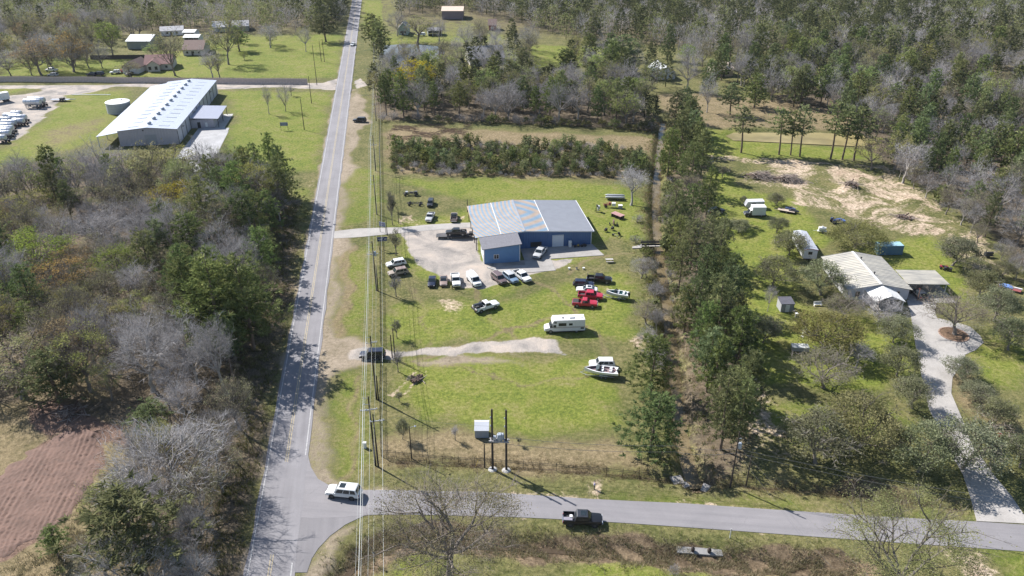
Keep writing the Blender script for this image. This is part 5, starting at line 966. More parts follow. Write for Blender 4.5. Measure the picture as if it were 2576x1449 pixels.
for (q, head, lab, c) in ((P6(1965,580),-20,'red quad bike under the large oak, left of two',(.28,.03,.05)), (P6(1998,592),-30,'dark quad bike under the large oak, right of two',(.05,.05,.06))):
    t = thing('quad_bike', lab, 'quad bike', at(*q), math.radians(head)); pm = mat('quad_%d' % int(c[0]*100), c, .4, coat=.3)
    for x in (-.6, .6):
        for s in (-1, 1): wheel(t, x, s*.42, .28, .24, M_RIMD)
    MB().box((0,0,.6), (1.3,.4,.3)).build('body', pm, t); MB().box((.6,0,.78), (.6,1.0,.06)).build('mudguard', pm, t); MB().box((-.6,0,.78), (.6,1.0,.06)).build('mudguard', pm, t); MB().box((-.15,0,.88), (.6,.3,.14)).build('seat', M_BLACKP, t); MB().tube((.35,-.38,1.05),(.35,.38,1.05),.025).tube((.4,0,.75),(.35,0,1.05),.03).build('handlebar', M_BLACKP, t)
sm = thing('barrel_smoker', 'black barrel smoker on a trailer beside the wood edge', 'smoker', at(*P6(2300,492)), math.radians(5))
MB().lathe([(.1,-1.0),(.42,-1.0),(.42,1.0),(.1,1.0)], (0,0,1.1), 'X', 14).build('barrel', M_DARK, sm, 40); MB().tube((-.8,0,1.4),(-.8,0,2.1),.08).build('chimney', M_DARK, sm); MB().box((.1,0,.5), (2.2,.9,.08)).tube((1.1,0,.5),(2.1,0,.45),.04).tube((-.6,.3,.5),(-.6,.3,.8),.04).tube((.6,-.3,.5),(.6,-.3,.8),.04).build('frame', M_DARK, sm)
for s in (-1, 1): wheel(sm, -.2, s*.55, .3, .18, M_RIMD)
bx_ = thing('flat_trailer', 'red framed trailer with blue tarp and white boards', 'trailer', at(*P6(2455,735)), math.radians(-38))
MB().box((0,0,.5), (5.0,1.9,.1)).build('deck', mat('red_frame', (.24,.07,.07), .7, var=.2), bx_); mb = MB(); loft(mb, [section(-1.9,.55,.7,.5), section(-1.2,.55,1.0,.85), section(.2,.55,.95,.85), section(.8,.55,.65,.6)]); mb.build('tarp', mat('blue_tarp', (.16,.28,.62), .6, var=.2, scale=2), bx_, 50); MB().box((1.7,.4,.7), (1.8,.35,.25)).build('boards', M_WHITEP, bx_)
for s in (-1, 1): wheel(bx_, 0, s*1.05, .3, .2, M_RIMD)
wb_ = thing('utility_trailer', 'white topped utility trailer below the wide yellow-green tree', 'trailer', at(*P6(878,1204)), math.radians(-5))
MB().box((0,0,.95), (3.2,1.6,.8)).build('body', mat('grey_panel', (.3,.31,.33)), wb_); MB().box((0,0,1.38), (3.3,1.7,.06)).build('lid', mat('pale_tarp', (.58,.60,.60), .6, var=.15), wb_); MB().box((1.75,.2,.9), (.2,.5,.4)).build('tool_box', mat('teal_box', (.08,.25,.28), .6), wb_); MB().tube((-1.6,0,.5),(-2.6,0,.45),.04).build('tongue', M_DARK, wb_)
for s in (-1, 1): wheel(wb_, 0, s*.9, .3, .2, M_RIM)
# ------------------------------------------------------------------ tank trailers in the warehouse yard
PT = lambda x, y: (.1244*x, 197.4+.1244*y)
M_TANK = mat('tank_aluminium', (.52,.55,.60), .35, .35, var=.15, scale=.6); M_TANKD = mat('tank_end', (.30,.33,.38), .45, .2, var=.15); M_RUST = mat('rusty_frame', (.13,.075,.06), .85, var=.3)
def tanker(lab, q, head, L, r, zc, rust=False, hop=False, grp=None):
    t = thing('tank_trailer', lab, 'tank trailer', at(*q), math.radians(head), grp)
    MB().lathe([(r*.25,-L/2),(r*.85,-L/2+.12),(r,-L/2+.4),(r,L/2-.4),(r*.85,L/2-.12),(r*.25,L/2)], (0,0,zc), 'X', 16).build('tank', M_TANK, t, 40)
    for x in (-L*.3, 0, L*.3): MB().lathe([(r+.01,x-.05),(r+.05,x),(r+.01,x+.05)], (0,0,zc), 'X', 16).build('hoop', M_TANKD, t)
    MB().lathe([(.28,zc+r-.1),(.28,zc+r+.2)], (-.3,0,0), 'Z', 8).build('hatch', M_TANKD, t)
    fm = M_RUST if rust else M_DARK
    for s in (-1, 1): MB().box((0,s*.45,zc-r-.12), (L*.94,.12,.18)).build('frame_rail', fm, t)
    if hop:
        for x in (-L*.22, L*.22): MB().lathe([(r*.8,zc-r*.7),(.2,.55),(.2,.4)], (x,0,0), 'Z', 10).build('hopper', M_TANKD, t)
        for x in (-L*.40, L*.40):
            for s in (-1, 1): MB().box((x,s*.7,(zc-r*.6)/2), (.14,.14,zc-r*.6)).build('leg', M_TANKD, t)
    for x in (L*.30, L*.30+1.1):
        for s in (-1, 1): wheel(t, x, s*.95, .48, .3, M_RIMD)
    for s in (-1, 1): MB().box((-L*.36,s*.5,(zc-r)/2), (.12,.12,zc-r)).build('landing_leg', fm, t)
    MB().box((L/2+.25,0,zc-r+.05), (.5,1.6,.12)).build('rear_bumper', fm, t)
for i, (x, y, L, rust, hop, lab) in enumerate([(690,600,7.0,False,True,'silver hopper tank trailer nearer of the pair by the yard bend'),(770,560,7.0,False,True,'silver hopper tank trailer farther of the pair by the yard bend'),
    (365,800,4.0,False,False,'short tank trailer at the top of the parked tank row'),(275,850,6.6,False,False,'long tank trailer second in the parked tank row'),(390,880,6.6,False,False,'tank trailer with dark end third in the parked tank row'),
    (400,955,4.4,True,False,'tank trailer with rusty end in the middle of the tank row'),(140,930,4.4,False,False,'tank trailer behind the rusty ended one'),(210,990,5.5,True,False,'tank trailer just below the rusty ended one'),(120,1050,6.0,True,False,'white tank trailer in the lower tank row'),(130,1105,6.2,False,False,'tank trailer third from the bottom of the tank row'),(100,1150,5.6,False,False,'tank trailer second from the bottom of the tank row'),(90,1205,5.4,False,False,'blue-grey tank trailer near the bottom of the tank row'),(10,1300,5.0,False,False,'tank trailer cut by the left picture edge')]):
    tanker(lab, PT(x, y), 0 if i > 1 else -3, L, 1.0 if i > 1 else 1.15, 1.9 if i > 1 else 2.6, rust, hop, 'tank trailers in the warehouse yard')
bt2 = thing('box_trailer', 'long white box trailer at the left picture edge', 'trailer', at(*PT(40,480)), math.radians(48))
MB().box((-3,0,2.4), (12,2.5,2.7)).build('body', mat('box_white', (.60,.63,.62)), bt2); MB().box((-3,0,3.78), (12.05,2.55,.06)).build('roof', M_WHITEP, bt2); MB().box((-3,0,.95), (11.5,1.2,.2)).build('chassis', M_DARK, bt2)
for x in (1.0, 2.2):
    for s in (-1, 1): wheel(bt2, x, s*1.0, .5, .3, M_RIMD)
eq = thing('equipment_trailer', 'low grey equipment trailer beside the hopper tanks', 'trailer', at(*PT(1230,462)), math.radians(0))
MB().box((0,0,.75), (7.5,1.9,.14)).build('deck', M_TANKD, eq); MB().box((.8,0,1.15), (1.6,1.5,.6)).build('pump', M_DARK, eq); MB().tube((3.6,-.7,.8),(6.5,0,.9),.09).tube((3.6,.7,.8),(6.5,0,.9),.09).build('tongue', M_TANKD, eq)
for x in (.4, 1.4):
    for s in (-1, 1): wheel(eq, x, s*1.0, .42, .26, M_RIMD)
rp_ = thing('pipe_rack', 'small heap of grey frames on the yard grass', 'scrap', at(*PT(1250,310)), .4)
for k in range(5): MB().tube((-1.6+.7*k,-.8,.1),(-1.0+.7*k,.9,.7),.07).tube((-1.0+.7*k,.9,.7),(-.9+.7*k,1.0,0),.07).build('frame', M_TANKD, rp_)
lg = thing('fallen_pipe', 'long white pipe lying on the warehouse lawn', 'pipe', at(*PT(1850,335)), 0.0); MB().tube((-8,0,.15),(8,0,.15),.15,n=8).build('pipe', M_WHITEP, lg); MB().lathe([(.2,-8.1),(.2,-7.9)], (0,0,.15), 'X', 8).build('flange', M_TRIM, lg)
# ================================================================== POLES, WIRES, FENCES, SIGNS
M_CREO = mat('creosoted_pole', (.050,.038,.032), .9, var=.35, scale=1.5); M_GALV = mat('galvanised_steel', (.42,.44,.46), .4, .5, var=.12); M_INSUL = mat('insulator', (.55,.56,.58), .3, var=.1); M_WIRE = mat('aluminium_cable', (.24,.26,.26), .45, .2, var=.05); M_WIRED = mat('dark_cable', (.10,.10,.10), .6, var=.1); M_TRANS = mat('transformer_grey', (.36,.40,.46), .45, .1, var=.1)
def pole(lab, px, py, top=None, h=None, r=.16, arms=(), wood=None, extra=None, world=None, name='utility_pole'):
    x, y = world or G(px, py); h = h or ZAT(top, y); t = thing(name, lab, 'pole', (x, y, hz(x, y)), RD)
    MB().tube((0,0,-.4),(0,0,h),r,r*.62,9).build('shaft', wood or M_CREO, t, 50)
    for (z, w, rot, off) in arms:
        a = MB(); ca, sa = math.cos(rot), math.sin(rot); a.box((off*ca,off*sa,z), (w,.12,.14), rot); arm = a.build('crossarm', M_GALV, t)
        for s in (-1, -.35, .35, 1): MB().lathe([(.03,0),(.07,.06),(.07,.16),(.02,.2)], ((off+s*w*.46)*ca,(off+s*w*.46)*sa,z+.07), 'Z', 7).build('insulator', M_INSUL, arm)
    if extra: extra(t, h)
    return t, (x, y, h)
def standoffs(t, h):
    for z in (h-.3, h-1.5, h-2.7):
        s = MB().tube((0,0,z),(-.75,0,z+.05),.035).build('standoff', M_GALV, t); MB().lathe([(.03,0),(.08,.05),(.08,.18),(.03,.22)], (-.75,0,z+.02), 'Z', 7).build('insulator', M_INSUL, s)
def can(x, y, z, t, r=.28, hh=.9):
    c = MB().lathe([(r*.9,z),(r,z+.05),(r,z+hh),(r*.8,z+hh+.12),(.08,z+hh+.16)], (x,y,0), 'Z', 12).build('transformer', M_TRANS, t, 40)
    for s in (-1, 1): MB().lathe([(.03,0),(.06,.04),(.03,.3)], (x+s*r*.5,y,z+hh+.08), 'Z', 6).build('bushing', M_INSUL, c)
line_ = []
def mainpole(lab, px, py, top, arms=(), tr=False):
    def ex(t, h):
        standoffs(t, h)
        if tr: can(.4, 0, h-3.6, t)
    t, p = pole(lab, px, py, top, None, .17, arms, None, ex); line_.append(p); return t
mainpole('tall roadside pole beside the black SUV far up the road', 946, 304, None if False else 262); mainpole('tall roadside pole beside the felled clearing', 945, 430, 340, ((-0.0+8.5,2.0,0,0),)); mainpole('tall roadside pole just above the shop drive', 947.6, 540, 440); mainpole('tall roadside pole left of the tan wagon', 947, 731, 606.6, ((9.2,2.4,0,-.1),), True)
mainpole('tall roadside pole just below the black SUV on the gravel', 947, 1005, 845, ((12.2,1.2,0,.5),)); mainpole('tall roadside pole nearest the side road, left of a pair', 944.5, 1171, 997, ((11.2,2.6,.05,-.1),))
pole('shorter pole paired with the nearest roadside pole', 951.5, 1174.5, 1042, r=.15, arms=((9.2,2.2,.05,.55),)); pole('shorter pole paired with the pole below the black SUV', 952, 1006, 945, r=.15); pole('shorter pole paired with the pole left of the tan wagon', 951, 733, 668, r=.15)
pole('gate pole left of two by the gravel drive', 986.4, 899.5, 841.8, r=.13); pole('gate pole right of two by the gravel drive', 993.8, 905.8, 826, r=.13); pole('thin pole in front of the white pickup in the gravel row', 1137, 727, 690, r=.12); pole('dark pole at the back corner of the blue shop', 1175.8, 533.4, 501.2, r=.14)
pole('slim dark pole right of the light sign', 1003, 563, 525, r=.10); pole('slim dark pole left of the shop drive', 974, 592, 546, r=.11)
def lampx(t, h): MB().tube((0,0,h-.4),(.9,0,h-.1),.03).build('lamp_arm', M_GALV, t); MB().lathe([(.05,0),(.2,-.12),(.16,-.2)], (.95,0,h-.05), 'Z', 8).build('lamp_head', M_TRANS, t)
pole('lamp pole inside the iron fence near the small evergreen', 1035, 1150.7, 1069, r=.11, extra=lampx)
def ex2(t, h): can(.42, 0, h-3.2, t); MB().box((.25,0,h-1.3), (.5,.08,.08)).build('bracket', M_GALV, t)
_, PR = pole('leaning pole with pale transformer right of the creek', 1836.6, 1222, 1080.6, r=.15, extra=ex2); pole('bare pole right of the transformer pole', 1876.7, 1217.4, 1139, r=.13)
for (a, b, tp, lab) in ((765.3,326.8,248.4,'dark pole with red marker by the warehouse lawn'), (783.6,260,191.7,'pole beside the warehouse drive mouth'), (797,213.4,112,'tall pole at the end of the board fence'), (816,155,98,'far pole right of two on the left lawn'), (808,154,102,'far pole left of two on the left lawn'), (648.6,437,375,'lone pole at the wood edge below the warehouse')): pole(lab, a, b, tp, r=.15)
# frame of two poles with a platform and transformers
hf = thing('pole_frame', 'tall two-pole frame carrying a platform of transformers', 'pole frame', (-2.0,96.25,0), -.1)
for x in (-1.1, 1.1):
    s = MB().tube((x,0,-.4),(x,0,11.9),.20,.15,10).build('pole', M_CREO, hf, 50); MB().lathe([(.75,-.05),(.55,.10),(.25,.16)], (x,0,0), 'Z', 10).build('concrete_collar', M_CONC3, s)
    for z in (8.6, 10.2): MB().lathe([(.04,0),(.09,.08),(.09,.3),(.04,.36)], (x-.22,-.1,z), 'Z', 7).build('insulator', M_INSUL, s)
pl = MB().box((0,-.32,5.9), (3.2,.14,.24)).box((0,.32,5.9), (3.2,.14,.24))
for k in range(7): pl.box((-1.3+k*.43,0,6.04), (.2,.9,.05))
pl.build('platform', mat('grey_timber', (.34,.33,.34), .8, var=.15), hf)
can(.05, 0, 6.07, hf, .42, 1.05); can(.45, .15, 6.07, hf, .36, .95)
MB().box((-.75,0,6.4), (.5,.55,.55)).build('control_box', M_GALV, hf)
pole('short pole beside the two-pole frame', 0, 0, h=4.9, r=.14, world=(-4.4,97.1), name='short_pole')
cbn = thing('pump_shed', 'small metal pump shed with sloping roof behind the pole frame', 'shed', (-5.1,104.9,0), .0)
M_CAB = mat('blue_grey_sheet', (.24,.29,.36), .5, .15, var=.08)
mb = MB(); mb.add([(-1.15,-.9,.1),(1.15,-.9,.1),(1.15,.9,.1),(-1.15,.9,.1),(-1.15,-.9,1.75),(1.15,-.9,1.75),(1.15,.9,2.45),(-1.15,.9,2.45)], [(0,1,5,4),(1,2,6,5),(2,3,7,6),(3,0,4,7)]); mb.build('wall', M_CAB, cbn)
MB().slab([(-1.25,-1.05,1.72),(1.25,-1.05,1.72),(1.25,.6,2.42),(-1.25,.6,2.42)], .06).build('roof', mat('pale_sheet', (.52,.54,.58), .45, .1, var=.08), cbn); MB().slab([(-1.25,.6,2.42),(1.25,.6,2.42),(1.25,1.0,2.4),(-1.25,1.0,2.4)], .06).build('ridge_cap', M_TRIM, cbn)
MB().box((.3,-.93,.9), (.8,.05,1.4)).build('door', M_CAB, cbn)
# ------------------------------------------------------------------ wires
def wire(lab, pts, r, mt, sag=.6, name='overhead_wire', n=8):
    mb = MB(); P = []
    for a, b in zip(pts[:-1], pts[1:]):
        for i in range(n):
            s = i/n; P.append((a[0]+(b[0]-a[0])*s, a[1]+(b[1]-a[1])*s, a[2]+(b[2]-a[2])*s-sag*4*s*(1-s)))
    P.append(pts[-1]); mb.path(P, [r]*len(P), 5); o = mb.build(name, mt); tag(o, lab, 'wire'); return o
L0 = [(p[0], p[1], p[2]) for p in line_]; A = L0[-1]; step = 44
L0 = [(L0[0][0]-RS*200, L0[0][1]+RC*200, L0[0][2])]+L0+[(A[0]+RS*step*i, A[1]-RC*step*i, A[2]) for i in (1, 2)]
def off_line(dx, dz): return [(p[0]+dx*RC, p[1]+dx*RS, p[2]+dz) for p in L0]
wire('upper thick pale cable along the main road', off_line(-.75,-.08), .026, M_WIRE, .5); wire('middle thick pale cable along the main road', off_line(-.92,-1.28), .026, M_WIRE, .5); wire('lower thick pale cable along the main road', off_line(-.78,-2.48), .026, M_WIRE, .5)
wire('single pale cable right of the thick cables', off_line(.1,-1.9), .018, M_WIRE, .7); wire('thin pale cable left of the thick cables', off_line(-1.5,-3.0), .016, M_WIRE, .7); wire('pale cable on the outer right crossarm end', off_line(1.75,-4.3), .026, M_WIRE, .8); wire('thin pale cable below the thick cables', off_line(.5,-4.6), .014, M_WIRE, .8)
wire('upper dark wire from the pole frame across the creek', [(-.9,96.1,6.6),(25,93.4,7.2),(PR[0],PR[1],7.4),(70,82,7.0)], .028, M_WIRED, .5); wire('lower dark wire from the pole frame across the creek', [(-.9,96.1,5.3),(25,93.2,6.2),(PR[0],PR[1],6.6),(70,81.6,6.2)], .028, M_WIRED, .5)
wire('dark wire from the roadside pair to the pole frame', [(A[0],A[1],9.0),(-18.2,99.7,8.0),(-3.1,96.4,8.6)], .014, M_WIRED, .4)
wire('pale wire from the transformer pole over the side road', [(PR[0],PR[1],8.2),(43.5,70,7.5)], .009, M_WIRED, .5); wire('second pale wire from the transformer pole over the side road', [(PR[0],PR[1],7.0),(40.5,70,7.0)], .009, M_WIRED, .5)
wire('guy wire of the transformer pole', [(PR[0],PR[1],6.5),(PR[0]+2.2,PR[1]-.6,0)], .02, M_WIRE, 0)
# ------------------------------------------------------------------ iron fence
M_IRON = mat('black_iron', (.020,.019,.020), .6, var=.2)
def iron_panel():
    mb = MB()
    for z in (.18, 1.05, 1.38): mb.box((1.2,0,z), (2.36,.03,.04))
    for i in range(15): mb.box((.16+i*.15,0,.76), (.018,.018,1.44))
    return mb.mesh('picket_panel', M_IRON)
_ip = iron_panel(); _ipost = MB().box((0,0,.8), (.07,.07,1.6)).box((0,0,1.62), (.10,.10,.05)).mesh('fence_post', M_IRON)
def iron_fence(lab, P, gaps=()):
    a = GV(P); t = thing('iron_fence', lab, 'fence', (a[0][0],a[0][1],0)); n = 0
    R_ = [];
    for p, q in zip(a[:-1], a[1:]):
        L = math.hypot(q[0]-p[0], q[1]-p[1]); k = max(1, int(L/2.4))
        for i in range(k): R_.append((p[0]+(q[0]-p[0])*i/k, p[1]+(q[1]-p[1])*i/k, math.atan2(q[1]-p[1], q[0]-p[0]), L/k/2.4))
    for (x, y, r, s) in R_:
        z = hz(x, y); link('post', _ipost, t, (x-a[0][0], y-a[0][1], z)); o = link('picket_panel', _ip, t, (x-a[0][0], y-a[0][1], z), r); o.scale = (s,1,1)
iron_fence('black iron picket fence along the main road below the gravel drive', [(959,1148),(957,1080),(956,1000),(958,915)])
iron_fence('black iron picket fence along the main road between the two drives', [(958,868),(957,800),(956,700),(956,604)])
iron_fence('black iron picket fence along the main road beyond the shop drive', [(957,570),(956,500),(955,430),(954,340),(953,300)])
iron_fence('black iron picket fence along the side road left of the creek', [(959,1148),(1072,1158),(1275,1170),(1525,1190),(1690,1208)])
iron_fence('black iron picket fence along the side road right of the creek', [(1806,1204),(1950,1220),(2050,1236),(2250,1252),(2410,1272)])
# ------------------------------------------------------------------ board fences
M_BOARD = mat('weathered_boards', (.50,.42,.39), .9, var=.25, scale=1.2); M_BOARD2 = mat('dark_boards', (.085,.070,.065), .9, var=.25, scale=1.2)
def board_panel(m):
    mb = MB(); rg = random.Random(3)
    for i in range(16): mb.box((.075+i*.15,0,1.02+rg.uniform(-.03,.03)), (.138,.03+.012*(i % 2),2.0))
    for z in (.4, 1.6): mb.box((1.2,.05,z), (2.4,.05,.1))
    return mb.mesh('board_panel', m)
def board_fence(lab, a, m, hscale=1.0):
    t = thing('board_fence', lab, 'fence', (a[0][0],a[0][1],0)); pm = board_panel(m); po = MB().box((0,.1,1.1), (.12,.12,2.2)).mesh('fence_post', m)
    for p, q in zip(a[:-1], a[1:]):
        L = math.hypot(q[0]-p[0], q[1]-p[1]); k = max(1, int(L/2.4)); r = math.atan2(q[1]-p[1], q[0]-p[0])
        for i in range(k):
            x, y = p[0]+(q[0]-p[0])*i/k, p[1]+(q[1]-p[1])*i/k; z = hz(x, y)
            o = link('board_panel', pm, t, (x-a[0][0], y-a[0][1], z), r); o.scale = (L/k/2.4,1,hscale); link('post', po, t, (x-a[0][0], y-a[0][1], z), r)
board_fence('long weathered board fence behind the warehouse', [(-275,352.5),(-228.9,352.0),(-195.8,351.5),(-152.9,349.5),(-120,348.5),(-90.5,347.6)], M_BOARD, 1.25)
board_fence('dark board fence behind the cream house garden', GV([(228,149),(300,148),(400,147)]), M_BOARD2)
# ------------------------------------------------------------------ signs
def sign(lab, px, py, ztop, w, h, rz, board, marks, posts=(-.4,.4), back=None):
    x, y = G(px, py); t = thing('roadside_sign', lab, 'sign', (x, y, hz(x, y)), rz)
    for p in posts: MB().box((p*w,.06,ztop/2), (.10,.10,ztop)).build('post', M_DARK, t)
    bd = MB().box((0,0,ztop-h/2), (w,.08,h)).build('board', board, t)
    for (cx, cz, mw, mh, mt) in marks: MB().box((cx*w/2,-.046,ztop-h/2+cz*h/2), (mw*w,.012,mh*h)).build('lettering', mt, bd)
M_SIGNB = mat('sign_blue', (.010,.028,.130), .4, var=.1); M_SIGNL = mat('sign_pale', (.33,.36,.50), .5, var=.1); M_LET = mat('sign_white', (.62,.66,.74), .5, var=.05); M_LETP = mat('sign_pink', (.50,.32,.42), .5); M_LETB = mat('sign_ink', (.12,.15,.30), .5); M_SLATE = mat('sign_slate', (.15,.17,.27), .5, var=.1)
rg_ = random.Random(4)
def letters(row_z, x0, x1, n, mw, mh, m): return [(x0+(x1-x0)*(i+.5)/n, row_z+rg_.uniform(-.03,.03), mw*rg_.uniform(.6,1.1), mh, m) for i in range(n)]
sign('dark blue sign with white lettering by the shop drive', 963.5, 629, 3.6, 2.5, 1.15, RD, M_SIGNB, letters(.62,-.32,.28,4,.05,.16,M_LET)+letters(.05,-.85,.10,6,.055,.30,M_LET)+letters(.02,.40,.86,3,.06,.26,M_LET)+letters(-.55,-.62,.86,7,.045,.15,M_LET), (-.38,.05))
sign('pale lavender sign with faded lettering beyond the shop drive', 963, 585, 3.0, 1.9, 1.25, RD-.55, M_SIGNL, letters(.6,-.6,.5,3,.16,.12,M_LETB)+letters(.1,-.7,.6,5,.09,.14,M_LETP)+letters(-.45,-.6,.7,4,.11,.12,M_LETB), (-.45,.45))
sign('slate blue sign on two posts on the warehouse lawn', 716, 328, 3.0, 2.8, 1.3, .05, M_SLATE, letters(.45,-.6,.6,5,.09,.16,M_SIGNL)+letters(-.05,-.6,.6,6,.07,.14,M_SIGNL)+letters(-.55,-.5,.4,4,.09,.14,M_SIGNL), (-.45,.45))
mk = thing('marker_post', 'white marker post beside the side road ditch', 'post', at(1835,1353)); MB().box((0,0,.9), (.12,.05,1.8)).build('shaft', M_WHITEP, mk); MB().box((0,-.03,1.6), (.12,.02,.3)).build('reflector', mat('grey_panel', (.3,.31,.33)), mk)
yp = thing('marker_post', 'thin yellow slanting marker left of the pole frame', 'post', at(1195,1172)); MB().tube((0,0,0),(.5,.1,1.5),.035).build('shaft', mat('yellow_plastic', (.45,.33,.06), .6), yp); MB().lathe([(.10,0),(.06,.06)], (0,0,0), 'Z', 8).build('foot', M_CONC3, yp)
ub = thing('utility_box', 'small white utility box beneath the roadside wires', 'utility box', at(918,1126)); MB().box((0,0,.55), (.5,.4,1.1)).build('cabinet', M_WHITEP, ub); MB().box((0,0,1.12), (.56,.46,.06)).build('lid', M_TRIM, ub)
mbx = thing('lamp_post', 'slim dark post with round cap below the ditch bend', 'post', at(942,1418)); MB().tube((0,0,0),(0,0,2.2),.06,.05,8).build('shaft', M_DARK, mbx); MB().lathe([(.05,2.2),(.2,2.3),(.2,2.4),(.05,2.5)], (0,0,0), 'Z', 10).build('cap', M_DARK, mbx)
# ================================================================== TREES
RNG = np.random.default_rng(11)
def leaf_mat(name, stops, trans=0.30, vary=0.30, hue=0.03):
    """foliage or twigs: colour from the clump's own tint, differing from tree to tree"""
    m = bpy.data.materials.new(name); m.use_nodes = True; nt = m.node_tree; L = nt.links
    nt.nodes.remove(nt.nodes['Principled BSDF']); out = nt.nodes['Material Output']
    at_ = nt.nodes.new('ShaderNodeAttribute'); at_.attribute_name = 'tint'
    r = ramp(nt, stops); L.new(at_.outputs['Fac'], r.inputs[0])
    oi = nt.nodes.new('ShaderNodeObjectInfo'); hs = nt.nodes.new('ShaderNodeHueSaturation')
    hv = mth(nt, 'MULTIPLY_ADD', oi.outputs['Random'], hue*2, 0.5-hue); L.new(hv, hs.inputs['Hue'])
    r2 = mth(nt, 'FRACT', mth(nt, 'MULTIPLY', oi.outputs['Random'], 7.31)); L.new(mth(nt, 'MULTIPLY_ADD', r2, vary*2, 1-vary), hs.inputs['Value'])
    r3 = mth(nt, 'FRACT', mth(nt, 'MULTIPLY', oi.outputs['Random'], 13.7)); L.new(mth(nt, 'MULTIPLY_ADD', r3, 0.3, 0.82), hs.inputs['Saturation'])
    L.new(r.outputs[0], hs.inputs['Color'])
    d = nt.nodes.new('ShaderNodeBsdfDiffuse'); t = nt.nodes.new('ShaderNodeBsdfTranslucent'); mx = nt.nodes.new('ShaderNodeMixShader'); mx.inputs[0].default_value = trans
    L.new(hs.outputs[0], d.inputs[0]); L.new(hs.outputs[0], t.inputs[0]); L.new(d.outputs[0], mx.inputs[1]); L.new(t.outputs[0], mx.inputs[2]); L.new(mx.outputs[0], out.inputs[0])
    return m
LM = dict(
 pine=leaf_mat('pine_needles', [(0.0, (0.060,0.080,0.036)), (0.45, (0.122,0.150,0.058)), (0.8, (0.190,0.218,0.088)), (1.0, (0.260,0.280,0.120))], 0.33, 0.26),
 bare=leaf_mat('bare_twigs', [(0.0, (0.200,0.188,0.188)), (0.5, (0.350,0.332,0.332)), (1.0, (0.500,0.480,0.478))], 0.22, 0.26, 0.02),
 twig=leaf_mat('brown_twigs', [(0.0, (0.120,0.104,0.085)), (0.5, (0.215,0.190,0.160)), (1.0, (0.320,0.290,0.250))], 0.15, 0.24, 0.02),
 bud=leaf_mat('budding_leaves', [(0.0, (0.165,0.178,0.068)), (0.5, (0.275,0.280,0.108)), (1.0, (0.390,0.380,0.155))], 0.42, 0.24, 0.03),
 olive=leaf_mat('olive_leaves', [(0.0, (0.165,0.160,0.088)), (0.5, (0.265,0.250,0.140)), (1.0, (0.375,0.350,0.200))], 0.38, 0.24, 0.02),
 lime=leaf_mat('lime_leaves', [(0.0, (0.150,0.200,0.055)), (0.5, (0.250,0.310,0.085)), (1.0, (0.350,0.400,0.125))], 0.45, 0.2, 0.02),
 gold=leaf_mat('golden_leaves', [(0.0, (0.260,0.220,0.045)), (0.5, (0.420,0.365,0.075)), (1.0, (0.540,0.480,0.110))], 0.40, 0.15, 0.01),
 rust=leaf_mat('rusty_buds', [(0.0, (0.230,0.150,0.075)), (0.5, (0.360,0.250,0.120)), (1.0, (0.480,0.345,0.165))], 0.35, 0.2, 0.015),
 oak=leaf_mat('oak_leaves', [(0.0, (0.105,0.115,0.062)), (0.5, (0.190,0.200,0.112)), (1.0, (0.300,0.305,0.190))], 0.34, 0.24, 0.02),
 leafy=leaf_mat('leafy_tree_leaves', [(0.0, (0.120,0.125,0.045)), (0.5, (0.210,0.205,0.075)), (1.0, (0.310,0.295,0.115))], 0.36, 0.2, 0.02),
 farbud=leaf_mat('far_budding_leaves', [(0.0, (0.130,0.150,0.062)), (0.5, (0.220,0.238,0.105)), (1.0, (0.330,0.335,0.165))], 0.38, 0.2, 0.03),
 brush=leaf_mat('brush_leaves', [(0.0, (0.085,0.095,0.040)), (0.5, (0.160,0.170,0.066)), (1.0, (0.240,0.240,0.105))], 0.36, 0.3, 0.03))
BARK = mat('grey_brown_bark', (0.19,0.165,0.145), 0.95, var=0.35, scale=1.5); BARK_P = mat('pine_bark', (0.16,0.118,0.090), 0.95, var=0.35, scale=1.5); BARK_L = mat('pale_bark', (0.36,0.33,0.30), 0.95, var=0.35, scale=1.5)
def soup(name, polys, tint, mt, extra=None):
    """loose small faces (n,k,3) with a tint per face; extra = (verts, faces, tint) of sticks"""
    n, k, _ = polys.shape; co = polys.reshape(-1, 3); idx = np.arange(n*k); starts = np.arange(0, n*k, k); tv = np.repeat(tint, k)
    if extra is not None and len(extra.v):
        ev = np.array(extra.v); off = len(co); co = np.concatenate([co, ev]); tv = np.concatenate([tv, np.full(len(ev), 0.35)])
        lens = [len(f) for f in extra.f]; ei = np.concatenate([np.array(f) for f in extra.f])+off
        starts = np.concatenate([starts, n*k+np.concatenate([[0], np.cumsum(lens)[:-1]])]); idx = np.concatenate([idx, ei])
    me = bpy.data.meshes.new(name); me.vertices.add(len(co)); me.vertices.foreach_set('co', co.astype(np.float32).ravel())
    me.loops.add(len(idx)); me.loops.foreach_set('vertex_index', idx.astype(np.int32)); me.polygons.add(len(starts)); me.polygons.foreach_set('loop_start', starts.astype(np.int32))
    a = me.attributes.new('tint', 'FLOAT', 'POINT'); a.data.foreach_set('value', np.clip(tv, 0, 1).astype(np.float32))
    me.materials.append(mt); me.update(calc_edges=True); me.validate(); return me
def unit(a): return a/np.maximum(np.linalg.norm(a, axis=-1, keepdims=True), 1e-9)
def spikes(base, d, ln, w):
    """thin triangles from base along d"""
    s = unit(np.cross(d, RNG.normal(size=d.shape)))*w[:, None]
    return np.stack([base-s, base+s, base+d*ln[:, None]], 1)
def leaves(c, size):
    n = len(c); a = unit(RNG.normal(size=(n, 3))); b = unit(np.cross(a, RNG.normal(size=(n, 3))))
    a = a*(size*RNG.uniform(0.7, 1.2, n))[:, None]; b = b*(size*RNG.uniform(0.45, 0.8, n))[:, None]
    return np.stack([c-a, c-b*0.9+a*0.1, c+a, c+b], 1)
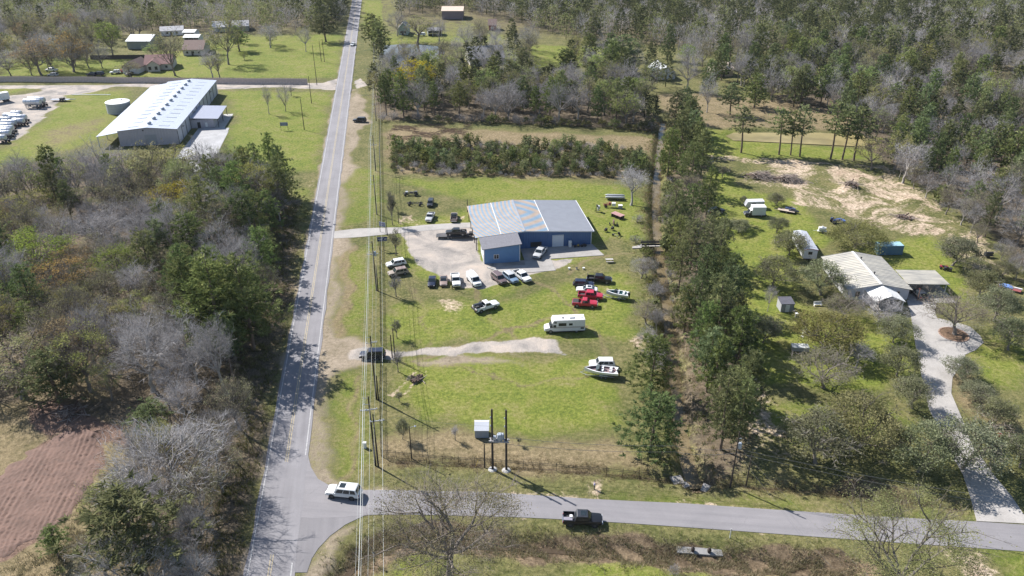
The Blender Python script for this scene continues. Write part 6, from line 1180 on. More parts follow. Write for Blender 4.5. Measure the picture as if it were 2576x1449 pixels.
def pine(name, H, start, rmax, nb, per, seed, shape=1.0, needle=0.55, width=0.085, tufts=9, lod=1.0):
    global RNG; RNG = np.random.default_rng(seed); R = random.Random(seed)
    tufts = max(3, int(tufts*lod)); width = width/lod; needle = needle/lod**0.3
    tr = MB(); lean = (R.uniform(-.02,.02), R.uniform(-.02,.02)); pts = []; rs = []
    for i in range(8):
        t = i/7; pts.append((lean[0]*H*t+0.12*math.sin(t*5+seed), lean[1]*H*t+0.12*math.cos(t*4+seed), -0.3+t*(H*0.97+0.3))); rs.append((0.010 if name.startswith('thin') else 0.0145)*H*(1-t)**0.75+0.025)
    tr.path(pts, rs, 7)
    st = MB(); C = []; D = []; T = []
    for j in range(nb):
        t = ((j+R.random())/nb); h = H*(start+(0.985-start)*t)
        rr = rmax*((1-t)**0.62)*(0.35+0.65*min(1, t*4+0.25))**shape*R.uniform(0.55, 1.12)+0.35
        az = j*2.399+R.uniform(-.5,.5); up = 0.10+0.55*t+R.uniform(-.12,.2)
        k = h/H*7; k0 = int(min(6, k)); f = k-k0; p0 = Vector(pts[k0]).lerp(Vector(pts[min(7, k0+1)]), f)
        d = Vector((math.cos(az), math.sin(az), up)); tip = p0+d*rr; mid = p0+d*(rr*0.55)+Vector((0,0,-0.10*rr))
        st.tube(p0, mid, 0.05*(1-t)+0.022, 0.03, 4, False); st.tube(mid, tip, 0.03, 0.012, 3, False)
        m = max(2, int(per*rr/rmax+1)); tt = R.random()
        for q in range(m):
            s = 0.30+0.70*(q+R.random())/m
            pc = p0.lerp(mid, s/0.55) if s < 0.55 else mid.lerp(tip, (s-0.55)/0.45)
            sp = 0.30+0.30*rr*(1-abs(s-0.65))*0.5
            C.append((pc.x+R.gauss(0, sp), pc.y+R.gauss(0, sp), pc.z+R.gauss(0, sp*0.5)+0.1)); D.append((d.x, d.y, 0.35)); T.append(0.25+0.45*tt+R.uniform(-.15,.25)+0.15*t)
    C = np.array(C); D = np.array(D); T = np.array(T); n = len(C)
    c = np.repeat(C, tufts, 0)+RNG.normal(size=(n*tufts, 3))*0.13; d = unit(np.repeat(unit(D), tufts, 0)*0.7+RNG.normal(size=(n*tufts, 3))*0.75+np.array([0,0,0.25]))
    tri = spikes(c, d, needle*RNG.uniform(0.7, 1.25, n*tufts), width*RNG.uniform(0.8, 1.3, n*tufts)); tint = np.repeat(T, tufts)+RNG.normal(size=n*tufts)*0.10
    return (tr.mesh(name+'_trunk', BARK_P, 60), soup(name+'_crown', tri, tint, LM['pine'], st), H)
def broad(name, H, fork, spread, seed, kind, leafn=0, lsize=0.16, limbs=6, twig=7, dome=0.75, bark=None, twigw=0.022, droop=0.0, leafmat=None, clump=0.35, ball=0, shell=0, lod=1.0):
    """broad-leaved tree: limbs, branches and twigs, bare or with leaf clumps"""
    global RNG; RNG = np.random.default_rng(seed); R = random.Random(seed)
    leafn = int(leafn*lod**1.6); lsize = lsize/lod**0.8; shell = int(shell*lod**1.4); twigw = twigw/lod**0.7; twig = max(2, int(twig*lod))
    tr = MB(); st = MB(); zf = H*fork; r0 = 0.020*H+0.03; TB = []; TD = []; tips = []
    pts = [Vector((0,0,-0.3))]; px = py = 0.0
    nt_ = 5
    for i in range(1, nt_+1):
        px += R.uniform(-.05,.05)*H*0.3; py += R.uniform(-.05,.05)*H*0.3; pts.append(Vector((px, py, zf*i/nt_)))
    lead = R.random() < 0.7
    rs = [r0*1.35]+[r0*(1-0.35*i/nt_) for i in range(1, nt_+1)]
    tr.path(pts, rs, 7)
    top = pts[-1]
    def limb(p, d, ln, r, lev):
        steps = 4; q = Vector(p); P = [q.copy()]; dd = d.normalized()
        for i in range(steps):
            dd = (dd+Vector((R.gauss(0,.16), R.gauss(0,.16), R.gauss(0.04,.10)-droop*lev*0.06))).normalized(); q = q+dd*(ln/steps); P.append(q.copy())
        rr = [r*(1-0.72*i/steps) for i in range(steps+1)]
        (tr if lev == 0 else st).path(P, rr, 5 if lev == 0 else (4 if lev == 1 else 3))
        if lev >= 2:
            for i in range(twig):
                s = R.uniform(0.15, 1.0)*steps; a = int(min(steps-1, s)); b = P[a].lerp(P[a+1], s-a); e = (dd+Vector((R.gauss(0,.7), R.gauss(0,.7), R.gauss(0.10,.5)))).normalized()
                TB.append(tuple(b)); TD.append(tuple(e))
            tips.append((tuple(P[-1]), R.random())); tips.append((tuple(P[2]), R.random())); return
        nn = (6 if lev == 0 else 4)
        for i in range(nn):
            s = (0.28+0.72*(i+R.random()*0.8)/nn)*steps; a = int(min(steps-1, s)); b = P[a].lerp(P[a+1], min(1, s-a))
            side = dd.cross(Vector((R.gauss(0,1), R.gauss(0,1), R.gauss(0,1)))).normalized()
            nd = (dd*0.75+side*R.uniform(0.5, 1.0)+Vector((0,0,0.12))).normalized()
            limb(b, nd, ln*R.uniform(0.38, 0.58)*(1.15-0.25*s/steps), r*0.42, lev+1)
    hh = H-zf
    for j in range(limbs):
        az = j*2*math.pi/limbs+R.uniform(-.45,.45); el = R.uniform(0.25, 0.9)*dome+0.15
        ln = math.sqrt((spread*math.cos(el))**2+(hh*math.sin(el))**2)*R.uniform(0.72, 0.98)
        base = pts[-1].lerp(pts[-2], R.uniform(0, 0.9))
        limb(base, Vector((math.cos(az)*spread*math.cos(el), math.sin(az)*spread*math.cos(el), hh*math.sin(el)+0.3)), ln, r0*0.52, 0)
    if lead or dome > 0.6: limb(top, Vector((R.uniform(-.15,.15), R.uniform(-.15,.15), 1)), hh*0.88, r0*0.6, 0)
    TB = np.array(TB); TD = np.array(TD); n = len(TB)
    tw = spikes(TB, unit(TD), H*0.075*RNG.uniform(0.6, 1.3, n), np.full(n, twigw)*RNG.uniform(0.7, 1.3, n))
    b2 = TB+unit(TD)*(H*0.03); d2 = unit(TD+RNG.normal(size=TD.shape)*0.6); tw2 = spikes(b2, d2, H*0.06*RNG.uniform(0.6, 1.3, n), np.full(n, twigw*0.75))
    tws = np.concatenate([tw, tw2])
    if shell:
        u = RNG.normal(size=(shell, 3)); u[:, 2] = np.abs(u[:, 2])*1.1-0.25; u = unit(u); lump = 1+.15*np.sin(u[:, 0]*5+seed)+.13*np.sin(u[:, 1]*6+seed*2)+.10*np.sin(u[:, 2]*9+u[:, 0]*4)
        rr = RNG.uniform(.5, 1.0, shell)**.55*lump; c0 = u*rr[:, None]*np.array([spread*.95, spread*.95, hh*.56])+np.array([top.x, top.y, zf+hh*.42])
        d0 = unit(u*np.array([.7, .7, .5])+np.array([0, 0, .45])+RNG.normal(size=(shell, 3))*.38)
        tws = np.concatenate([tws, spikes(c0-d0*H*.05, d0, H*.085*RNG.uniform(.6, 1.3, shell), np.full(shell, twigw*.8))])
    tt = np.clip(0.5+RNG.normal(size=len(tws))*0.18, 0, 1)
    if leafn == 0:
        return (tr.mesh(name+'_trunk', bark or BARK, 60), soup(name+'_crown', tws, tt, LM['bare'], st), H)
    lm = LM[leafmat or kind]
    tp = np.array([t[0] for t in tips]); tv = np.array([t[1] for t in tips]); pick = RNG.integers(0, len(tp), leafn)
    c = tp[pick]+RNG.normal(size=(leafn, 3))*np.array([clump, clump, clump*0.75])
    if ball:
        nc = ball; uu = RNG.normal(size=(nc, 3)); uu[:, 2] = np.abs(uu[:, 2])*1.1-.35; u = unit(uu); rad = RNG.uniform(.45, 1.0, nc)**.5*(1+.16*np.sin(u[:, 0]*4+seed)+.12*np.sin(u[:, 1]*5+u[:, 2]*3))
        cc = u*rad[:, None]*np.array([spread*.92, spread*.92, hh*.54])+np.array([top.x, top.y, zf+hh*.46]); cv = RNG.random(nc); pk = RNG.integers(0, nc, leafn); m2 = RNG.random(leafn) < .88
        c = np.where(m2[:, None], cc[pk]+RNG.normal(size=(leafn, 3))*np.array([clump, clump, clump*.7]), c); tvv = np.where(m2, cv[pk], tv[pick])
    else: tvv = tv[pick]
    lf = leaves(c, np.full(leafn, lsize)); lt = 0.15+0.6*tvv+RNG.normal(size=leafn)*0.12
    trunk = tr.mesh(name+'_trunk', bark or BARK, 60)
    crown = soup(name+'_crown', lf, lt, lm)
    twm = soup(name+'_twigs', tws, tt, LM['twig'], st)
    return (trunk, crown, H, twm)
def both(fn, *a, **k):
    """a near and a coarser far build of the same tree"""
    return (fn(*a, **k), fn(*a, lod=0.5, **k))
PINES = [both(pine, 'pine', 16, 0.20, 4.4, 58, 8, 1, 0.7, tufts=14, width=.078), both(pine, 'pine', 15, 0.16, 4.8, 60, 8, 2, 0.6, tufts=14, width=.078), both(pine, 'pine', 17, 0.30, 4.0, 52, 8, 3, 0.8, tufts=14, width=.078), both(pine, 'pine', 14, 0.14, 4.2, 56, 8, 4, 0.6, tufts=14, width=.078), both(pine, 'pine', 16, 0.34, 4.5, 50, 8, 5, 0.8, tufts=14, width=.078)]
THINP = [both(pine, 'thin_pine', 18, 0.42, 3.2, 38, 6, 6, 0.8), both(pine, 'thin_pine', 17, 0.46, 3.0, 34, 6, 7, 0.8)]
YOUNG = [both(pine, 'young_pine', 4.2, 0.06, 1.35, 34, 4, 8, 0.3, 0.38, 0.07, 8), both(pine, 'young_pine', 3.6, 0.05, 1.2, 30, 4, 9, 0.3, 0.38, 0.07, 8)]
BARES = [both(broad, 'bare', 13, 0.24, 5.2, 21, 'bare', dome=0.85, bark=BARK_L, twig=5, shell=2400), both(broad, 'bare', 14, 0.34, 4.6, 22, 'bare', dome=0.95, bark=BARK_L, twig=5, shell=2200), both(broad, 'bare', 12, 0.20, 5.6, 23, 'bare', dome=0.75, twig=5, shell=2600), both(broad, 'bare', 15, 0.38, 4.2, 24, 'bare', limbs=5, dome=1.0, bark=BARK_L, twig=5, shell=2000)]
BUDS = [both(broad, 'budding', 13, 0.28, 4.8, 31, 'bud', 3000, 0.12, dome=0.9, clump=0.42, ball=70, twig=4, shell=700), both(broad, 'budding', 12, 0.24, 5.2, 32, 'bud', 3600, 0.12, dome=0.8, clump=0.42, ball=80, twig=4, shell=700), both(broad, 'budding', 14, 0.34, 4.4, 33, 'bud', 2700, 0.115, dome=0.95, clump=0.42, ball=60, twig=4, shell=700)]
OLIVES = [both(broad, 'budding', 12, 0.26, 4.8, 34, 'olive', 2700, 0.11, dome=0.85, clump=0.45, ball=70, twig=4, shell=1000), both(broad, 'budding', 13, 0.28, 4.6, 35, 'olive', 2300, 0.11, dome=0.9, clump=0.45, ball=60, twig=4, shell=1000)]
LIMES = [both(broad, 'leafing', 12, 0.26, 4.6, 41, 'lime', 4400, 0.135, dome=0.9, clump=0.5, ball=80, twig=4)]
GOLDS = [both(broad, 'golden', 13, 0.30, 4.8, 42, 'gold', 4800, 0.135, dome=0.8, clump=0.5, ball=70, twig=4)]
RUSTS = [both(broad, 'rusty', 13, 0.28, 4.8, 43, 'rust', 3000, 0.115, dome=0.85, clump=0.45, ball=70, twig=4, shell=600)]
OAKS = [both(broad, 'oak', 7, 0.22, 3.2, 51, 'oak', 6400, 0.105, dome=0.95, twig=3, clump=0.34, ball=110), both(broad, 'oak', 7.5, 0.22, 3.0, 52, 'oak', 6400, 0.105, dome=1.0, twig=3, clump=0.34, ball=100), both(broad, 'oak', 6.5, 0.20, 3.3, 53, 'oak', 6400, 0.105, dome=0.9, twig=3, clump=0.34, ball=120)]
YGREEN = [both(broad, 'leafy', 8.5, 0.14, 4.4, 54, 'olive', 9000, 0.125, limbs=7, dome=0.9, twig=3, clump=0.45, leafmat='leafy', ball=130), both(broad, 'leafy', 8, 0.14, 4.2, 55, 'bud', 8500, 0.125, limbs=7, dome=0.9, twig=3, clump=0.45, leafmat='leafy', ball=120)]
NEARS = [both(broad, 'gnarled', 13, 0.46, 4.8, 81, 'olive', 13000, 0.055, limbs=7, dome=0.95, twig=6, clump=0.5, twigw=0.011, shell=2500, ball=90), both(broad, 'roadside', 12, 0.20, 5.6, 82, 'bud', 18000, 0.062, limbs=6, dome=0.8, twig=4, clump=0.5, twigw=0.011, shell=1200, ball=80)]
SAPS = [both(broad, 'sapling', 4.5, 0.36, 1.3, 61, 'bare', limbs=5, dome=1.0, twigw=0.016, shell=300), both(broad, 'sapling', 4.2, 0.30, 1.2, 62, 'oak', 700, 0.10, limbs=5, dome=1.0, twig=3, clump=0.2, ball=24)]
BRUSH = [both(broad, 'brush', 2.8, 0.06, 1.7, 71, 'brush', 1000, 0.13, limbs=6, dome=0.8, twig=3, clump=0.28, ball=26), both(broad, 'brush', 2.4, 0.05, 1.6, 72, 'bare', limbs=6, dome=0.9, twig=4, twigw=0.016, shell=500)]
NAME = {}
KIND = dict(pine=(PINES, 'pine_tree'), thin=(THINP, 'pine_tree'), young=(YOUNG, 'young_pine'), bare=(BARES, 'bare_tree'), bud=(BUDS, 'budding_tree'), olive=(OLIVES, 'budding_tree'), lime=(LIMES, 'budding_tree'),
            gold=(GOLDS, 'budding_tree'), rust=(RUSTS, 'budding_tree'), oak=(OAKS, 'oak_tree'), leafy=(YGREEN, 'leafy_tree'), near=(NEARS, 'roadside_tree'), sap=(SAPS, 'sapling'), brush=(BRUSH, 'shrub'))
def plant(kind, x, y, h, label, group=None, spread=1.0, var=None, rz=None, dz=0.0):
    lib, nm = KIND[kind]; p = lib[random.randrange(len(lib)) if var is None else var][0 if math.hypot(x, y) < (235 if kind != 'brush' else 150) else 1]
    s = h/p[2]; rz = random.uniform(0, 6.283) if rz is None else rz
    t = thing(nm, label, 'shrub' if kind == 'brush' else 'tree', (x, y, hz(x, y)+dz), rz, group); t.scale = (s*spread, s*spread, s)
    link('trunk', p[0], t); link('crown', p[1], t)
    if len(p) > 3: link('branches', p[3], t)
    return t
def pts_in(polyP, gap, seed, margin=0.0, maxn=4000):
    """random points with a minimum gap inside a polygon of survey points"""
    rg = np.random.default_rng(seed); P = GV(polyP); xs = [p[0] for p in P]; ys = [p[1] for p in P]; out = []; grid = {}
    A = (max(xs)-min(xs))*(max(ys)-min(ys)); N = int(A/(gap*gap)*3.2)
    X = rg.uniform(min(xs), max(xs), N); Y = rg.uniform(min(ys), max(ys), N); ok = inside(X, Y, P)
    for x, y in zip(X[ok], Y[ok]):
        k = (int(x//gap), int(y//gap)); bad = False
        for i in (-1,0,1):
            for j in (-1,0,1):
                for (a, b) in grid.get((k[0]+i, k[1]+j), ()):
                    if (a-x)**2+(b-y)**2 < gap*gap: bad = True
        if not bad: grid.setdefault(k, []).append((x, y)); out.append((x, y))
        if len(out) >= maxn: break
    return out
CLEAR = [GV(p) for p in ([(830,160),(1000,160),(985,420),(860,420)],)]
FAR = []          # trees of the far wood that are built as one mass
LABELS = {}
def wood(polyP, gap, weights, hs, where, grp, seed, near=1e9, clear=(), marks=()):
    rg = random.Random(seed); ks = list(weights); ws = [weights[k] for k in ks]
    words = dict(pine='dark green pine', thin='tall thin pine', young='young bushy pine', bare='leafless grey tree', bud='budding yellow-green tree', olive='budding olive-brown tree', lime='fresh lime-green tree', gold='golden yellow leafing tree', rust='rusty orange budding tree', oak='grey-green oak', leafy='leafy yellow-green tree', brush='low tangled shrub', sap='sapling')
    for x, y in pts_in(polyP, gap, seed):
        if abs(x-rx(y)) < 7.5 and y < 900: continue
        if any(inside(np.array([x]), np.array([y]), c)[0] for c in clear): continue
        k = rg.choices(ks, ws)[0]; h = hs.get(k, hs['*']); hh = rg.uniform(*h)
        if y > near: FAR.append((k, x, y, hh)); continue
        size = ('small', 'middling', 'tall')[min(2, int(3*(hh-h[0])/(h[1]-h[0]+1e-6)))]; tail = ''
        if marks:
            Zc = y*_cp+CAMZ*_sp; bx, by = CW/2+x/Zc*CF, CHT/2+(CAMZ*_cp-y*_sp)/Zc*CF
            tail = ', '+min(marks, key=lambda m_: math.hypot(m_[0]-bx, m_[1]-by))[2]
        QUEUE.append((hh/math.hypot(x, y), k, x, y, hh, size+' '+words[k]+' '+where+tail, words[k]+'s '+grp, rg.uniform(0.9, 1.2), rg.uniform(0, 6.28)))
QUEUE = []
def plant_queue(caps):
    """the largest in view are single trees; the rest of a kind joins the far mass"""
    n = {}
    E = np.array(EXPL)
    for q in sorted(QUEUE, reverse=True):
        if q[1] != 'brush' and q[2] < rx(q[3]) and q[3] < 260:
            if (np.hypot(E[:, 0]-q[2], E[:, 1]-q[3]) < 3.6).any(): continue
            px = CW/2+q[2]/(q[3]*_cp+CAMZ*_sp)*CF; hlim = q[4]
            for (ex, ey, eh, epx, emid, ehw) in EXPL:
                if ey > q[3] and abs(px-epx) < ehw: hlim = min(hlim, ZAT(emid, q[3]))
            if hlim < 5.5: continue
            q = q[:4]+(hlim,)+q[5:]
        nm = KIND[q[1]][1]; n[nm] = n.get(nm, 0)+1
        if n[nm] > caps.get(nm, 270) and q[1] not in ('brush', 'young'): FAR.append((q[1], q[2], q[3], q[4])); continue
        plant(q[1], q[2], q[3], q[4], q[5], q[6], q[7], rz=q[8])
# ------------------------------------------------------------------ woods
wood([(-260,500),(100,470),(300,462),(470,470),(480,560),(440,760),(430,1000),(330,1020),(0,1000),(-160,990),(-320,900)], 5.4, dict(bare=32, olive=24, bud=22, pine=14, rust=3, lime=5), {'*': (10,15.5), 'pine': (12,17)}, 'in the wood left of the main road', 'in the wood left of the main road', 101, marks=[(60,560,'upper left part'),(330,560,'upper middle part'),(60,740,'left part'),(330,740,'middle part'),(100,930,'lower left part'),(380,930,'lower middle part')])
wood([(485,472),(600,462),(700,478),(752,508),(716,620),(674,760),(632,900),(602,1035),(440,1030),(440,900),(452,760),(490,600)], 5.0, dict(bare=28, olive=16, bud=6, pine=50), {'*': (11,16), 'pine': (14,19)}, 'along the roadside edge of the left wood', 'along the roadside edge of the left wood', 102, marks=[(640,500,'uppermost stretch'),(640,640,'upper stretch'),(580,800,'middle stretch'),(540,960,'lower stretch')])
wood([(330,1045),(612,1045),(588,1180),(562,1320),(545,1449),(535,1600),(400,1620),(300,1560),(330,1380),(370,1230),(330,1120)], 5.0, dict(bare=36, olive=20, bud=14, pine=30), {'*': (8,12), 'pine': (10,14)}, 'between the ploughed strip and the main road', 'between the ploughed strip and the road', 103, marks=[(480,1100,'upper part'),(470,1280,'middle part'),(450,1480,'lowest part')])
wood([(-120,462),(120,435),(260,428),(470,440),(600,440),(690,460),(600,458),(300,455),(100,462),(-200,492)], 4.2, dict(bare=40, olive=30, bud=20, lime=4, pine=6), {'*': (5,8.5), 'pine': (6,9)}, 'on the wood edge facing the warehouse', 'on the wood edge facing the warehouse', 104, marks=[(0,460,'left part'),(300,445,'middle part'),(600,450,'right part')])
wood([(938,228),(1000,208),(1160,204),(1330,208),(1560,238),(1650,292),(1640,320),(1480,314),(1300,306),(1130,300),(965,296)], 5.6, dict(pine=42, bare=34, olive=8, bud=10, lime=6), {'*': (10,15), 'pine': (10,18)}, 'in the wood behind the felled clearing', 'in the wood behind the felled clearing', 105, marks=[(1000,260,'left part'),(1150,250,'left middle part'),(1300,260,'middle part'),(1450,280,'right middle part'),(1600,290,'right part')])
wood([(965,302),(1130,304),(1300,309),(1480,317),(1640,324),(1640,331),(1480,323),(1300,314),(1130,309),(960,306)], 2.6, dict(brush=100), {'*': (2.2,4.2)}, 'at the wood foot behind the felled clearing', 'at the wood foot behind the felled clearing', 106, marks=[(1050,305,'left part'),(1300,310,'middle part'),(1550,320,'right part')])
wood([(2240,432),(2300,455),(2352,492),(2600,712),(2760,800),(3000,560),(2700,330),(2330,300),(2130,330),(2225,372)], 5.6, dict(pine=70, bare=18, olive=8, bud=4), {'*': (9,13), 'pine': (11,16)}, 'in the wood right of the cleared plot', 'in the pine wood right of the cleared plot', 107, marks=[(2200,360,'far left part'),(2350,360,'far middle part'),(2550,380,'far right part'),(2350,450,'near left part'),(2550,520,'near right part'),(2600,650,'nearest part')])
wood([(2250,440),(2310,470),(2352,500),(2600,720),(2640,760),(2600,745),(2345,520),(2290,470)], 3.4, dict(bare=55, brush=25, olive=20), {'*': (5,8.5), 'brush': (2,3.5)}, 'on the wood edge beside the cleared plot', 'on the wood edge beside the cleared plot', 108, marks=[(2300,470,'upper part'),(2420,570,'middle part'),(2560,690,'lower part')])
wood([(2130,322),(2330,296),(2700,326),(2900,260),(2600,215),(2200,225),(2000,200),(1850,205),(1900,250),(2100,290)], 6.6, dict(pine=48, bare=26, olive=10, bud=12, lime=4), {'*': (11,15), 'pine': (13,18)}, 'in the woods beyond the green pond', 'in the woods beyond the green pond', 109, marks=[(1950,220,'left part'),(2150,250,'middle part'),(2350,250,'right part'),(2600,260,'far right part')])
wood([(1690,300),(1735,300),(1752,400),(1782,520),(1815,640),(1835,760),(1862,900),(1880,1040),(1852,1120),(1800,1150),(1785,1100),(1748,960),(1716,820),(1692,700),(1684,560),(1676,430)], 5.9, dict(pine=92, olive=8), {'*': (7,9), 'pine': (10,17)}, 'in the pine row along the creek', 'in the pine row along the creek', 110, clear=[GV([(1600,605),(1750,605),(1750,640),(1600,640)])], marks=[(1715,350,'by the thicket'),(1725,470,'by the scrap row'),(1740,570,'by the propane tank'),(1755,660,'below the footbridge'),(1775,770,'opposite the red pickups'),(1795,870,'opposite the motorhome'),(1815,980,'opposite the boats'),(1830,1090,'nearest the side road')])
wood([(990,372),(1100,365),(1300,372),(1460,368),(1560,378),(1625,395),(1632,436),(1500,442),(1300,438),(1120,436),(990,424)], 1.95, dict(young=42, brush=58), {'*': (1.4,3.0), 'young': (2.4,4.8)}, 'in the thicket behind the shop', 'in the overgrown thicket behind the shop', 111, marks=[(1050,400,'left part'),(1180,400,'left middle part'),(1320,400,'middle part'),(1450,400,'right middle part'),(1580,410,'right part')])
wood([(985,425),(1120,437),(1300,439),(1500,443),(1632,437),(1634,446),(1500,450),(1300,447),(1120,444),(985,434)], 1.9, dict(brush=100), {'*': (1.2,2.2)}, 'on the near edge of the thicket', 'on the near edge of the thicket', 112, marks=[(1050,435,'left part'),(1180,440,'left middle part'),(1320,443,'middle part'),(1450,445,'right middle part'),(1580,445,'right part')])
wood([(1618,640),(1642,640),(1652,760),(1664,900),(1660,960),(1640,940),(1630,800)], 3.0, dict(brush=55, olive=20, bare=25), {'*': (3.5,6.5), 'brush': (1.5,3)}, 'on the left creek bank', 'on the left creek bank', 121, marks=[(1635,680,'upper part'),(1650,800,'middle part'),(1655,920,'lower part')])
wood([(1668,400),(1684,420),(1690,600),(1706,830),(1700,840),(1680,700),(1664,520)], 2.6, dict(brush=80, olive=20), {'*': (3,5), 'brush': (1.4,2.6)}, 'on the right creek bank', 'on the right creek bank', 122, marks=[(1675,480,'upper part'),(1685,620,'middle part'),(1700,780,'lower part')])
wood([(1745,760),(1830,760),(1862,900),(1882,1040),(1868,1130),(1815,1150),(1795,1100),(1765,960),(1745,840)], 5.2, dict(pine=100), {'*': (13,17)}, 'at the near end of the pine row', 'at the near end of the creekside pine row', 123, marks=[(1780,800,'upper part'),(1800,950,'middle part'),(1830,1080,'lower part')])
wood([(235,175),(460,165),(600,130),(700,110),(620,95),(450,120),(300,140)], 13, dict(bud=35, olive=35, bare=30), {'*': (8,13)}, 'between the far left houses', 'between the far left houses', 124, clear=[GV([(300,140),(440,140),(440,200),(300,200)]), GV([(450,100),(520,100),(520,150),(450,150)])])
# far woods, both sides of the road; the back of them is one mass
wood([(-400,80),(150,86),(250,70),(420,82),(560,78),(700,84),(790,82),(862,60),(880,-25),(-400,-25)], 6.5, dict(bare=34, olive=18, bud=22, pine=20, lime=6), {'*': (12,17), 'pine': (14,19)}, 'in the woods behind the left hand yards', 'in the woods behind the left yards', 113, near=430, marks=[(100,70,'left part'),(400,70,'middle part'),(700,70,'right part')])
wood([(-200,195),(60,190),(140,188),(225,182),(330,140),(420,100),(300,84),(100,92),(-200,92)], 7.5, dict(bare=30, olive=28, bud=22, rust=14, pine=6), {'*': (11,16)}, 'around the yards behind the long board fence', 'around the yards behind the board fence', 114, clear=[GV([(225,130),(420,85),(420,200),(225,200)])], marks=[(0,150,'left part'),(180,150,'middle part'),(350,120,'right part')])
wood([(1000,42),(1160,28),(1280,56),(1420,100),(1560,112),(1720,128),(1960,196),(2200,215),(2600,205),(3000,150),(2900,-25),(990,-25)], 6.3, dict(pine=46, bare=27, bud=13, olive=10, lime=4), {'*': (12,17), 'pine': (14,20)}, 'in the far woods at the back', 'in the far woods at the back', 115, near=400, marks=[(1300,60,'left part'),(1600,100,'left middle part'),(1900,150,'middle part'),(2250,180,'right middle part'),(2550,180,'right part')])
wood([(1180,110),(1330,118),(1340,190),(1160,196),(960,200),(945,170),(1130,165)], 8.0, dict(bare=40, olive=14, bud=16, pine=25, lime=5), {'*': (10,15), 'pine': (11,16)}, 'between the brown pond and the clearing wood', 'between the brown pond and the clearing wood', 116, marks=[(1000,185,'left part'),(1150,180,'middle part'),(1300,160,'right part')])
wood([(1430,160),(1560,150),(1720,140),(1900,200),(2060,260),(1860,240),(1660,235),(1580,232),(1440,204)], 9.0, dict(pine=50, bare=36, bud=10, lime=4), {'*': (11,15), 'pine': (13,18)}, 'scattered near the small white house', 'scattered near the small white house', 117, clear=[GV([(1640,160),(1720,160),(1720,215),(1640,215)])], marks=[(1500,180,'left of it'),(1650,230,'below it'),(1850,220,'right of it')])
wood([(790,86),(862,66),(880,-25),(800,-25)], 5.5, dict(pine=80, bare=20), {'*': (12,17), 'pine': (15,20)}, 'crowding the left side of the far road', 'crowding the left side of the far road', 118, near=500)
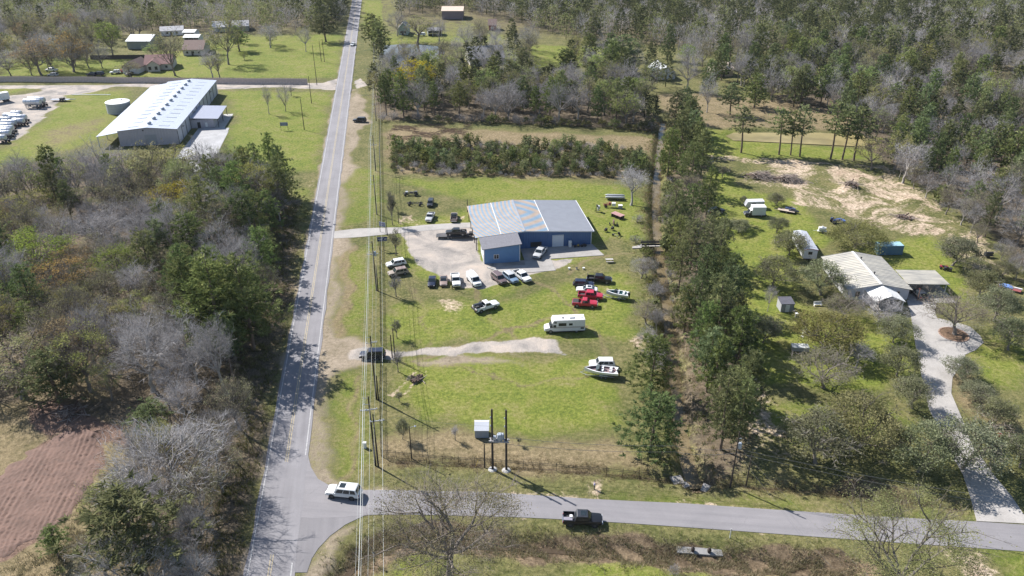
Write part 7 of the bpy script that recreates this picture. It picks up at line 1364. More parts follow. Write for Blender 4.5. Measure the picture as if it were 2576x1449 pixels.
# ------------------------------------------------------------------ trees that stand apart
EXPL = []
def tree(kind, bx, by, top, w, label, var=None):
    """base point, picture height of the top and crown width in picture units"""
    x, y = G(bx, by); h = ZAT(top, y); d = (by-CHT/2)*_cp+CF*_sp
    lib = KIND[kind][0]; v = random.randrange(len(lib)) if var is None else var; p = lib[v][0]
    me = p[1]; co = np.empty(len(me.vertices)*3, np.float32); me.vertices.foreach_get('co', co); co = co.reshape(-1, 3)
    wid = np.percentile(co[:,0], 97)-np.percentile(co[:,0], 3)
    want = w*CAMZ/d*(.9 if kind == 'oak' else 1.0); zmax = co[:,2].max(); h = h*p[2]/zmax
    EXPL.append((x, y, h, bx+(bx-CW/2)*-.02, top+(by-top)*.55, w*.5))
    plant(kind, x, y, h, label, None, max(0.45, min(2.2, want/(wid*h/p[2]))), v, dz=-0.02)
YARD = [
 ('oak',1867,515,490,18,'tiny round tree behind the silver camper trailer'),('oak',1953,518,485,40,'dark green oak beyond the box truck'),('oak',1953,585,543,46,'grey-green oak between the box truck and the long white trailer'),
 ('oak',1983,641,578,78,'broad oak leaning over the long white trailer'),('oak',1857,583,551,48,'low grey bushy oak on the lawn left of the box truck'),('oak',1945,722,642,92,'round dark oak on the bright lawn left of the white house'),
 ('oak',2065,742,662,112,'oak against the left wall of the white house'),('leafy',2148,625,550,148,'big yellow-green tree behind the white house roof'),('oak',2393,668,594,98,'large oak right of the blue container'),
 ('oak',2462,750,672,84,'dark oak right of the carport'),('oak',2517,700,652,52,'small oak beside the right wood edge'),('oak',2498,808,714,92,'oak with clear trunk near the right picture edge'),
 ('olive',2400,842,742,148,'spreading brown budding tree in the ring in the driveway'),('oak',2535,880,800,92,'dense oak right of the driveway loop'),('bare',1930,783,712,34,'leaning bare tree beside the small grey shed'),
 ('olive',2120,800,742,100,'brown bushy tree in front of the white house'),('bare',2213,806,742,112,'pale bare tree in front of the white porch roof'),('oak',2247,862,792,92,'grey-green oak left of the driveway below the house'),
 ('leafy',2075,882,776,150,'wide yellow-green tree below the small grey shed'),('oak',1918,862,790,78,'grey oak beside the pines on the house lawn'),('oak',2255,946,868,96,'dark oak beside the straight part of the driveway'),
 ('olive',2070,975,885,150,'large olive tree in the middle of the front garden'),('bare',2150,925,862,70,'grey bare tree behind the large olive garden tree'),('oak',2295,1027,950,86,'dark oak at the left edge of the driveway bend'),
 ('oak',2050,1166,1048,156,'big grey oak standing over deep shade by the iron fence'),('leafy',2160,1125,985,160,'tall yellow-green clump behind the big grey oak'),('oak',2307,1186,1056,142,'grey-green oak left of the driveway mouth'),
 ('oak',2420,1180,1052,150,'oak whose crown spreads over the driveway mouth'),('oak',2452,1010,958,82,'oak right of the driveway bend'),('oak',2500,1068,1000,88,'grey oak on the lawn right of the driveway'),('oak',2420,955,900,78,'round oak at the inside of the driveway curve'),
 ('oak',2565,1175,1100,90,'grey oak at the right picture edge by the driveway'),('leafy',2223,1272,1242,54,'small yellow-green bush behind the big budding roadside tree'),
 ('near',2262,1500,1235,330,'big yellow-green budding tree by the side road',1),('near',1133,1492,1212,320,'large gnarled tree with pale limbs by the side road ditch',0),
 ('oak',1012,1104,1048,30,'small dense evergreen inside the fence corner'),('sap',1145,1107,1068,20,'small bare sapling left of the metal cabinet'),('sap',1305,1120,1098,14,'tiny sapling right of the pole frame'),
 ('sap',988,566,480,20,'tall thin bare sapling beside the light sign'),('sap',995,642,575,30,'sapling behind the blue sign'),('sap',996,746,690,30,'sapling in front of the tan wagon'),('sap',999,850,800,24,'sapling below the pale dirt mound'),
 ('sap',1001,935,876,28,'bare round sapling by the wheel ruts'),('sap',1005,1010,985,18,'thin sapling near the lower wheel ruts'),('sap',985,530,480,18,'bare sapling left of the dark jeep'),
 ('bare',1587,516,410,70,'bare grey tree left of the creek behind the scrap row'),('bare',1612,700,640,56,'bare grey tree left of the creek below the footbridge'),('olive',1625,815,752,66,'brown tree on the left creek bank beyond the motorhome'),
 ('bare',1628,872,815,50,'thin bare tree on the left creek bank by the driveway end'),('pine',1636,985,838,96,'lone pine left of the creek above the meadow corner'),('pine',1637,1140,985,128,'lone pine left of the creek at the meadow corner'),
 ('brush',1600,612,590,30,'shrub on the left creek bank above the footbridge'),('brush',1602,560,540,30,'shrub on the left creek bank by the small engines'),('brush',1635,900,875,44,'shrub mass under the creekside trees'),
 ('thin',1862,384,262,58,'first tall pine left of the green pond'),('thin',1957,389,268,52,'tall pine in front of the green pond, left of a close pair'),('thin',1987,390,276,44,'left pine of the close pair by the green pond'),('thin',2010,393,262,50,'right pine of the close pair by the green pond'),
 ('thin',2087,400,250,60,'tall pine at the right part of the green pond'),('thin',2119,402,262,60,'tall pine at the right end of the green pond'),('thin',2148,404,265,64,'pine next to the budding tree by the green pond'),('bud',2192,427,330,84,'pale yellow-green budding tree right of the pond pines'),
 ('bare',2270,461,346,104,'large pale bare tree on the cleared plot'),('sap',1781,424,392,22,'small brown tree left of the brush heap'),('sap',1817,446,420,24,'small bare tree beside the brush heap'),('thin',1752,384,290,26,'thin bare-stemmed pine left of the green lawn'),
 ('bare',1777,283,165,50,'tall bare tree on the straw meadow'),('pine',1835,288,205,50,'pine on the right of the straw meadow'),('pine',1895,270,182,54,'pine beside the straw meadow'),('thin',2012,270,160,40,'thin tall tree beyond the straw meadow'),('bare',2080,265,140,52,'bare tree with a long trunk beyond the green pond'),
 ('gold',1045,255,142,86,'golden yellow tree at the left end of the clearing wood'),('lime',1395,400,340,30,'pale lime sapling in the thicket'),('gold',445,540,448,130,'bright golden tree standing out of the left wood'),
 ('pine',942,130,30,50,'big dark pine right of the far road'),('pine',958,138,48,44,'dark pine beside the brown pond'),('bud',1050,108,20,66,'yellow-green tree by the brown pond'),('bare',1000,90,20,60,'dark bare tree beside the pale green house'),('bare',1105,110,40,54,'dark bare tree by the long carport'),
 ('pine',1420,205,120,70,'dark pine above the clearing wood'),('pine',1560,185,82,86,'tall broad dark pine left of the white house'),('pine',1490,110,18,46,'tall dark pine far behind the clearing wood'),
 ('bare',677,287,200,22,'thin bare tree left of a pair on the warehouse lawn'),('bare',718,280,198,30,'thin bare tree near the small sign on the warehouse lawn'),('sap',733,241,210,18,'small bare tree by the warehouse drive'),
 ('olive',441,190,60,70,'tall budding tree with dark trunk behind the board fence'),('olive',330,194,150,60,'spreading brown tree by the garage'),('bare',535,196,110,60,'brown bare tree right of the brown-roofed house'),('olive',553,196,125,44,'slim budding tree right of the brown-roofed house'),('lime',384,143,108,40,'fresh green small tree beside the grey barn'),
 ('pine',603,128,62,50,'dark pine in front of the low far house'),('bud',575,162,20,74,'yellow-green tree before the low far house'),('lime',614,150,126,22,'small round green tree on the far lawn'),('bare',680,120,50,70,'wide bare tree on the far lawn'),('bare',770,130,60,40,'bare tree near the far road poles'),('pine',820,105,30,56,'pine beside the far road'),
 ('bud',350,96,24,62,'yellow-green tree behind the grey barn'),('bud',405,62,14,60,'round yellow-green tree at the far wood edge'),('rust',185,180,70,90,'rusty orange tree behind the board fence'),('rust',105,188,84,90,'orange-brown tree at the left behind the board fence'),
 ('bud',170,90,24,90,'yellow-green tree at the upper left'),('lime',285,140,42,60,'vivid lime-green tree at the upper left'),('bud',445,440,358,112,'spreading dark-limbed yellow-green tree before the warehouse end'),
 ('pine',390,1088,1005,90,'bright green pine at the back of the bare roadside trees'),('bare',450,1292,1060,240,'huge pale bare tree beside the ploughed strip'),('pine',150,1400,1325,60,'little bright pine at the foot of the ploughed strip'),('pine',375,1470,1225,230,'big pine at the bottom left roadside'),
 ('pine',150,1012,880,120,'dark pine above the soil heap'),('bare',385,985,800,200,'large white-limbed bare tree in the left wood'),('rust',150,775,640,140,'rusty orange crown in the middle of the left wood'),('lime',305,715,612,110,'fresh green crown in the middle of the left wood'),('lime',112,705,575,150,'pale green crown at the left side of the left wood'),
 ('bud',235,552,452,124,'yellow-green crown near the top of the left wood'),('olive',335,545,445,110,'olive crown left of the bright golden tree'),('olive',265,800,690,110,'olive green crown below the rusty one'),('bud',355,840,720,110,'olive-yellow crown right of centre in the left wood'),('rust',190,705,606,90,'small orange crown above the large rusty one'),
 ('pine',413,690,545,74,'dark pine in the middle of the left wood, left of a pair'),('pine',492,680,530,92,'dark pine in the middle of the left wood, right of a pair'),('pine',625,640,478,100,'dark leaning pine near the upper roadside edge of the left wood'),('pine',712,540,400,80,'dark pine at the top corner of the left wood'),('pine',572,860,655,150,'large bright green pine above the tall green pine'),('bare',628,740,580,118,'pale bare crown between the roadside pines'),('bare',250,640,520,150,'broad grey bare crown in the upper left wood'),('bud',100,560,470,120,'olive-yellow crown at the upper left of the wood'),
 ('bud',60,1000,830,190,'yellow-green tree at the lower left of the left wood'),('bud',230,985,800,150,'yellow-green tree above the soil heap'),('pine',560,900,640,150,'tall green pine in front of the roadside wood'),('pine',640,880,630,130,'tall leaning green pine nearest the roadside'),
 ('bud',300,1330,1190,130,'grey-green budding tree at the right edge of the ploughed strip'),('olive',265,1445,1340,120,'olive tree below the ploughed strip'),('bare',500,1420,1270,130,'pale bare tree at the bottom roadside'),('olive',560,1240,1110,110,'olive tree nearest the junction'),('bud',420,1180,1060,110,'yellow-green tree behind the huge pale bare tree'),
 ('brush',1692,1445,1420,26,'small dark bush beyond the side road ditch')]
for a in YARD: tree(*a)
plant_queue(dict(pine_tree=240, bare_tree=255, budding_tree=255))
# ------------------------------------------------------------------ back of the woods as one mass
def far_mass(name, items, builder, mt, label):
    polys = []; tints = []
    for k, x, y, h in items:
        p, t = builder(k, h); polys.append(p+np.array([x, y, 0.0])); tints.append(t)
    if not polys: return
    me = soup(name, np.concatenate(polys), np.concatenate(tints), mt); o = link(name, me); tag(o, label, 'woodland', None, 'stuff')
RNG = np.random.default_rng(5)
def fb_pine(k, h):
    n = 210; t = RNG.random(n)**0.9; r = (h*0.27)*((1-t)**0.6)*(0.4+0.6*np.minimum(1, t*4+.3)); az = RNG.uniform(0, 6.28, n); rr = r*np.sqrt(RNG.uniform(0.1, 1.1, n))
    c = np.stack([rr*np.cos(az), rr*np.sin(az), h*(0.16+0.82*t)], -1); d = unit(np.stack([np.cos(az), np.sin(az), 0.3+0*az], -1)+RNG.normal(size=(n,3))*0.5)
    p = spikes(c, d, np.full(n, 1.5), np.full(n, 0.30)); q = RNG.uniform(-.2,.2)
    tr = spikes(np.zeros((2,3)), np.array([[0,0,1.0],[0,0,1.0]]), np.full(2, h*0.9), np.full(2, 0.22))
    return np.concatenate([p, tr]), np.concatenate([0.26+q+RNG.normal(size=n)*0.2, np.full(2, 0.1)])
def fb_bare(k, h):
    n = 240; az = RNG.uniform(0, 6.28, n); t = RNG.random(n); rr = h*0.40*np.sqrt(RNG.random(n))*np.sin(np.clip(t*2.6+0.35, 0, 3.1))
    c = np.stack([rr*np.cos(az), rr*np.sin(az), h*(0.16+0.68*t)], -1); d = unit(np.stack([np.cos(az)*0.6, np.sin(az)*0.6, 0.9+0*az], -1)+RNG.normal(size=(n,3))*0.35)
    p = spikes(c, d, RNG.uniform(1.4, 3.0, n), np.full(n, 0.075)); tr = spikes(np.zeros((2,3)), np.array([[0,0,1.0],[0.1,0,1.0]]), np.full(2, h*0.7), np.full(2, 0.2))
    return np.concatenate([p, tr]), np.concatenate([0.5+RNG.uniform(-.15,.15)+RNG.normal(size=n)*0.15, np.full(2, 0.1)])
def fb_leaf(k, h):
    n = 190; az = RNG.uniform(0, 6.28, n); t = RNG.random(n); rr = h*0.38*np.sqrt(RNG.uniform(0.15, 1, n))*np.sin(np.clip(t*2.4+0.5, 0, 3.1))
    c = np.stack([rr*np.cos(az), rr*np.sin(az), h*(0.18+0.78*t)], -1); p = spikes(c, unit(RNG.normal(size=(n,3))), np.full(n, 1.1), np.full(n, 0.30))
    tr = spikes(np.zeros((2,3)), np.array([[0,0,1.0],[0,0,1.0]]), np.full(2, h*0.8), np.full(2, 0.2))
    return np.concatenate([p, tr]), np.concatenate([0.45+RNG.uniform(-.25,.25)+RNG.normal(size=n)*0.15, np.full(2, 0.05)])
far_mass('far_pine_wood', [f for f in FAR if f[0] in ('pine', 'thin')], fb_pine, LM['pine'], 'dark pines of the far woods at the picture top')
far_mass('far_bare_wood', [f for f in FAR if f[0] == 'bare'], fb_bare, LM['bare'], 'grey leafless trees of the far woods at the picture top')
far_mass('far_budding_wood', [f for f in FAR if f[0] in ('bud', 'lime', 'olive', 'gold', 'rust')], fb_leaf, LM['farbud'], 'yellow-green budding trees of the far woods at the picture top')
_cnt = {}
for o in COL.objects:
    if o.parent is None and o.type == 'EMPTY': _cnt[o.name.split('.')[0]] = _cnt.get(o.name.split('.')[0], 0)+1
print('TREES', _cnt, 'far', len(FAR))
# ================================================================== SMALL THINGS
P8 = lambda x, y: (858.3+.33345*x, 965.6+.33345*y)
PS = lambda x, y: (1476.3+.1303*x, 463.5+.1303*y)
# footbridge
bl = G(1612,619); br = G(1698,618); bz = .25; Lb = math.hypot(br[0]-bl[0], br[1]-bl[1])
fb = thing('footbridge', 'narrow dark railed footbridge across the creek', 'bridge', (bl[0],bl[1],0), math.atan2(br[1]-bl[1], br[0]-bl[0]))
nb = int(Lb/.22)
pk_ = MB().box((0,0,0), (.2,1.5,.05)).mesh('deck_plank', mat('deck_grey', (.42,.40,.38), .85, var=.2))
for i in range(nb): link('deck_plank', pk_, fb, (.11+i*Lb/nb,0,bz))
for s in (-1, 1):
    MB().box((Lb/2,s*.72,bz-.16), (Lb,.14,.26)).build('beam', M_DARK, fb); MB().box((Lb/2,s*.78,bz+.98), (Lb,.07,.09)).box((Lb/2,s*.78,bz+.5), (Lb,.05,.5)).build('railing', M_DARK, fb)
    for i in range(6): MB().box((Lb*i/5,s*.78,bz+.5), (.09,.09,1.05)).build('railing_post', M_DARK, fb)
tag(MB().prism(GV([(1590,622),(1590,626),(1613,625),(1613,617)]), -.1, .2).build('bridge_ramp', M_CONC), kind='structure')
# scrap row by the creek
def stand(name, lab, cat, q, rz=0.0): return thing(name, lab, cat, at(*q), rz)
t = stand('pontoon_trailer', 'silver pontoon hulls on a trailer at the top of the scrap row', 'trailer', PS(540,290), -.08)
for y in (-.8, .8): MB().lathe([(.05,-2.9),(.30,-2.4),(.33,1.8),(.25,2.4),(.05,2.9)], (0,y,.95), 'X', 12).build('pontoon', mat('pontoon_aluminium', (.50,.51,.52), .35, .4, var=.12), t, 45)
MB().box((0,0,.55), (5.4,1.5,.1)).tube((-2.7,0,.5),(-4.3,0,.45),.05).build('frame', M_DARK, t)
for s in (-1, 1): wheel(t, .8, s*1.0, .3, .2, M_RIMD)
t = stand('engine_hoist', 'silver boat engine on a dark stand in the scrap row', 'engine', PS(215,530), .3)
MB().box((0,0,1.35), (.6,.9,.9)).box((0,0,.8), (.3,.3,.9)).build('engine', mat('pale_cowling', (.52,.54,.55), .4), t); MB().tube((-.8,-.6,0),(-.4,0,1.9),.05).tube((-.8,.6,0),(-.4,0,1.9),.05).tube((.9,-.6,.1),(-.8,-.6,.1),.06).tube((.9,.6,.1),(-.8,.6,.1),.06).box((-.4,0,1.9), (.3,.9,.3)).build('stand', M_DARK, t)
t = stand('farm_implement', 'rusty red farm implement with white panels in the scrap row', 'machine', PS(450,455), -.05)
MB().box((-.9,0,.8), (2.2,.15,.15)).box((-.9,.9,.8), (2.2,.15,.15)).tube((-1.9,-.1,.8),(-1.9,1.0,.8),.07).tube((-.9,-.1,.8),(-.9,1.0,1.3),.07).box((-.2,.5,1.1), (.6,.9,.7)).build('frame', mat('rusty_red', (.22,.06,.05), .8, var=.3), t)
for s in (0, .9): wheel(t, -1.3, s, .42, .2, M_RIMD)
MB().box((.9,.3,1.0), (1.0,1.0,.9)).build('hopper', M_WHITEP, t)
t = stand('white_crate', 'white square panel box right of the rusty implement', 'box', PS(640,465)); MB().box((0,0,.5), (1.1,1.0,.9)).build('box', mat('grey_panel', (.3,.31,.33)), t); MB().box((0,0,.99), (1.15,1.05,.05)).build('lid', M_WHITEP, t)
t = stand('sheet_stack', 'stack of faded pink roof sheets on a dark rack', 'sheet stack', PS(590,640), -.85)
for k in range(9): MB().box((0,-.85+k*.21,1.0+.05*(k % 2)), (3.6,.15,.05)).build('sheet', mat('faded_pink_sheet', (.52,.30,.30), .6, var=.12), t)
for x in (-1.5, 0, 1.5): MB().box((x,0,.5), (.1,1.9,.9)).build('rack', M_DARK, t)
t = stand('spray_boom', 'brown upright panel on dark legs in the scrap row', 'panel', PS(510,780)); MB().box((0,0,.8), (.3,1.6,1.1)).build('panel', mat('brown_board', (.16,.10,.08), .85), t)
for (x, y) in ((-1.0,.6),(1.0,.5),(-1.0,-.5),(1.0,-.6)): MB().box((x,y,.2), (.25,.25,.4)).tube((x,y,.3),(0,0,.3),.03).build('foot', M_DARK, t)
for (q, lab) in ((PS(362,915), 'black engine block on the lawn, left of two'), (PS(488,885), 'black engine block on the lawn, right of two')):
    t = stand('engine_block', lab, 'engine', q, .5); MB().box((0,0,.55), (.7,.5,.5)).box((.1,0,.9), (.45,.6,.25)).lathe([(.05,-.5),(.22,-.45),(.22,-.36)], (0,0,.6), 'X', 10).build('block', M_DARK, t); MB().tube((-.5,-.4,0),(-.2,0,.6),.04).tube((-.5,.4,0),(-.2,0,.6),.04).tube((.6,0,0),(.2,0,.6),.04).build('stand', M_DARK, t)
t = stand('tow_frame', 'black triangular tow frame nearest the footbridge', 'frame', PS(575,1010), .1); MB().tube((-.9,.7,.6),(.9,.7,.6),.07).tube((-.9,.7,.6),(0,-1.0,.5),.07).tube((.9,.7,.6),(0,-1.0,.5),.07).box((.6,.6,.75), (.5,.4,.5)).build('frame', M_DARK, t)
for s in (-1, 1): wheel(t, s*.9, .7, .3, .18, M_RIMD)
t = stand('propane_tank', 'white propane tank under the creekside pines', 'tank', (1702,567), -.03); MB().lathe([(.08,-1.5),(.42,-1.25),(.46,-1.0),(.46,1.0),(.42,1.25),(.08,1.5)], (0,0,.85), 'X', 14).build('shell', M_WHITEP, t, 50); MB().lathe([(.18,1.28),(.18,1.5)], (0,0,0), 'Z', 8).build('valve_dome', M_TRIM, t)
for x in (-.8, .8): MB().box((x,0,.2), (.25,.7,.45)).build('foot', M_CONC2, t)
t = stand('picnic_table', 'grey picnic table on the lawn right of the shop', 'picnic table', (1532,659), .05)
for k in range(5): MB().box((0,-.32+k*.16,.76), (1.8,.14,.04)).build('table_board', mat('deck_grey', (.42,.40,.38)), t)
for s in (-1, 1): MB().box((0,s*.75,.45), (1.8,.26,.04)).build('bench', mat('deck_grey', (.42,.40,.38)), t)
for x in (-.7, .7): MB().tube((x,-.55,0),(x,.2,.76),.04).tube((x,.55,0),(x,-.2,.76),.04).box((x,0,.43), (.06,1.6,.08)).build('leg', M_DARK, t)
for i, (x, lab) in enumerate(((1718,'white bucket left of three on the lawn'), (1775,'white tub with dark lid in the middle of three on the lawn'), (1827,'white bucket right of three on the lawn'))):
    q = P5(x, 583); t = stand('bucket', lab, 'bucket', q); MB().lathe([(.22,0),(.28,.42),(.30,.44)], (0,0,0), 'Z', 12).build('pail', M_WHITEP, t, 50); MB().lathe([(.31,.44),(.31,.48)], (0,0,0), 'Z', 12).build('lid', M_DARK if i == 1 else M_TRIM, t)
t = stand('charcoal_grill', 'round black grill right of the small garden shed', 'grill', P6(843,930)); MB().lathe([(.1,.6),(.38,.8),(.42,1.0),(.36,1.2),(.1,1.3)], (0,0,0), 'Z', 12).build('kettle', M_DARK, t, 60)
for k in range(3): a = k*2.09; MB().tube((.15*math.cos(a),.15*math.sin(a),.7),(.4*math.cos(a),.4*math.sin(a),0),.025).build('leg', M_DARK, t)
t = stand('waste_bin', 'small white-lidded bin beside the round black grill', 'bin', P6(856,945)); MB().box((0,0,.5), (.5,.5,1.0), taper=1.15).build('bin', mat('grey_panel', (.3,.31,.33)), t); MB().box((0,0,1.03), (.6,.6,.06)).build('lid', M_WHITEP, t)
t = stand('garden_bench', 'white bench under the oak beside the house', 'bench', P6(1018,858), .1); MB().box((0,0,.45), (1.8,.5,.06)).build('seat', M_WHITEP, t); MB().box((0,.25,.75), (1.8,.06,.5)).build('backrest', M_WHITEP, t)
for x in (-.8, .8): MB().box((x,0,.22), (.08,.45,.44)).build('leg', M_WHITEP, t)
t = stand('step_ladder', 'white step ladder frame among the garden trees', 'ladder', P6(912,1095), .4)
for s in (-1, 1): MB().tube((-.5,s*.3,0),(.2,s*.2,2.4),.04).tube((.9,s*.3,0),(.2,s*.2,2.4),.04).build('stile', M_WHITEP, t)
for k in range(6): MB().box((-.4+k*.1,0,.35+k*.34), (.12,.55,.05)).build('step', M_WHITEP, t)
t = stand('basketball_hoop', 'tall basketball hoop at the carport mouth', 'basketball hoop', (2306,757), .0)
MB().tube((0,0,0),(0,0,2.9),.07).tube((0,0,2.8),(0,.6,3.1),.05).build('post', mat('rusty_post', (.24,.13,.09), .8), t); MB().box((0,.65,3.2), (1.3,.06,.9)).build('backboard', M_DARK, t); MB().lathe([(.22,0),(.24,.02),(.22,.04)], (0,.3,2.95), 'Z', 12).build('rim', mat('rusty_red', (.22,.06,.05)), t)
car('suv','parked_suv','dark SUV parked under the carport edge','SUV',0,0,97,'char',world=(91.0,153.6),size=.92)
t = stand('tyre', 'single dark tyre beside the right wood edge', 'tyre', P6(2190,384)); MB().lathe([(.2,0),(.4,0),(.42,.1),(.4,.22),(.2,.22)], (0,0,.02), 'Z', 14).build('tread', M_TYRE, t); MB().lathe([(.19,.05),(.19,.15)], (0,0,.02), 'Z', 12).build('rim', M_RIMD, t)
t = stand('garden_chair', 'dark chair on the lawn right of the driveway', 'chair', (2487,1072)); MB().box((0,0,.45), (.5,.5,.05)).build('seat', M_DARK, t); MB().box((0,.25,.75), (.5,.05,.6)).build('backrest', M_DARK, t)
for x in (-.22, .22):
    for y in (-.22, .22): MB().box((x,y,.22), (.05,.05,.45)).build('leg', M_DARK, t)
t = stand('flower_pot', 'red flower pot on the lawn right of the driveway', 'pot', (2514,1097)); MB().lathe([(.2,0),(.3,.4),(.34,.42),(.34,.5)], (0,0,0), 'Z', 12).build('pot', mat('red_pot', (.45,.04,.03), .5), t, 50); MB().lathe([(.3,.46),(.3,.48)], (0,0,0), 'Z', 12).build('soil', M_DARK, t)
t = stand('culvert', 'pale concrete culvert slab in the side road ditch', 'culvert', (1760,1372), -.10); MB().slab([(-3.2,-.9,-.18),(3.2,-.9,-.18),(3.0,.9,.22),(-3.3,.9,.22)], .25).build('slab', mat('stained_concrete', (.26,.255,.25), .9, var=.25, scale=.8), t)
for x in (-1.0, 1.3): MB().lathe([(.22,-.2),(.30,.35),(.12,.75),(.02,.8)], (x,-.5,0), 'Z', 8).build('stump', M_CREO, t)
for (q, lab, r) in (((1703,1206),'tilted concrete slab on the left creek bank by the side road', .3), ((1781,1222),'broken concrete slabs on the right creek bank by the side road', -.5)):
    t = stand('rubble_slab', lab, 'slab', q, r); t.rotation_euler = (.15, .1, r); MB().box((0,0,.12), (1.9,1.6,.2)).build('slab', M_CONC2, t); MB().box((.9,-1.1,.0), (1.2,.9,.18), .4).build('slab', M_CONC2, t)
# ------------------------------------------------------------------ the person
def person():
    vs = {'pelvis':(0,0,.90),'belly':(.01,0,1.05),'chest':(.02,0,1.25),'neck':(.02,0,1.42),'head0':(.05,0,1.50),'head1':(.075,0,1.63),
          'shL':(.02,.17,1.36),'elL':(.05,.24,1.10),'wrL':(.27,.15,1.10),'haL':(.35,.11,1.12),'shR':(.02,-.17,1.36),'elR':(.05,-.24,1.10),'wrR':(.27,-.15,1.10),'haR':(.35,-.11,1.12),
          'hiL':(0,.10,.86),'knL':(.03,.11,.48),'anL':(-.02,.12,.10),'toL':(.14,.13,.05),'hiR':(0,-.10,.86),'knR':(.02,-.11,.48),'anR':(-.03,-.12,.10),'toR':(.13,-.13,.05)}
    rad = dict(pelvis=.15,belly=.135,chest=.16,neck=.06,head0=.085,head1=.095,shL=.075,elL=.052,wrL=.036,haL=.045,hiL=.095,knL=.066,anL=.045,toL=.042)
    for k in list(rad):
        if k.endswith('L'): rad[k[:-1]+'R'] = rad[k]
    names = list(vs); ix = {n: i for i, n in enumerate(names)}
    ed = [('pelvis','belly'),('belly','chest'),('chest','neck'),('neck','head0'),('head0','head1')]
    for s in 'LR': ed += [('chest','sh'+s),('sh'+s,'el'+s),('el'+s,'wr'+s),('wr'+s,'ha'+s),('pelvis','hi'+s),('hi'+s,'kn'+s),('kn'+s,'an'+s),('an'+s,'to'+s)]
    V = [vs[n] for n in names]; Rr = [rad[n] for n in names]; E = [(ix[a], ix[b]) for a, b in ed]
    for s in (1, -1):      # five fingers curled round the controller
        h = ix['haL' if s > 0 else 'haR']
        for k in range(4):
            i = len(V); V += [(.39,s*(.13-.02*k),1.135-.018*k),(.40,s*(.09-.01*k),1.12-.018*k)]; Rr += [.010,.008]; E += [(h, i), (i, i+1)]
        i = len(V); V += [(.36,s*.08,1.16),(.39,s*.06,1.165)]; Rr += [.011,.009]; E += [(h, i), (i, i+1)]
    me = bpy.data.meshes.new('body'); me.from_pydata(V, E, []); tmp = bpy.data.objects.new('body_tmp', me); COL.objects.link(tmp)
    m = tmp.modifiers.new('skin', 'SKIN'); sv = me.skin_vertices[0].data
    for i, r in enumerate(Rr): sv[i].radius = (r, r)
    for i in range(len(V)): sv[i].use_root = (i == 0)
    tmp.modifiers.new('sub', 'SUBSURF').levels = 1
    dg = bpy.context.evaluated_depsgraph_get(); ev = tmp.evaluated_get(dg); nm = bpy.data.meshes.new_from_object(ev); bpy.data.objects.remove(tmp)
    for mt in (mat('skin', (.42,.26,.19), .6, var=.08), mat('lavender_shirt', (.50,.46,.62), .8, var=.1, scale=4), mat('dark_trousers', (.028,.030,.040), .85, var=.2, scale=4), mat('dark_shoes', (.05,.045,.04), .7)): nm.materials.append(mt)
    for p in nm.polygons:
        c = p.center; z = c.z; k = 0
        if z < .11: k = 3
        elif z < .93: k = 2
        elif z < 1.40 and c.x < .20: k = 1
        p.material_index = k; p.use_smooth = True
    t = thing('person', 'person in a pale lavender shirt and dark trousers standing on the bare patch', 'person', (12.72,91.78,hz(12.72,91.78)), .15)
    link('body', nm, t)
    hb = MB(); hb.lathe([(.02,-.10),(.075,-.06),(.10,0),(.10,.05),(.07,.10),(.01,.125)], (.055,0,1.645), 'Z', 12); hair = hb.build('hair', mat('dark_hair', (.020,.014,.012), .6), t, 60); 
    for v in hair.data.vertices:
        if v.co.x > .12: v.co.x = .12; v.co.z = max(v.co.z, 1.69)
    MB().box((.172,0,1.62), (.03,.022,.04)).build('nose', nm.materials[0], t)
    for s in (-1, 1): MB().box((.162,s*.034,1.645), (.012,.022,.012)).build('eye', M_BLACKP, t)
    c = thing('remote_controller', 'small dark remote control held by the person', 'remote control', (12.72+.40,91.78+.06,hz(12.72,91.78)+1.12), .15); MB().box((0,0,0), (.10,.17,.035)).build('case', M_BLACKP, c); MB().tube((.03,.05,.0),(.06,.05,.13),.006).tube((.03,-.05,0),(.06,-.05,.13),.006).build('antenna', M_BLACKP, c)
person()
# ------------------------------------------------------------------ dead wood and weeds
LM['straw'] = leaf_mat('dry_weeds', [(0.0, (.15,.11,.06)), (0.5, (.29,.22,.13)), (1.0, (.42,.34,.21))], .3, .1); LM['green'] = leaf_mat('green_weeds', [(0.0, (.06,.08,.02)), (0.5, (.12,.15,.035)), (1.0, (.21,.24,.06))], .35, .1); LM['stick'] = leaf_mat('dead_sticks', [(0.0, (.14,.11,.09)), (0.5, (.30,.25,.21)), (1.0, (.48,.42,.36))], .05, .1)
RNG = np.random.default_rng(77)
def heap(lab, q, L, W, H, n, rz, cat='brush heap', name='brush_pile'):
    x, y = G(*q); t = thing(name, lab, cat, (x, y, hz(x, y)), rz); mb = MB(); rg = random.Random(n)
    for i in range(n):
        a, b = rg.gauss(0, L*.22), rg.gauss(0, W*.22); k = max(0, 1-(a/L*2)**2-(b/W*2)**2); z = rg.uniform(0, H*k); az = rg.uniform(0, 6.28); l = rg.uniform(.8, 3.2)*.5; e = rg.uniform(-.2,.45)
        r = rg.choice((.02,.03,.04,.09)); mb.tube((a-math.cos(az)*l,b-math.sin(az)*l,max(.05, z-l*e)),(a+math.cos(az)*l,b+math.sin(az)*l,z+l*e),r,r*.5,4)
    mb.build('branches', mat('dead_wood', (.30,.25,.22), .9, var=.35), t)
    lg = MB()
    for i in range(9): a, b = rg.gauss(0, L*.15), rg.gauss(0, W*.15); az = rg.uniform(0, 6.28); l = rg.uniform(.8, 1.6); lg.tube((a-math.cos(az)*l,b-math.sin(az)*l,.3),(a+math.cos(az)*l,b+math.sin(az)*l,.3+rg.uniform(0,H*.6)),.22,.18,8)
    lg.build('logs', mat('dark_logs', (.10,.065,.05), .95, var=.3), t)
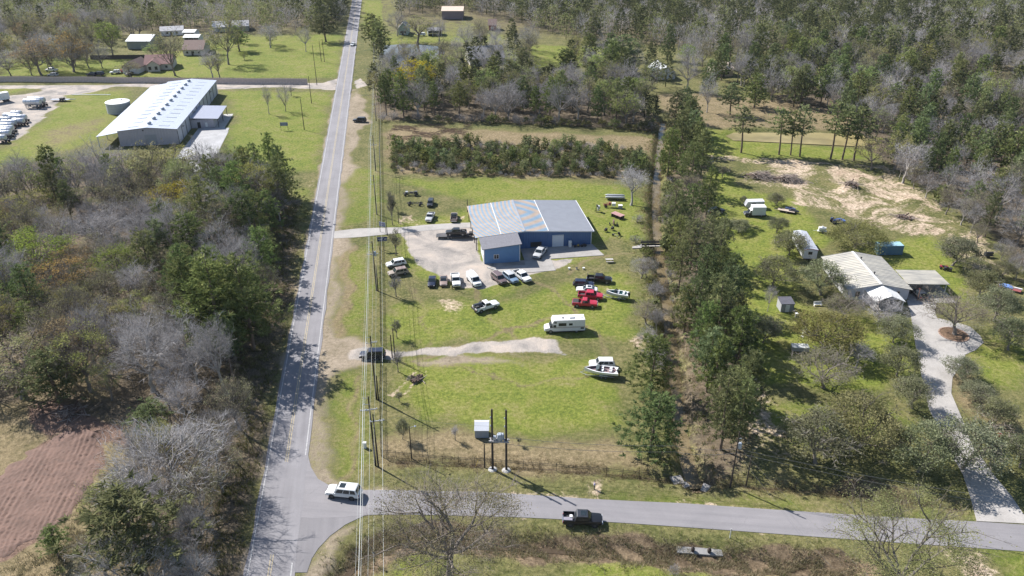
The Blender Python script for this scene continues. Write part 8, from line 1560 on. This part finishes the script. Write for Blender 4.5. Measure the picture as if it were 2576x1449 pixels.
heap('big heap of dead branches on the cleared plot, left half', (1915,448), 11, 6, 2.2, 420, -.1); heap('big heap of dead branches with dark logs on the cleared plot, right half', (1985,455), 10, 5.5, 2.4, 420, -.1); heap('low earth and root heap on the cleared plot', (2140,476), 6, 4, 1.4, 120, 0)
heap('small heap of sticks on the sand near the right wood', (2275,548), 7, 3, .7, 120, -.3); heap('heap of roots on the soil above the ploughed strip', (170,1045), 7, 5, 1.0, 130, .2)
heap('small brush heap by the wheel ruts', (1048,955), 1.8, 1.4, .4, 30, .3)
def weeds(name, lab, pts, n, spread, hgt, mt, w=.035, seed=1):
    """tall weeds along a line"""
    rg = np.random.default_rng(seed); d = np.cumsum([0]+[math.hypot(b[0]-a[0], b[1]-a[1]) for a, b in zip(pts[:-1], pts[1:])]); s = rg.uniform(0, d[-1], n)
    x = np.interp(s, d, [p[0] for p in pts])+rg.normal(size=n)*spread; y = np.interp(s, d, [p[1] for p in pts])+rg.normal(size=n)*spread
    keep = (np.abs(x+33.05+0.1515*(y-74.9)) > 4.0) & ~inside(x, y, TOP[3:]+BOT[3:][::-1]) & ~inside(x, y, FL_S); x, y = x[keep], y[keep]
    cl = np.sin(x*.9+1.3*np.sin(y*.7))*np.sin(y*1.1+x*.3) > -.25; x, y = x[cl], y[cl]; n = len(x); z = hz_arr(x, y); c = np.stack([x, y, z-.03], -1); k = 5
    c = np.repeat(c, k, 0)+rg.normal(size=(n*k, 3))*np.array([.18,.18,0]); dd = unit(np.stack([rg.normal(size=n*k)*.45, rg.normal(size=n*k)*.45, np.ones(n*k)], -1))
    me = soup(name, spikes(c, dd, hgt*rg.uniform(.5, 1.3, n*k), np.full(n*k, w)), np.repeat(rg.uniform(.1, .9, n), k)+rg.normal(size=n*k)*.1, LM[mt]); tag(link(name, me), lab, 'weeds', None, 'stuff')
weeds('ditch_weeds', 'dry brown weeds filling the side road ditch', DITCH_S, 5200, 1.6, .7, 'straw', seed=2); weeds('ditch_grass', 'green weeds on the banks of the side road ditch', DITCH_S, 1500, 2.6, .45, 'green', seed=3)
weeds('creek_weeds', 'dry weeds along both banks of the creek', CREEK, 4200, 2.7, .8, 'straw', seed=4); weeds('creek_grass', 'green weeds along both banks of the creek', CREEK, 3800, 3.2, .7, 'green', seed=5)
weeds('fence_weeds', 'dry grass under the iron fence by the side road', DITCH_N+DITCH_E, 3200, 1.1, .4, 'straw', seed=6); weeds('verge_weeds', 'green weeds at the foot of the left roadside wood', GV([(735,520),(700,640),(668,780),(640,920),(610,1060),(590,1200),(568,1330),(545,1460)]), 6500, 2.6, .7, 'green', seed=7)
weeds('wood_undergrowth', 'dry undergrowth on the floor of the left wood', GV([(690,560),(600,800),(520,950),(450,1150),(420,1400)]), 5200, 6.5, .8, 'straw', seed=8); weeds('field_grass', 'dry grass around the foot of the ploughed strip', GV([(60,1440),(180,1380),(260,1290),(310,1180)]), 2600, 2.0, .5, 'straw', seed=9)
def litter_sticks():
    rg = np.random.default_rng(12); n = 1500; P = GV([(985,318),(1180,312),(1175,335),(1000,352)]); xs = [p[0] for p in P]; ys = [p[1] for p in P]
    x = rg.uniform(min(xs), max(xs), n); y = rg.uniform(min(ys), max(ys), n); k = np.sin(x*.35)*np.sin(y*.5+x*.1) > -.1; x, y = x[k], y[k]; n = len(x); az = rg.normal(size=n)*.5+.2*np.sin(x*.2)
    c = np.stack([x, y, hz_arr(x, y)+.1], -1); d = np.stack([np.cos(az), np.sin(az), rg.normal(size=n)*.05], -1)
    s = np.stack([np.zeros(n), np.zeros(n), np.full(n, .10)], -1)+unit(np.cross(d, np.array([0,0,1.0])))*.08; l = rg.uniform(.8, 3.2, n)[:, None]
    q = np.stack([c-s*.5, c+s*.5, c+d*l+s*.3, c+d*l-s*.3], 1); me = soup('felled_branches', q, rg.uniform(.3, 1, n), LM['stick']); tag(link('felled_branches', me), 'pale felled branches strewn over the clearing', 'branches', None, 'stuff')
litter_sticks()
# ------------------------------------------------------------------ the slightly hazy air over the far woods
hzb = MB().box((0,700,41.5), (3400,2200,93)); hm = bpy.data.materials.new('haze'); hm.use_nodes = True; _n = hm.node_tree; _n.nodes.remove(_n.nodes['Principled BSDF'])
_v = _n.nodes.new('ShaderNodeVolumePrincipled'); _v.inputs['Color'].default_value = (.80,.88,1.0,1); _v.inputs['Density'].default_value = 0.00004; _v.inputs['Anisotropy'].default_value = 0.0
_n.links.new(_v.outputs[0], _n.nodes['Material Output'].inputs['Volume'])
tag(hzb.build('haze', hm), kind='stuff')
